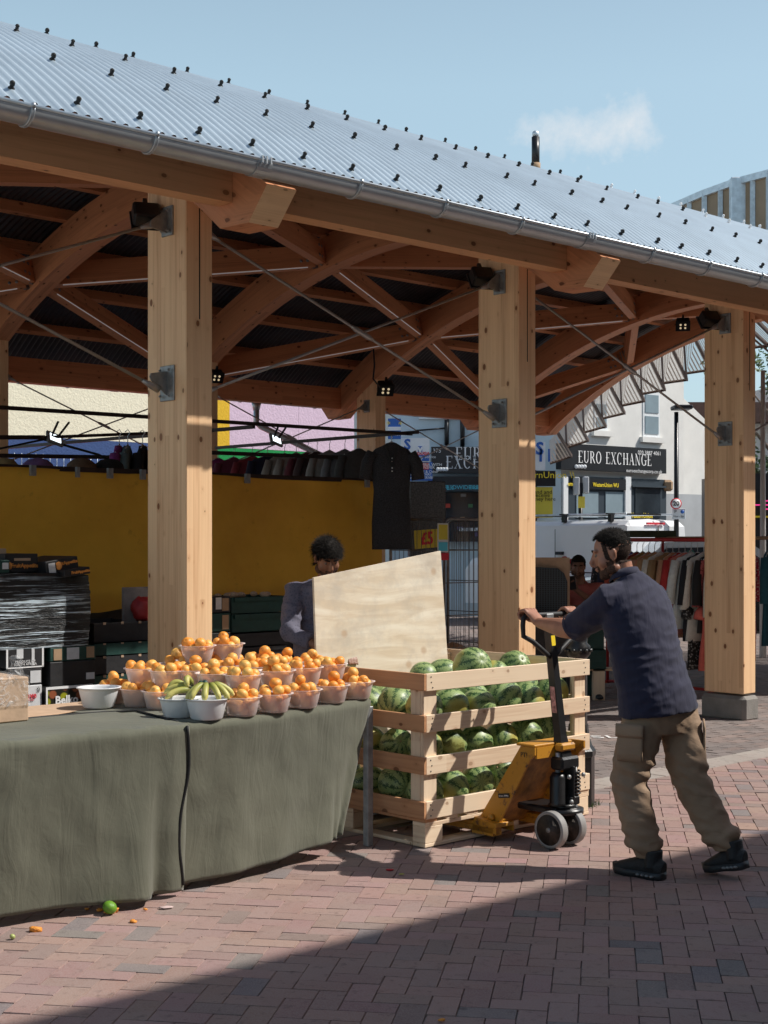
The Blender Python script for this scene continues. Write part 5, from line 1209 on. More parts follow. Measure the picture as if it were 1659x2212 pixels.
# litter on the paving
o=orange(gp(237,1960,.031),.032,'whole green lime lying on the bricks under the table edge',None,'lime','lime'); lm=o.data.copy(); o.data=lm; lm.materials[0]=pm('lime_peel',(.13,.30,.02),.4,0,.1,20,.2); 
o=orange(gp(27,2023,.012),.012,'small pale green grape on the bricks at the left edge',None,'grape','grape'); lm=o.data.copy(); o.data=lm; lm.materials[0]=pm('grape_skin',(.40,.45,.15),.4,0,.1,20)
M['flesh']=pm('orange_flesh',(.80,.30,.04),.5,0,.25,60,.5)
for i,(x,y,s,l) in enumerate(((241,1968,.03,'largest squashed orange piece beside the green lime'),(214,1966,.014,'small orange lump left of the squashed orange'),(289,1990,.016,'torn orange piece right of the lime on sunlit bricks'),(76,2008,.03,'orange peel in the shade of the cloth hem'),(187,1963,.012,'flake of orange peel left of the lime'),(313,1964,.012,'flake of orange peel right of the lime'),(952,2207-0,.012,'single orange peel flake in the shaded foreground'))):
    if y>2200: y=2203
    m=MB(); c=gp(x,y,.006); m.ball(c,(s,s*.7,s*.45),7)
    for j,q_ in enumerate(m.v): m.v[j]=q_+(q_-c)*.7*noise.noise(q_*60)
    tag(m.build('orange_scrap',M['flesh']),l,'fruit scrap')
for i,(x,y,s,cc,l) in enumerate(((843,1882-3,.02,(.5,.02,.03),'small red scrap on the bricks beside the man\'s shadow'),(868,1888,.016,(.5,.45,.1),'small yellow leaf on the bricks beside the red scrap'),(357,1960,.03,(.6,.45,.42),'pale pink petal on the sunlit bricks below the right cloth'),(232,1917,.012,(.6,.6,.55),'white paper flake on the bricks'),(1253,1740,.02,(.55,.02,.02),'red scrap at the foot of the bollard'))):
    m=MB(); c=gp(x,y,.005); m.ball(c,(s,s*.6,s*.2),6); 
    for j,q_ in enumerate(m.v): m.v[j]=q_+(q_-c)*.6*noise.noise(q_*50)
    tag(m.build('litter_scrap',pm('scrap',cc,.6,0,.1,20)),l,'litter')
# tufts at the bollard
m=MB()
for i in range(160):
    a=rnd.random()*6.3; p=V((1.20,8.86,0))+V((math.cos(a)*.11+rnd.gauss(0,.015),math.sin(a)*.11+rnd.gauss(0,.015),0)); h=rnd.uniform(.01,.05); d=V((rnd.gauss(0,.015),rnd.gauss(0,.015),h)); m.add([p,p+V((.003,0,0)),p+d],[(0,1,2)])
tag(m.build('weeds',M['leaf']),'small green weeds growing around the bollard foot','weeds',kind='stuff')
# ================================================================ WATERMELON CRATE
CU0,CU1,CV0,CV1=.225,1.57,-1.85,-.64
cr=thing('slatted_crate',P(.9,-1.25,0),'large slatted pine crate on a pallet filled with watermelons','crate')
def slat(u0,v0,z0,u1,v1,z1,name='slat',mt='cratewood'):
    m=MB(); m.box((u0,v0,z0),(u1,v1,z1),MU,bev=.0025); return m.build(name,M[mt],cr)
SZ=[(.832,.925),(.612,.705),(.388,.483),(.152,.247)]
t_=.02
for z0,z1 in SZ:
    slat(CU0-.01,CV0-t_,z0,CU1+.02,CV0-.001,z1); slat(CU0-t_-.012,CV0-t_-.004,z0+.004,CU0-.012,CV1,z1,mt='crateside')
    slat(CU0,CV1+.001,z0,CU1,CV1+t_,z1); slat(CU1,CV0,z0,CU1+t_,CV1,z1)
for (u,v) in ((CU0-.011,CV0),(CU1-.1,CV0),(CU0-.011,CV1-.022),(CU1-.1,CV1-.022)):
    slat(u,v,.152,u+.1,v+.022,.92,'corner_post'); 
for (u,v) in ((CU0-.0115,CV0+.023),(CU1-.022,CV0+.023),(CU0-.0115,CV1-.1),(CU1-.022,CV1-.1)): slat(u,v,.152,u+.022,v+.075,.90,'corner_post')
for z0,z1 in SZ:
    for (uc) in (CU0+.03,CU1-.03):
        m=MB()
        for k in range(3): zz=z0+.018+k*(z1-z0-.036)/2; p=P(uc+rnd.uniform(-.008,.008),CV0-t_-.0005,zz); m.tube([p,p-RV*.0015],.004,6)
        m.build('nail_heads',M['blackmetal'],cr)
pl=MB()
for k in range(9):
    u=CU0-.01+k*(CU1-CU0-.06)/8; b=MB(); b.box((u,CV0-.012,.134),(u+.09,CV1+.012,.151),MU,bev=.002); b.build('deck_board',M['crateside'] if k==0 else M['cratewood'],cr)
for (v) in (CV0-.012,(CV0+CV1)/2-.05,CV1-.08):
    b=MB(); b.box((CU0-.012,v,.112),(CU1+.02,v+.095,.133),MU,bev=.002); b.build('stringer',M['cratewood'],cr)
    b=MB(); b.box((CU0-.012,v,.003),(CU1+.02,v+.095,.022),MU,bev=.002); b.build('bottom_board',M['cratewood'],cr)
    for u in (CU0-.012,(CU0+CU1)/2-.07,CU1-.12):
        b=MB(); b.box((u,v,.0225),(u+.135,v+.095,.1115),MU,bev=.003); b.build('pallet_block',M['cratewood'],cr)
for u in (CU0-.012,CU1-.07): b=MB(); b.box((u,CV0+.09,.0035),(u+.09,CV1-.09,.0215),MU,bev=.002); b.build('bottom_board',M['cratewood'],cr)
# watermelons
q=N('watermelon_rind'); oi=q.n('ShaderNodeObjectInfo'); co=q.n('ShaderNodeTexCoord').outputs['Object']
wn_=q.n('ShaderNodeTexNoise',i_Scale=4.5,i_Detail=6.0,i_Roughness=.75); 
av=q.n('ShaderNodeVectorMath',operation='ADD'); q.l(co,av.inputs[0]); cb=q.n('ShaderNodeCombineXYZ'); q.l(q.math('MULTIPLY',oi.outputs['Random'],30),cb.inputs[0]); q.l(cb.outputs[0],av.inputs[1]); q.l(av.outputs[0],wn_.inputs['Vector'])
wn2=q.n('ShaderNodeTexNoise',i_Scale=14.0,i_Detail=4.0,i_Roughness=.7); q.l(av.outputs[0],wn2.inputs['Vector'])
sp=q.n('ShaderNodeSeparateXYZ'); q.l(co,sp.inputs[0]); an_=q.math('ARCTAN2',sp.outputs[1],sp.outputs[0])
ph=q.math('ADD',q.math('MULTIPLY',an_,10),q.math('ADD',q.math('MULTIPLY',wn_.outputs['Fac'],10.0),q.math('MULTIPLY',wn2.outputs['Fac'],9.0)))
s_=q.math('SINE',ph); stripe=q.ramp(s_,[(.35,0.0),(.62,1.0)])
pale=q.mix(q.ramp(wn2.outputs['Fac'],[(.4,0.0),(.7,.55)]),(.25,.35,.12),(.42,.49,.24)); dark=q.mix(wn2.outputs['Fac'],(.018,.060,.018),(.040,.11,.035))
c=q.mix(stripe,pale,dark)
# yellow ground spot
dt=q.n('ShaderNodeVectorMath',operation='DOT_PRODUCT'); q.l(co,dt.inputs[0]); dt.inputs[1].default_value=(.9,.3,.15)
ys_=q.math('MULTIPLY',q.ramp(q.math('ADD',dt.outputs['Value'],q.math('MULTIPLY',wn_.outputs['Fac'],.3)),[(.86,0.0),(1.0,.8)]),q.ramp(oi.outputs['Random'],[(.45,0.0),(.55,1.0)]))
c=q.mix(ys_,c,(.50,.42,.10)); pz=q.ramp(q.math('ABSOLUTE',sp.outputs[2]),[(.90,0.0),(.985,.7)]); c=q.mix(pz,c,(.30,.36,.14))
q.l(c,q.b.inputs['Base Color']); q.set(Roughness=.42); q.bump(wn2.outputs['Fac'],.08,.01); M['melon']=q.m
MM=[]
for k in range(4):
    m=MB(); el=1.0+.05*k; m.ball((0,0,0),(1,1,1),20)
    for i,q_ in enumerate(m.v):
        a=math.atan2(q_.y,q_.x); r2=math.hypot(q_.x,q_.y); q2=q_*(1+.03*noise.noise(q_*1.3+V((k*9,0,0))))+V((q_.x,q_.y,0))*.008*math.cos(a*10)
        m.v[i]=V((q2.x,q2.y,(q2.z-.07*math.exp(-(r2/.16)**2)*(1 if q_.z>0 else -1))))
    m.tube([(0,0,.90),(0,0,.955),(.02,0,.985)],[.05,.04,.045],7,mi=1)
    MM.append((m.mesh('watermelon',[M['melon'],M['kraft']]),el))
def melon(p,r,label,group):
    me,el=rnd.choice(MM); o=bpy.data.objects.new('watermelon',me); COL.objects.link(o); o.location=p; r/= (el**.33); o.scale=(r,r,r*el); o.rotation_euler=(rnd.uniform(.9,2.2),rnd.uniform(-.6,.6),rnd.uniform(0,6.3)); tag(o,label,'watermelon',group); return o
def at(u,v,z): return P(u,v,z)
layers=[(.272,'lowest'),(.495,'middle'),(.715,'upper')]
for li,(z,ln_) in enumerate(layers):
    us=[CU0+.145+i*.212+(.06 if li%2 else 0)*(i<5) for i in range(6)]
    vs_=[CV0+.15+i*.225+(.07 if li%2 else 0)*(i<4) for i in range(5)]
    for i,u in enumerate(us):
        for j,v in enumerate(vs_):
            if v>CV1-.14 or u>CU1-.11: continue
            if j>0 and i>0 and li<2: continue
            if j>1 and i>1 and li==2: continue
            if li==2 and i==0 and j>=3: continue
            r=rnd.uniform(.100,.1095); uu=u+rnd.uniform(-.008,.008); vv=v+rnd.uniform(-.01,.015)
            uu=max(CU0+.012+r*.99,uu); vv=max(CV0+.03+r*.98,vv)
            side='front' if j==0 else ('left' if i==0 else 'inner')
            lab={'front':'watermelon showing through the %s gap of the sunlit front slats'%ln_,'left':'watermelon showing through the %s gap of the shaded left slats'%ln_,'inner':'watermelon inside the crate just under the top heap'}[side]
            melon(P(uu,vv,z+rnd.uniform(-.025,.025)),r,lab,{'front':'watermelons behind the front slats, %s gap'%ln_,'left':'watermelons behind the left slats, %s gap'%ln_,'inner':'watermelons just under the top'}[side])
for (x,y,Y,r,l) in ((1020,1440,8.55,.118,'largest watermelon resting highest on the crate heap'),(1110,1442,8.75,.105,'pale watermelon at the right of the crate top, near the jack handle'),(955,1458,8.75,.10,'watermelon on the crate top in front of the plywood, left part'),(915,1462,8.7,.09,'small watermelon on the crate top touching the plywood'),(1068,1462,8.6,.10,'yellowish watermelon on the crate top between the two highest')):
    melon(pd(x,y,Y),r,l,None)
# plywood sheet
a=pd(676,1248,8.62); b=pd(950,1190,9.22); c=pd(967,1452,9.18); d=pd(685,1500,8.55); c.z=min(c.z,.8)
ax=(b-a); n=(ax.cross(V((0,0,-1)))).normalized(); 
bl=a+(d-a)*1.35; br=b+(c-b)*1.5; 
m=MB(); th=n*.009; m.hexa([bl-th,br-th,br+th,bl+th,a-th,b-th,b+th,a+th]); 
q=N('plywood_sheet'); co=q.n('ShaderNodeTexCoord').outputs['Object']; mp=q.n('ShaderNodeMapping'); mp.inputs['Scale'].default_value=(1.5,1.5,9); mp.inputs['Rotation'].default_value=(0,math.radians(-12),0); q.l(co,mp.inputs[0]); n1=q.n('ShaderNodeTexNoise',i_Scale=1.3,i_Detail=7.0,i_Distortion=1.0,i_Roughness=.6); q.l(mp.outputs[0],n1.inputs['Vector'])
n2=q.n('ShaderNodeTexNoise',i_Scale=3.0,i_Detail=8.0,i_Roughness=.7); q.l(co,n2.inputs['Vector']); uvn=q.n('ShaderNodeUVMap').outputs[0]; vo=q.n('ShaderNodeTexVoronoi',i_Scale=2.3); vo.voronoi_dimensions='2D'; q.l(uvn,vo.inputs['Vector'])
cc=q.ramp(n1.outputs['Fac'],[(.35,(.92,.82,.66)),(.62,(.74,.60,.43))]); cc=q.mix(q.ramp(n2.outputs['Fac'],[(.46,0.0),(.68,.6)]),cc,(.50,.44,.37)); cc=q.mix(q.ramp(vo.outputs['Distance'],[(.03,.55),(.07,0.0)]),cc,(.52,.32,.17)); q.l(cc,q.b.inputs['Base Color']); q.set(Roughness=.7)
tag(m.build('plywood_sheet',q.m),'weathered plywood sheet standing in the back of the watermelon crate','plywood')
# ================================================================ PALLET JACK
JU=.86
jk=thing('pallet_jack',P(JU,-2.2,0),'yellow hand pallet jack with a black handle, its forks under the crate','pallet jack')
q=N('worn_yellow_paint'); co=q.n('ShaderNodeTexCoord').outputs['Object']; n1=q.n('ShaderNodeTexNoise',i_Scale=24.0,i_Detail=8.0,i_Roughness=.75); q.l(co,n1.inputs['Vector']); n2=q.n('ShaderNodeTexNoise',i_Scale=5.0,i_Detail=4.0); q.l(co,n2.inputs['Vector'])
wr=q.math('ADD',n1.outputs['Fac'],q.math('MULTIPLY',n2.outputs['Fac'],.4)); c=q.ramp(wr,[(.74,(.52,.235,.02)),(.80,(.40,.17,.02)),(.86,(.09,.05,.03))]); q.l(c,q.b.inputs['Base Color']); q.set(Roughness=.45); M['jack']=q.m; M['jackrust_shade']=pm('shaded_rusty_ochre',(.30,.13,.02),.6,0,.5,14,.2)  # rusty shield paint darkened to stand in for shade between the plates
for s in (-1,1):
    u=JU+s*.19
    m=MB(); m.box((u-.075,-2.02,.075),(u+.075,-.85,.100),MU,bev=.004); m.box((u-.075,-2.02,.045),(u-.068,-.85,.075),MU); m.box((u+.068,-2.02,.045),(u+.075,-.85,.075),MU); m.build('fork',M['jack'],jk)
    m=MB(); R_=Matrix.Rotation(PI/2,4,'Y'); m.lathe([(.038,-.04),(.038,.04)],P(u,-1.0,.04),12,MU.to_3x3().to_4x4()@R_); m.build('fork_roller',M['white'],jk)
# slanted side plates + shield between them
for sg in (-1,1):
    u=JU+sg*.205
    m=MB(); m.prism([(-1.84,.03),(-1.86,.12),(-2.13,.50),(-2.15,.53),(-2.25,.53),(-2.25,.49),(-2.215,.46),(-2.00,.10),(-2.00,.03)],lambda a,b,d:V((d,a,b)),u-.007,u+.007,MU); m.build('slanted_side_plate',M['jack'],jk)
    m=MB(); m.prism([(-1.84,.03),(-2.00,.03),(-2.00,.10),(-1.86,.12)],lambda a,b,d:V((d,a,b)),min(u+sg*.008,u+sg*.06),max(u+sg*.008,u+sg*.06),MU); m.build('fork_heel',M['jack'],jk)
m=MB(); m.hexa([P(JU-.197,-1.885,.06),P(JU+.197,-1.885,.06),P(JU+.197,-1.875,.06),P(JU-.197,-1.875,.06),P(JU-.197,-2.15,.50),P(JU+.197,-2.15,.50),P(JU+.197,-2.14,.50),P(JU-.197,-2.14,.50)]); m.build('back_shield',M['jackrust_shade'],jk)
m=MB(); m.box((JU-.215,-2.25,.531),(JU+.10,-2.12,.545),MU,bev=.004); m.box((JU-.197,-2.253,.47),(JU-.02,-2.24,.530),MU); m.box((JU-.06,-2.31,.50),(JU+.06,-2.254,.542),MU,bev=.01); m.build('head_plate',M['jack'],jk)
text('PT!',.035,M['blackmetal'],frame(P(JU-.2135,-2.175,.485),RV*-1,(0,0,1)),jk,'painted_mark')
m=MB(); m.tube([P(JU-.235,-1.95,.12),P(JU-.21,-1.95,.12)],.018,10); m.build('bolt',M['jack'],jk)
m=MB(); pc=P(JU-.203,-2.035,.25); m.box((-.04,-.012,0),(.04,.012,.004),frame(pc-RU*.012,RV*-1+V((0,0,.15)),(0,0,1))); sk=m.build('capacity_sticker',M['blackmetal'],jk); text('Q max. 2500kg',.011,M['whiteprint'],frame(pc-RU*.017,RV*-1+V((0,0,.15)),(0,0,1)),sk)
# steering head with wheels
JC=V((JU-.0,-2.27,0))
m=MB(); m.tube([P(JC.x,JC.y,.165),P(JC.x,JC.y,.19)],.11,20); m.tube([P(JC.x,JC.y,.19),P(JC.x,JC.y,.215)],.07,16); m.box((JU-.10,-2.30,.165),(JU+.10,-2.02,.20),MU,bev=.01); m.build('turntable',M['blackmetal'],jk)
m=MB(); m.tube([P(JC.x-.045,JC.y,.21),P(JC.x-.045,JC.y,.225),P(JC.x-.045,JC.y,.36),P(JC.x-.045,JC.y,.385)],[.055,.045,.045,.03],16); m.tube([P(JC.x-.045,JC.y,.38),P(JC.x-.045,JC.y,.49)],.014,10,mi=1); m.build('hydraulic_pump',[M['blackmetal'],M['galvbright']],jk)
m=MB(); m.box((JU-.02,-2.34,.21),(JU+.06,-2.25,.26),MU,bev=.008); m.box((JU-.005,-2.345,.25),(JU+.008,-2.27,.42),MU,bev=.003); m.box((JU-.075,-2.325,.40),(JU+.075,-2.235,.47),MU,bev=.012); m.build('pump_bracket',M['blackmetal'],jk)
sp_=[]
for i in range(7*12+1): a=2*PI*i/12; sp_.append(P(JU+.045+.026*math.cos(a),-2.315+.026*math.sin(a),.255+.135*i/(84)))
m=MB(); m.tube(sp_,.0055,6); m.tube([P(JU+.045,-2.315,.25),P(JU+.045,-2.315,.41)],.012,8); m.build('spring',M['blackmetal'],jk)
for (du,z) in ((-.05,.37),(-.03,.235),(.07,.37)): m=MB(); p=P(JU+du,-2.345,z); m.tube([p,p-RV*.012],.012,8); m.build('bolt_head',M['galv'],jk)
M['wheelrim']=pm('dirty_wheel_hub',(.06,.048,.04),.6,.3,.6,20,.3); M['tyre']=pm('grey_nylon_tyre',(.26,.25,.24),.6,0,.12,18,.1)
def jwheel(u):
    T=MU.to_3x3().to_4x4()@Matrix.Rotation(PI/2,4,'Y'); c=P(u,-2.315,.0985)
    m=MB(); m.lathe([(.082,-.022),(.085,-.024),(.0975,-.022),(.0985,-.018),(.0985,.018),(.0975,.022),(.085,.024),(.082,.022),(.082,-.022)],c,40,T,cap=False); w_=m.build('wheel_tyre',M['tyre'],jk)
    m=MB(); m.lathe([(.085,-.022),(.078,-.014),(.070,-.008),(.030,-.010),(.026,-.022),(.012,-.024),(.0,-.024)],c,32,T); m.lathe([(.0,.024),(.026,.022),(.030,.010),(.070,.008),(.085,.022)],c,32,T)
    for k in range(6):
        a=2*PI*k/6+.3
        for z in (-.012,.012): 
            A_=c+T@V((.026*math.cos(a),.026*math.sin(a),z)); B_=c+T@V((.080*math.cos(a),.080*math.sin(a),z)); m.beam(A_,B_,.018,.010,T.to_3x3()@V((0,0,1)))
    m.build('hub',M['wheelrim'],w_)
    m=MB(); m.lathe([(.014,-.027),(.014,-.022)],c,10,T); m.build('axle_nut',M['galv'],w_)
jwheel(JU-.155); jwheel(JU-.0)
# tall handle
H0=P(JU,-2.27,.42); H1=P(JU,-2.185,1.0); HB=P(JU,-2.16,1.228)
def hpt(z): f=(z-.42)/(1.228-.42); return H0.lerp(HB,f)
m=MB()
d=(HB-H0).normalized(); 
def seg(z0,z1,w0,w1,dp0,dp1,mi=0):
    a,b=hpt(z0),hpt(z1); m.hexa([a-RU*w0-RV*dp0,a+RU*w0-RV*dp0,a+RU*w0+RV*dp0,a-RU*w0+RV*dp0,b-RU*w1-RV*dp1,b+RU*w1-RV*dp1,b+RU*w1+RV*dp1,b-RU*w1+RV*dp1],mi)
seg(.46,.58,.040,.026,.035,.024); seg(.58,1.20,.026,.021,.024,.020); m.build('handle_shaft',M['blackmetal'],jk)
cz=hpt(1.10); m=MB(); m.hexa([hpt(1.06)-RV*.0215+RU*x-RV*y for x,y in ((-.016,0),(.016,0),(.016,-.001),(-.016,-.001))]+[hpt(1.115)-RV*.0215+RU*x-RV*y for x,y in ((-.016,0),(.016,0),(.016,-.001),(-.016,-.001))]); m.build('yellow_sticker',M['yellow'],jk)
m=MB(); m.hexa([hpt(.70)-RU*.0262+RV*x-RU*y for x,y in ((-.016,0),(.016,0),(.016,.001),(-.016,.001))]+[hpt(.84)-RU*.0255+RV*x-RU*y for x,y in ((-.016,0),(.016,0),(.016,.001),(-.016,.001))]); m.build('worn_red_sticker',pm('worn_red_white_sticker',(.55,.25,.22),.5,0,.7,40),jk)
BL=HB-RU*.20; BR=HB+RU*.20
m=MB(); lo=hpt(1.0)
path=[lo-RU*.02,lo-RU*.05+V((0,0,.02)),lo-RU*.16+V((0,0,.09)),BL-RU*.0+V((0,0,-.11)),BL-RU*.005+V((0,0,-.05)),BL+V((0,0,-.015)),BL+RU*.02,HB,BR-RU*.02,BR+V((0,0,-.015)),BR+RU*.005+V((0,0,-.05)),BR+V((0,0,-.11)),lo+RU*.16+V((0,0,.09)),lo+RU*.05+V((0,0,.02)),lo+RU*.02]
m.tube(path,.0135,12); m.build('handle_loop',M['blackrubber'],jk)
m=MB(); p=HB; m.box((-.03,-.02,-.025),(.03,.02,.005),frame(p,RU,RV),bev=.004); m.tube([hpt(1.13)+RU*.02,hpt(1.15)+RU*.06,hpt(1.11)+RU*.09],.004,6); m.build('release_lever',M['galv'],jk)
# ================================================================ ROLL CAGES
def cage(u,v,label):
    t=thing('roll_cage',P(u+.35,v+.3,0),label,'roll cage')
    w_,d_,h_=.70,.64,1.81
    for (a,b,nm) in (((u,v),(u+w_,v),'wire_panel'),((u,v),(u,v+d_),'wire_panel'),((u+w_,v),(u+w_,v+d_),'wire_panel')):
        m=MB(); A_=P(*a);B_=P(*b); dd=(B_-A_); r=.06; L=dd.length; dn=dd.normalized()
        m.tube([A_+V((0,0,.15)),A_+V((0,0,h_-r)),A_+dn*r*.3+V((0,0,h_-r*.3)),A_+dn*r+V((0,0,h_)),B_-dn*r+V((0,0,h_)),B_-dn*r*.3+V((0,0,h_-r*.3)),B_+V((0,0,h_-r)),B_+V((0,0,.15))],.013,8)
        for k in range(1,12): q_=A_+dd*(k/12); m.tube([q_+V((0,0,.16)),q_+V((0,0,h_-.005))],.0028,5)
        for k in range(6): z=.2+k*.27; m.tube([A_+V((0,0,z)),B_+V((0,0,z))],.0045 if k<5 else .0045,5)
        m.build(nm,M['galvw'],t)
    m=MB(); m.box((u,v,.13),(u+w_,v+d_,.16),MU); m.build('base',M['galvw'],t)
    for (a,b) in ((.05,.05),(w_-.05,.05),(.05,d_-.05),(w_-.05,d_-.05)):
        m=MB(); c=P(u+a,v+b,.06); m.lathe([(.06,-.015),(.06,.015)],c,14,Matrix.Rotation(PI/2,4,'X')); m.build('castor',M['blackrubber'],t)
    for a in (0,w_):
        m=MB(); c=P(u+a,v-.004,1.5); m.box((c.x-.035,c.y-.02,c.z-.03),(c.x+.035,c.y+.02,c.z+.03),bev=.006); m.build('red_clamp',M['redprint'],t)
M['galvw']=pm('roll_cage_wire',(.20,.19,.18),.4,.8,.3,15)
cage(3.32,1.03,'galvanised wire roll cage between the dark dress and the middle column')
p=pd(922,1164,12.45); t=thing('price_sign',p,'yellow price sign reading £5 inside the wire roll cage','price sign'); T=frame(p,RU+V((0,0,.06)),(0,0,1)); m=MB(); m.box((-.15,-.08,-.003),(.15,.08,0),T); m.build('card',M['posteryellow'],t); text('£5',.15,M['redprint'],frame(p-RV*.004-V((0,0,0)),RU+V((0,0,.06)),(0,0,1)),t,bold=.004)
p=pd(957,1163,11.4); t=thing('notice',p,'yellow and white notice fixed to the front of the roll cage','notice'); T=frame(p,RU,(0,0,1)); m=MB(); m.box((-.06,-.11,-.003),(.06,.12,0),T); m.build('card',M['label'],t); m=MB(); m.box((-.05,-.01,.0),(.05,.11,.003),T); m.build('yellow_field',M['posteryellow'],t); m=MB(); m.box((-.05,-.10,.0),(.05,-.03,.003),T); m.build('blue_field',M['cyan'],t)
p=P(3.75,1.35,.46); m=MB(); m.ball(p,(.22,.2,.32),12); 
for i,q_ in enumerate(m.v): m.v[i]=q_+(q_-p)*.18*noise.noise(q_*6)
tag(m.build('brown_sack',pm('brown_plastic_sack',(.35,.2,.11),.5,0,.2,6,.3)),'bulging brown sack standing in the wire roll cage','sack')
m=MB(); p0=pd(884,1040,14.2); m.box((p0.x,p0.y,p0.z-.75),(p0.x+.36,p0.y+.4,p0.z),bev=.01)
tag(m.build('mesh_locker',pm('grey_wire_mesh',(.12,.12,.12),.5,.5,.5,60)),'grey meshed locker standing behind the wire roll cage','locker')
# perforated panel, dark crates, trays around the seated man
t=thing('perforated_panel',pd(1190,1300,13.6),'dark blue grey perforated plastic panel leaning on cardboard beside the middle column','panel')
q=N('blue_perforated_plastic'); co=q.n('ShaderNodeTexCoord').outputs['Object']; mp=q.n('ShaderNodeMapping'); mp.inputs['Scale'].default_value=(40,40,55); q.l(co,mp.inputs[0]); vo=q.n('ShaderNodeTexVoronoi',i_Scale=1.0,i_Randomness=0.0); q.l(mp.outputs[0],vo.inputs['Vector']); q.l(q.ramp(vo.outputs['Distance'],[(.25,(.01,.012,.015)),(.4,(.05,.07,.085))]),q.b.inputs['Base Color']); q.set(Roughness=.6)
a=pd(1155,1330,13.6); m=MB(); xx=a.x; pts=[(0,.0),(.31,.0),(.31,.42),(.28,.50),(.22,.55),(0,.56)]; m.prism(pts,lambda x,z,d:V((xx+x,13.6+d,.72+z+.1)),0,.03); m.build('plastic_sheet',q.m,t)
m=MB(); m.box((xx,13.66,.6),(xx+.34,13.69,1.47)); m.build('cardboard_back',M['card'],t)
for i,(x0,y0,x1,y1,Y) in enumerate(((1155,1330,1225,1430,13.4),(1240,1352,1305,1402,14.6),(1240,1404,1310,1446,14.6))):
    a=pd(x0,y1,Y); b=pd(x1,y0,Y); m=MB(); m.box((a.x,Y,a.z),(b.x,Y+.5,b.z),bev=.008)
    for k in range(4): zz=a.z+(b.z-a.z)*(k+.5)/4; m.box((a.x+.02,Y-.006,zz-.01),(b.x-.02,Y-.001,zz+.01))
    tag(m.build('plastic_crate',M['boxgreen'] if i else M['boxblack']),['dark crate below the perforated panel','upper dark green crate in the shade behind the pushing man','lower dark green crate in the shade behind the pushing man'][i],'crate')
a=pd(1283,1446,14.6); m=MB(); m.box((a.x,14.65,0),(a.x+.12,14.75,a.z)); m.box((a.x-.3,14.65,a.z-.02),(a.x+.3,14.9,a.z-.001)); tag(m.build('low_pallet_stand',M['cratewood']),'low wooden stand under the dark green crates','stand')
for i,(x,w_,z) in enumerate(((1412,.42,1.70),)):
    p=pd(x,1156,17); m=MB(); m.box((p.x-.28,17,z-.03),(p.x+.27,17.4,z+.05),bev=.006); tag(m.build('olive_crate',pm('olive_crate_card',(.06,.07,.035),.7,0,.2,9)),'olive green crate held above the red clothes rail in front of the van','crate')
p=pd(1222,1212,17.5); 
for i in range(10):
    m=MB(); m.ball(p+V((rnd.uniform(-.12,.12),rnd.uniform(-.1,.1),rnd.uniform(-.02,.03))),.035,6); tag(m.build('tomato',M['redprint']),'red tomato heaped beside the seated man with the phone','tomato','tomatoes beside the seated man')
m=MB(); m.box((p.x-.2,17.3,p.z-.12),(p.x+.2,17.7,p.z-.03)); m.box((p.x-.2,17.3,0),(p.x-.15,17.35,p.z-.12)); m.box((p.x+.15,17.3,0),(p.x+.2,17.35,p.z-.12)); tag(m.build('tomato_stand',M['card']),'small stand holding the tomatoes beside the seated man','stand')
# ================================================================ PEOPLE
def skinmat(n,c,red=(.5,.12,.08)):
    q=N(n); co=q.n('ShaderNodeTexCoord').outputs['Object']; n1=q.n('ShaderNodeTexNoise',i_Scale=14.0,i_Detail=5.0); q.l(co,n1.inputs['Vector'])
    q.l(q.ramp(n1.outputs['Fac'],[(.35,c),(.7,tuple(a*.8 for a in c))]),q.b.inputs['Base Color']); q.set(Roughness=.5)
    q.b.inputs['Subsurface Weight'].default_value=.12; q.b.inputs['Subsurface Radius'].default_value=(.012,.005,.003)
    n2=q.n('ShaderNodeTexNoise',i_Scale=150.0,i_Detail=3.0); q.l(co,n2.inputs['Vector']); q.bump(n2.outputs['Fac'],.12,.002); return q.m
def hairmat(n,c): return pm(n,c,.75,0,.5,120,.5,160,spec=.15)
def headT(c,fwd,up): 
    y=V(fwd).normalized(); z=V(up); x=y.cross(z).normalized(); z=x.cross(y)
    return Matrix(((x.x,y.x,z.x,c[0]),(x.y,y.y,z.y,c[1]),(x.z,y.z,z.z,c[2]),(0,0,0,1)))
def head_skin(m,T,k=1.0,slim=1.0):
    R=T.to_3x3()
    def B(c,r): m.ball(T@(V(c)*k),(r[0]*k,r[1]*k,r[2]*k),12,R)
    B((0,-.015,.032),(.074,.093,.086)); B((0,.012,-.008),(.065*slim,.078,.094)); B((0,.030,-.078),(.044*slim,.050,.036)); B((0,.058,-.094),(.026,.026,.022))
    for s in (-1,1): B((s*.040,.040,-.028),(.028,.034,.030)); B((s*.052,.005,-.070),(.020,.035,.026)); B((s*.030,.070,.036),(.026,.016,.010))
    m.loft([(T@(V(p)*k),a*k,b*k) for p,a,b in (((0,.078,.030),.008,.010),((0,.092,.006),.009,.012),((0,.106,-.018),.013,.013),((0,.104,-.027),.015,.009),((0,.090,-.032),.014,.006))],n=10)
    B((0,.087,-.052),(.020,.010,.006)); B((0,.085,-.063),(.018,.010,.006))
    for s in (-1,1):
        B((s*.074,-.010,-.002),(.007,.018,.030)); B((s*.079,-.016,.010),(.006,.012,.018)); B((s*.076,-.006,-.026),(.006,.009,.010))
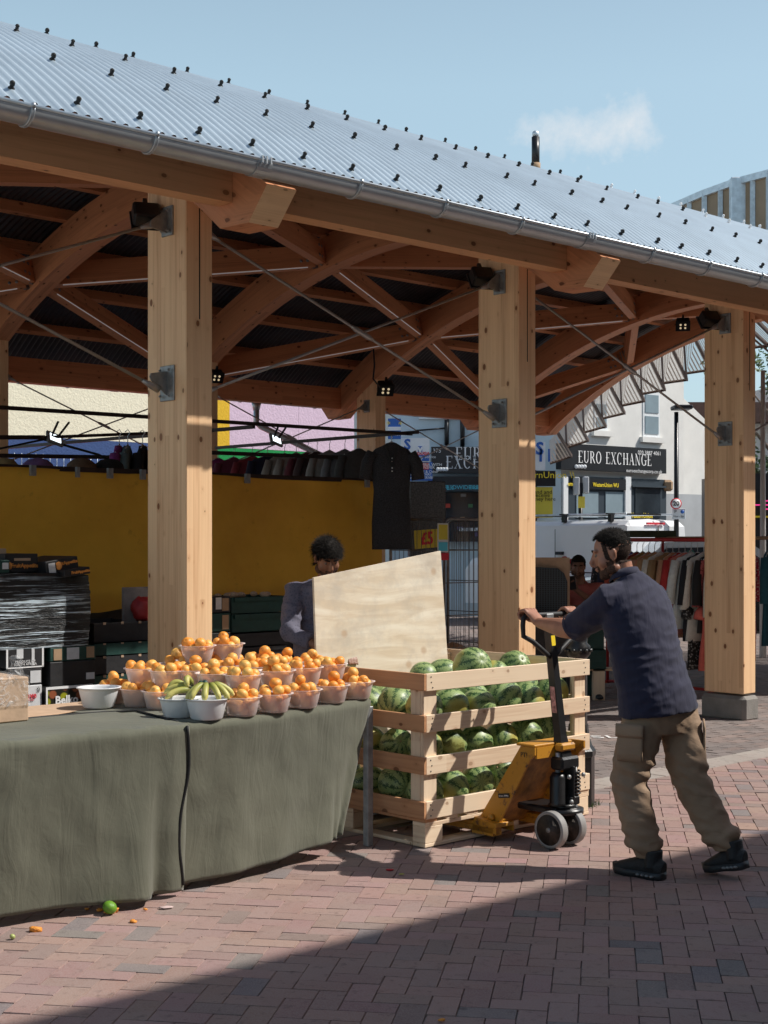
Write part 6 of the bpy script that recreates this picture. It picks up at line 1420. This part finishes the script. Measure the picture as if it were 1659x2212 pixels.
def eyes(T,parent,k=1.0,mt=None):
    for s in (-1,1):
        m=MB(); m.ball(T@(V((s*.030,.0665,.013))*k),.0125*k,8); m.build('eye',M['eyewhite'],parent)
        m=MB(); m.ball(T@(V((s*.030,.0745,.011))*k),.0060*k,6); m.build('iris',M['black'],parent)
        m=MB(); m.loft([(T@(V((s*.012,.086,.034))*k),.003,.004),(T@(V((s*.030,.087,.041))*k),.004,.006),(T@(V((s*.050,.074,.036))*k),.002,.003)],n=6); m.build('eyebrow',M['hairblack'],parent)
M['eyewhite']=pm('eye_white',(.20,.15,.12),.6,0,.05,10); M['hairblack']=hairmat('black_hair',(.017,.014,.012)); M['beard']=hairmat('dark_beard',(.10,.055,.038)); M['fade']=hairmat('short_faded_hair',(.050,.032,.025))
def cap(T,parent,mt,name,keep,k=1.0,r=(.080,.099,.094),c=(0,-.016,.036),amp=.006,fr=50,n=36,infl=1.0):
    R=T.to_3x3(); m=MB(); m.ball((0,0,0),1,n); 
    for i,q_ in enumerate(m.v):
        p=V((q_.x*r[0],q_.y*r[1],q_.z*r[2]))+V(c); g=keep(p)
        s=(.80+.20*g)*infl; p2=V(c)+(p-V(c))*s+q_*amp*noise.noise(p*fr)*g
        m.v[i]=T@(p2*k)
    return m.build(name,mt,parent)
def sst(a,b,x): t=max(0,min(1,(x-a)/(b-a))); return t*t*(3-2*t)
def shell(body,T,mt,name,keep,off,k=1.0,amp=.0,fr=60,strands=0,sl=.012,comb=(0,.6,.1)):
    me=body.data; Wi=(T.inverted())@W[body.name]; vs=[];mp={};fs=[]
    for p in me.polygons:
        c=Wi@p.center/k
        if abs(c.x)>.12 or abs(c.y)>.15 or abs(c.z)>.16 or not keep(c): continue
        f=[]
        for i in p.vertices:
            if i not in mp:
                v=me.vertices[i]; mp[i]=len(vs); l=Wi@v.co; n_=v.normal; vs.append(W[body.name]@(v.co+n_*(off(l/k)+amp*noise.noise(l*fr)+amp*.5*noise.noise(l*fr*2.3))))
            f.append(mp[i])
        fs.append(f)
    if not fs: return
    m=MB(); m.add(vs,fs,[[(0,0)]*len(f) for f in fs],0,True)
    R=T.to_3x3(); cb=R@V(comb); sv=[];sf=[]
    for i in range(strands):
        f=rnd.choice(fs); a,b,c=(vs[f[0]],vs[f[1]],vs[f[2]]); n=(b-a).cross(c-a)
        if n.length<1e-12: continue
        n.normalize(); r1,r2=rnd.random(),rnd.random(); p=a.lerp(b,r1).lerp(c,r2*.5)
        d=(n*.8+cb*rnd.uniform(.3,1)+V((rnd.gauss(0,.3),rnd.gauss(0,.3),rnd.gauss(0,.3)))).normalized(); w=d.orthogonal().normalized()*.0009
        o=len(sv); L_=sl*rnd.uniform(.5,1.2); sv+=[p-n*.002-w,p-n*.002+w,p+d*L_]; sf.append((o,o+1,o+2))
    if sv: m.add(sv,sf,[[(0,0)]*3]*len(sf))
    return m.build(name,mt,body)
def isear(c): return abs(c.x)>.068 and -.045<c.y<.012 and -.045<c.z<.042
def hairreg(c):
    c=c+V((0,0,.012*noise.noise(c*55)))
    return (c.z>.086 if c.y>.050 else (c.z>.046+.8*c.y if c.y>-.0 else c.z>.025)) 
def faderg(c):
    if isear(c) or hairreg(c): return False
    if c.y<-.012: return c.z>-.055
    if c.y<.034: return c.z>-.032+.9*max(0,c.y-.012) and c.z<.075
    return False
def beardreg(c):
    c=c+V((0,0,.006*noise.noise(c*90)))
    if isear(c) or c.z>.0 or c.z<-.128 or c.y<-.002: return False
    if c.y<.034: return (c.z<-.03 and abs(c.x)>.04 and c.z>-.10)
    if c.y>.083 and abs(c.x)<.019 and -.068<c.z<-.047: return False
    if c.y>.070 and abs(c.x)<.028: return c.z<-.040
    return c.z<-.056-(c.y-.034)*.2
def fist(m,w,b,a,up,inner,k=1.0):     # wrist, bar point, bar axis, up, side of the thumb
    w=V(w);b=V(b);a=V(a).normalized();up=V(up).normalized(); f=(b-w); f=(f-a*f.dot(a)).normalized(); u=(up-f*up.dot(f)); u=(u-a*u.dot(a)).normalized()
    pc=b-f*.036*k
    m.loft([(w-f*.02,.030*k,.022*k,a),(w+f*.015,.031*k,.021*k,a),(pc-f*.015+u*.012,.040*k,.018*k,a),(b-f*.022+u*.022,.043*k,.015*k,a),(b-f*.008+u*.030,.041*k,.011*k,a)],n=14)
    m.ball(pc+a*inner*.026*k-u*.006,(.020*k,.020*k,.020*k),8)
    for i,(s,l) in enumerate(((-.034,.92),(-.0115,1.0),(.0115,1.02),(.034,.85))):
        s2=s*(-inner); o=a*s2*k; r=.0098*k*(.92 if abs(s)>.03 else 1)
        pts=[b-f*.018+u*.026+o,b-f*.002+u*.033+o,b+f*.022+u*.024*l+o*1.02,b+f*.034-u*.002+o,b+f*.022-u*.024*l+o*.96,b+f*.006-u*.030*l+o*.92]
        m.loft([(p,r*q_,r*q_) for p,q_ in zip(pts,(1.05,1.15,.95,1.0,.88,.7))],n=9)
    o=a*inner
    pts=[pc+o*.030-f*.004,b-f*.024+o*.044-u*.014,b-f*.002+o*.040-u*.030,b+f*.020+o*.028-u*.032]
    m.loft([(p,r*k,r*k) for p,r in zip(pts,(.014,.0125,.0112,.009))],n=9)
# ---------------------------------------------------------------- the man pushing the jack
H=V((1.36,7.06,.88)); Fd=V((-.6,.8,0)); Rd=V((.8,.6,0))
man=thing('person',V((1.4,7.0,0)),'bearded man in a navy polo shirt and khaki cargo trousers pushing the pallet jack','person')
Ls=V((1.115,7.085,1.345)); Rs=V((1.365,7.27,1.355)); Le=V((.955,7.34,1.175)); Lw=V((.815,7.59,1.175)); Re=V((1.235,7.58,1.19)); Rw=V((1.085,7.83,1.205))
lb_=BL+RU*.035; rb_=BR-RU*.03
Lw=lb_+V((.055,-.085,-.035)); Rw=rb_+V((.05,-.085,-.03))
HC=V((1.142,7.215,1.560)); HT=headT(HC,(-.95,.16,-.26),(-.25,.05,1)); 
sk=skinmat('tanned_skin',(.43,.20,.125)); bm_=MB(); head_skin(bm_,HT)
NB_=V((1.225,7.195,1.42))
bm_.loft([(V((1.25,7.17,1.36)),.09,.07,Rd),(NB_,.062,.064,Rd),(V((1.195,7.205,1.475)),.056,.062,Rd),(HC+HT.to_3x3()@V((0,-.035,-.045)),.052,.058,Rd)],n=16)
bm_.loft([(Ls,.055,.055),(Ls.lerp(Le,.5),.052,.052),(Le+V((0,0,.0)),.049,.052),(Le.lerp(Lw,.28),.052,.052),(Le.lerp(Lw,.7),.040,.038),(Lw,.032,.028)],n=14)
bm_.loft([(Rs,.05,.05),(Rs.lerp(Re,.5),.047,.047),(Re,.041,.043),(Re.lerp(Rw,.3),.042,.040),(Rw,.027,.024)],n=12)
fist(bm_,Lw,lb_,RU,V((0,0,1)),1,1.12); fist(bm_,Rw,rb_,RU,V((0,0,1)),-1,1.08)
bm_.loft([(H+V((0,0,-.05)),.13,.09,Rd),(H+V((-.04,.03,.25)),.14,.09,Rd),(V((1.25,7.18,1.32)),.15,.08,Rd),(NB_,.06,.06,Rd)],n=14)
LK=V((1.20,7.03,.455)); LA=V((1.275,6.965,.10)); RK=V((1.505,7.055,.455)); RA=V((1.66,6.97,.135))
LH=H+V((-.07,-.05,-.03)); RH=H+V((.08,.05,-.03))
for h_,k_,a_ in ((LH,LK,LA),(RH,RK,RA)): bm_.loft([(h_,.08,.08),(k_,.05,.05),(k_.lerp(a_,.35),.05,.05),(a_,.034,.036)],n=10)
body=bm_.build('body',sk,man,remesh=.0045,smooth=3)
eyes(HT,body)
hair=shell(body,HT,M['hairblack'],'hair',hairreg,lambda l:.001+.010*max(0,min(1,(l.z-.045)/.05)),amp=.003,fr=130,strands=5000,sl=.015)
shell(body,HT,M['fade'],'faded_sides',faderg,lambda l:.0008,amp=.0008,strands=2500,sl=.004,comb=(0,-.3,-.8))
shell(body,HT,M['beard'],'beard',beardreg,lambda l:.0008,amp=.001,fr=110,strands=1200,sl=.004,comb=(0,.2,-.8))
q=N('navy_pique'); co=q.n('ShaderNodeTexCoord').outputs['Object']; n1=q.n('ShaderNodeTexNoise',i_Scale=5.0,i_Detail=6.0); q.l(co,n1.inputs['Vector']); q.l(q.ramp(n1.outputs['Fac'],[(.3,(.013,.013,.034)),(.7,(.020,.020,.048))]),q.b.inputs['Base Color']); q.set(Roughness=.88); q.b.inputs['Sheen Weight'].default_value=.12; q.b.inputs['Sheen Roughness'].default_value=.5
mp=q.n('ShaderNodeMapping'); mp.inputs['Rotation'].default_value=(.3,.9,0); mp.inputs['Scale'].default_value=(22,7,4); q.l(co,mp.inputs[0]); n2=q.n('ShaderNodeTexNoise',i_Scale=1.0,i_Detail=4.0,i_Distortion=.8); q.l(mp.outputs[0],n2.inputs['Vector']); n3=q.n('ShaderNodeTexNoise',i_Scale=400.0); q.l(co,n3.inputs['Vector']); q.bump(n2.outputs['Fac'],.3,.02); navy=q.m
sm=MB()
rings=[((1.35,7.055,.785),.214,.178),((1.345,7.055,.83),.210,.174),((1.335,7.06,.88),.205,.168),((1.318,7.08,.96),.197,.160),((1.298,7.10,1.06),.196,.155),((1.278,7.13,1.17),.203,.152),((1.262,7.155,1.27),.213,.142),((1.25,7.175,1.34),.205,.125),((1.24,7.185,1.39),.160,.105),((1.23,7.19,1.43),.100,.084),((1.22,7.195,1.455),.074,.074)]
sm.loft([(V(c),a,b,Rd) for c,a,b in rings],n=28)
for S_,E_,kk in ((Ls,Le,1),(Rs,Re,.86)):
    inn=(V((1.255,7.17,1.33))-S_)*.45+S_
    d_=(E_-S_)
    sm.loft([(a_,b_*kk,c_*kk) for a_,b_,c_ in ((inn,.090,.092),(S_+V((0,0,-.008)),.087,.088),(S_+d_*.35+V((0,0,-.016)),.085,.085),(S_+d_*.62+V((0,0,-.016)),.084,.083),(S_+d_*.86+V((0,0,-.010)),.081,.079))],n=16)
def shirtw(p,n):
    q_=p-H; t1=noise.noise(V((q_.x*6+q_.z*9,q_.y*5,q_.z*16-q_.x*10))); t2=noise.noise(V((q_.x*14-q_.z*6,q_.y*12,q_.z*30+q_.x*18)))
    mid=1-abs(sst(.85,1.35,p.z)*2-1)*.5
    d=(abs(t1)*-2+.5)*.009*mid+t2*.0025
    return d
shirt=sm.build('polo_shirt',navy,man,remesh=.008,smooth=5,post=shirtw)
m=MB(); cc=V((1.213,7.196,1.458)); ring=[]
for i in range(25):
    a=2*PI*i/24+.2; ring.append(cc+Rd*.063*math.cos(a)+Fd*.060*math.sin(a)+V((0,0,-.020*math.sin(a)))+V((-.004,0,.002)))
vs=[];fs=[]
for i,p_ in enumerate(ring):
    o=(p_-cc).normalized(); vs+=[p_+V((0,0,.020))-o*.004,p_+V((0,0,.022))+o*.002,p_+o*.020-V((0,0,.016)),p_+o*.016-V((0,0,.022))]
for i in range(24):
    for j in range(3): fs.append((i*4+j,i*4+j+1,(i+1)*4+j+1,(i+1)*4+j))
m.add(vs,fs,None,0,True); m.build('collar',navy,shirt)
# sleeve hems and shirt hem line
for S_,E_ in ((Ls,Le),(Rs,Re)):
    d_=(E_-S_); c=S_+d_*.85+V((0,0,-.008)); m=MB(); m.loft([(c-d_.normalized()*.012,.083,.081),(c+d_.normalized()*.010,.082,.080)],n=20,cap=False); m.build('sleeve_hem',navy,shirt)
q=N('khaki_twill'); co=q.n('ShaderNodeTexCoord').outputs['Object']; n1=q.n('ShaderNodeTexNoise',i_Scale=4.0,i_Detail=7.0); q.l(co,n1.inputs['Vector']); q.l(q.ramp(n1.outputs['Fac'],[(.3,(.26,.172,.108)),(.7,(.35,.24,.158))]),q.b.inputs['Base Color']); q.set(Roughness=.85)
mp=q.n('ShaderNodeMapping'); mp.inputs['Rotation'].default_value=(0,.5,0); mp.inputs['Scale'].default_value=(9,9,20); q.l(co,mp.inputs[0]); n2=q.n('ShaderNodeTexNoise',i_Scale=1.0,i_Detail=5.0,i_Distortion=1.2); q.l(mp.outputs[0],n2.inputs['Vector']); q.bump(n2.outputs['Fac'],.3,.02); khaki=q.m
pm_=MB()
pm_.loft([(H+V((0,0,.02)),.178,.140,Rd),(H+V((0,0,-.06)),.183,.148,Rd),(H+V((.0,0,-.13)),.180,.145,Rd),(H+V((.0,0,-.19)),.150,.125,Rd)],n=24)
def leg(h_,k_,a_,w):
    d1=(k_-h_); d2=(a_-k_)
    pm_.loft([(h_+V((0,0,-.02)),.092,.105,Rd),(h_+d1*.35,.100,.110,Rd),(h_+d1*.7,.098,.104,Rd),(k_+V((0,-.004,0)),.088,.095,Rd),(k_+d2*.3,.086,.090,Rd),(k_+d2*.6,.084,.086,Rd),(k_+d2*.82,.083,.085,Rd),(a_+V((0,0,.055)),.080,.083,Rd),(a_+V((0,0,.018)),.062,.068,Rd),(a_+V((0,0,-.008)),.048,.055,Rd)],n=20)
leg(LH,LK,LA,1); leg(RH,RK,RA,1)
def pantw(p,n):
    q_=p-H; z=p.z; d=0
    t=noise.noise(V((q_.x*9,q_.y*9,z*20+q_.x*12))); d+=(.5-abs(t)*2)*.006*(sst(.75,.5,z)*.6+.4)
    if z<.32: d+=.006*math.sin(z*95+7*noise.noise(V((q_.x*6,q_.y*6,0))))*sst(.32,.16,z)
    kz=math.exp(-((z-.50)/.09)**2); d+=.006*kz*math.sin(z*85+q_.x*30+3*noise.noise(q_*8))
    d+=.004*noise.noise(q_*24)
    return d
pants=pm_.build('cargo_trousers',khaki,man,remesh=.008,smooth=5,post=pantw)
# cargo pocket on the left thigh, facing the camera-left side
def patch(c,n,up,w,h,t,name,mt,parent,bow=.12):
    c=V(c);n=V(n).normalized();up=(V(up)-n*V(up).dot(n)).normalized();s=n.cross(up); m=MB(); vs=[];fs=[]; K=10
    for i in range(K+1):
        f=i/K*2-1
        for j in range(5):
            g=j/4*2-1; vs.append(c+s*f*w/2+up*g*h/2+n*(t-bow*(f*w/2)**2*8-.004*(abs(g)**4)+.003*noise.noise(V((f*3,g*3,w*10)))))
    for i in range(K):
        for j in range(4): fs.append((i*5+j,(i+1)*5+j,(i+1)*5+j+1,i*5+j+1))
    m.add(vs,fs,None,0,True); o=m.build(name,mt,parent); o.modifiers.new('th','SOLIDIFY').thickness=.008; return o
pc=LH.lerp(LK,.45); pn=V((-.55,-.83,.05))
pk=patch(pc+pn*.108+V((0,0,-.035)),pn,(0,0,1),.13,.155,.005,'cargo_pocket',khaki,pants); patch(pc+pn*.113+V((0,0,.035)),pn,(0,0,1),.142,.06,.009,'pocket_flap',khaki,pk)
pc=RH.lerp(RK,.45); pn=V((.95,-.2,0)); patch(pc+pn*.106,pn,(0,0,1),.12,.15,.005,'cargo_pocket',khaki,pants)
# shoes
q=pm('black_trainer_mesh',(.014,.016,.018),.6,0,.4,60,.4); q2=pm('black_trainer_sole',(.02,.024,.027),.45,0,.2,30,.1)
def shoe(heel,toe,par,pitch):
    d=(toe-heel); L=d.length; d.normalize(); up=V((0,0,1)); s=d.cross(up).normalized(); u=s.cross(d)
    def q_(a,z,o=0): return heel+d*a*L+u*z+s*o
    m=MB(); m.loft([(q_(.0,.045),.026,.038,s),(q_(.10,.050),.040,.046,s),(q_(.28,.052),.043,.052,s),(q_(.48,.050),.044,.044,s),(q_(.70,.040),.048,.033,s),(q_(.88,.032),.043,.024,s),(q_(.985,.026),.022,.014,s)],n=16)
    m.loft([(q_(.22,.05),.040,.055,d),(q_(.20,.105),.038,.050,d),(q_(.20,.135),.040,.050,d)],n=14)
    up_=m.build('shoe_upper',q,par,remesh=.005,smooth=3)
    m=MB(); pts=[(0,.02),(.05,.036),(.2,.044),(.45,.040),(.7,.050),(.9,.042),(1.0,.016)]
    n_=len(pts); vs=[]; 
    for z0_,z1_,k_ in ((-.012,.0,.96),):
        pass
    zb=[.004,.0,-.001,.002,.0,.004,.018]
    for (a,w_),z_ in zip(pts,zb):
        vs+=[q_(a,z_-.004,-w_),q_(a,z_-.004,w_),q_(a,z_+.030,w_*1.04),q_(a,z_+.030,-w_*1.04)]
    fs=[(0,1,2,3)]; 
    for i in range(n_-1):
        b=i*4; fs+=[(b,b+4,b+5,b+1),(b+1,b+5,b+6,b+2),(b+2,b+6,b+7,b+3),(b+3,b+7,b+4,b)]
    b=(n_-1)*4; fs.append((b+3,b+2,b+1,b)); m.add(vs,fs,None,0,True); so_=m.build('sole',q2,up_)
    m=MB()
    for i in range(4):
        c=q_(.16+.09*i,.014,0)
        for sg in (-1,1): w_=.043; cc=c+s*sg*w_; m.ball(cc,(.012,.012,.006),5)
    m.build('air_vents',M['galv'],so_)
    m=MB()
    for i in range(4): m.tube([q_(.40+.07*i,.088-.012*i,-.022),q_(.42+.07*i,.094-.012*i,0),q_(.40+.07*i,.088-.012*i,.022)],.0035,5)
    m.build('laces',M['blackmetal'],up_)
shoe(V((1.345,6.885,.004)),V((1.135,7.075,.004)),body,0)
shoe(V((1.745,6.885,.060)),V((1.575,7.045,.006)),body,.2)
# ---------------------------------------------------------------- bowed man behind the plywood
p2=thing('person',V((-.36,9.05,0)),'black haired man in a patterned blue grey shirt bowed behind the plywood sheet','person')
sk2=skinmat('brown_skin',(.30,.135,.075)); m=MB(); c2=V((-.352,8.93,1.520)); T2=headT(c2,(.30,-.80,-.55),(.1,-.45,1)); head_skin(m,T2)
S1=V((-.56,9.06,1.31)); S2=V((-.17,9.02,1.33)); E1=V((-.585,8.90,1.055)); W1=V((-.395,8.76,.985)); E2=V((-.10,8.90,1.1)); W2=V((-.24,8.80,1.0))
m.loft([(V((-.37,9.05,1.32)),.08,.07,(1,0,0)),(V((-.365,9.01,1.40)),.055,.058,(1,0,0)),(c2+V((0,.05,-.03)),.05,.055,(1,0,0))],n=12)
for s_,e_,w_ in ((S1,E1,W1),(S2,E2,W2)): m.loft([(s_,.05,.05),(e_,.042,.042),(e_.lerp(w_,.4),.038,.038),(w_,.027,.024)],n=10)
for w_,ax in ((W1,V((.6,-.3,-.3))),(W2,V((.3,-.5,-.5)))):
    ax.normalize(); m.loft([(w_,.028,.022),(w_+ax*.05,.040,.018),(w_+ax*.09,.038,.014)],n=10)
    sd=ax.cross(V((0,0,1))).normalized()
    for k in range(4): o=sd*(-.028+.019*k); m.loft([(w_+ax*.08+o,.010,.010),(w_+ax*.12+o-V((0,0,.01)),.009,.009),(w_+ax*.145+o-V((0,0,.03)),.007,.007)],n=7)
    m.loft([(w_+ax*.03+sd*.03,.013,.013),(w_+ax*.07+sd*.055-V((0,0,.02)),.010,.010)],n=7)
b2_=m.build('body',sk2,p2,remesh=.006,smooth=3); eyes(T2,b2_)
shell(b2_,T2,M['hairblack'],'hair',lambda c: (c.z>.050-.2*abs(c.x) if c.y>.04 else (c.z>.01 if c.y>-.005 else c.z>-.06)) and not isear(c),lambda l:.014 if l.z>.03 else .007,amp=.005,fr=40,strands=5000,sl=.035,comb=(.5,.5,-.6))
shell(b2_,T2,M['beard'],'beard',lambda c: beardreg(c) and c.z<-.035,lambda l:.002,amp=.001)
q=N('patterned_grey_blue_shirt'); co=q.n('ShaderNodeTexCoord').outputs['Object']; vo=q.n('ShaderNodeTexVoronoi',i_Scale=70.0); q.l(co,vo.inputs['Vector']); q.l(q.ramp(vo.outputs['Distance'],[(.2,(.085,.085,.12)),(.5,(.135,.13,.175))]),q.b.inputs['Base Color']); q.set(Roughness=.85)
m=MB(); m.loft([(V((-.40,9.12,.80)),.175,.13,(1,0,0)),(V((-.395,9.12,.95)),.185,.135,(1,0,0)),(V((-.385,9.10,1.12)),.19,.13,(1,0,0)),(V((-.37,9.07,1.26)),.205,.12,(1,0,0)),(V((-.365,9.05,1.34)),.17,.10,(1,0,0)),(V((-.365,9.03,1.385)),.08,.075,(1,0,0))],n=24)
for s_,e_,w_ in ((S1,E1,W1),(S2,E2,W2)): m.loft([(s_.lerp(V((-.37,9.07,1.27)),.4),.085,.085),(s_,.078,.078),(s_.lerp(e_,.5),.070,.068),(e_,.062,.062),(e_.lerp(w_,.5),.056,.054),(e_.lerp(w_,.75),.048,.046)],n=14)
m.build('shirt',q.m,p2,remesh=.009,smooth=4,post=lambda p,n:(.5-abs(noise.noise(V((p.x*8+p.z*6,p.y*6,p.z*14))))*2)*.012+.004*noise.noise(p*22))
m=MB(); m.loft([(V((-.40,9.12,.86)),.16,.12,(1,0,0)),(V((-.40,9.12,.72)),.165,.125,(1,0,0))],n=16)
for s in (-1,1): m.loft([(V((-.40+s*.085,9.12,.80)),.095,.11),(V((-.40+s*.10,9.11,.45)),.075,.08),(V((-.40+s*.11,9.13,.06)),.055,.06)],n=12)
m.build('trousers',pm('dark_trousers',(.03,.03,.035),.9,0,.2,10),p2,remesh=.012,smooth=4)
for s in (-1,1): m=MB(); m.loft([(V((-.40+s*.11,9.2,.035)),.035,.035),(V((-.40+s*.115,9.10,.045)),.045,.045),(V((-.40+s*.12,8.97,.03)),.04,.028),(V((-.40+s*.12,8.92,.025)),.02,.015)],n=10); m.build('shoe',q2,p2)
# ---------------------------------------------------------------- seated man with a phone
p3=thing('person',V((2.06,15.2,0)),'seated man in a dusky red T shirt looking down at his phone','person')
sk3=skinmat('dark_brown_skin',(.24,.11,.065)); m=MB(); c3=pd(1249,1224,15.0); T3=headT(c3,(-.15,-.9,-.28),(0,-.2,1)); head_skin(m,T3,.96)
X0=c3.x+.03; tc_=V((X0,15.18,0))
m.loft([(V((X0,15.14,1.16)),.08,.07,(1,0,0)),(V((X0,15.10,1.24)),.055,.057,(1,0,0)),(c3+V((0,.04,-.03)),.05,.05,(1,0,0))],n=12)
SL=V((X0-.19,15.16,1.12)); SR=V((X0+.20,15.16,1.13)); EL=V((X0-.24,14.95,.90)); ER=V((X0+.24,14.98,.90)); HL=V((X0+.05,14.82,.95)); HR=V((X0-.07,14.84,1.12))
for s_,e_,w_ in ((SL,EL,HL),(SR,ER,HR)): m.loft([(s_,.055,.055),(e_,.046,.046),(e_.lerp(w_,.35),.043,.043),(w_,.028,.025)],n=10)
for w_,ax in ((HR,V((-.5,-.2,.75))),(HL,V((.9,0,.1)))):
    ax.normalize(); sd=ax.cross(V((0,1,0))).normalized(); m.loft([(w_,.028,.022),(w_+ax*.05,.040,.020),(w_+ax*.08,.038,.016)],n=10)
    for k in range(4): o=sd*(-.028+.019*k); m.loft([(w_+ax*.07+o,.010,.010),(w_+ax*.105+o+V((0,-.01,0)),.009,.009),(w_+ax*.12+o+V((0,.015,0)),.008,.008)],n=7)
    m.loft([(w_+ax*.02+sd*.03,.013,.013),(w_+ax*.07+sd*.05,.010,.010)],n=7)
b3=m.build('body',sk3,p3,remesh=.007,smooth=3); eyes(T3,b3,.96)
shell(b3,T3,M['hairblack'],'hair',lambda c: (c.z>.066 if c.y>.04 else c.z>.02) and not isear(c),lambda l:.009,k=.96,amp=.004,fr=60)
shell(b3,T3,M['beard'],'beard',beardreg,lambda l:.004,k=.96,amp=.002)
red=pm('dusky_red_jersey',(.42,.12,.10),.9,0,.12,8,.1)
m=MB(); m.loft([(V((X0,15.22,.52)),.20,.15,(1,0,0)),(V((X0,15.22,.70)),.20,.155,(1,0,0)),(V((X0,15.20,.90)),.205,.145,(1,0,0)),(V((X0,15.17,1.06)),.215,.125,(1,0,0)),(V((X0,15.15,1.15)),.17,.10,(1,0,0)),(V((X0,15.13,1.195)),.08,.075,(1,0,0))],n=24)
for s_,e_ in ((SL,EL),(SR,ER)): m.loft([(s_.lerp(V((X0,15.17,1.08)),.4),.085,.085),(s_,.085,.083),(s_.lerp(e_,.75),.078,.075)],n=14)
m.build('t_shirt',red,p3,remesh=.010,smooth=4,post=lambda p,n:(.5-abs(noise.noise(V((p.x*8,p.y*6,p.z*14))))*2)*.010)
m=MB(); 
for s in (-1,1): m.loft([(V((X0+s*.10,15.22,.54)),.10,.10),(V((X0+s*.13,14.85,.53)),.085,.085),(V((X0+s*.13,14.75,.50)),.075,.075),(V((X0+s*.13,14.74,.3)),.06,.06),(V((X0+s*.13,14.78,.08)),.05,.05)],n=12)
m.build('trousers',M['black'],p3,remesh=.012,smooth=4)
for s in (-1,1): m=MB(); m.loft([(V((X0+s*.13,14.86,.035)),.035,.035),(V((X0+s*.13,14.75,.045)),.045,.045),(V((X0+s*.14,14.60,.03)),.035,.02)],n=10); m.build('shoe',q2,p3)
t=thing('phone',HR,'black smartphone held up by the seated man in dusky red','phone'); m=MB(); c=HR+V((-.05,-.035,.075)); m.box((-.038,-.075,-.004),(.038,.075,.004),frame(c,(1,0,.1),(0,.35,.9)),bev=.003); m.build('phone_body',M['blackmetal'],t)
m=MB(); m.box((X0-.22,15.05,.0),(X0+.22,15.45,.46),bev=.01); tag(m.build('plastic_crate',M['boxgreen']),'upturned crate the man with the phone sits on','crate')
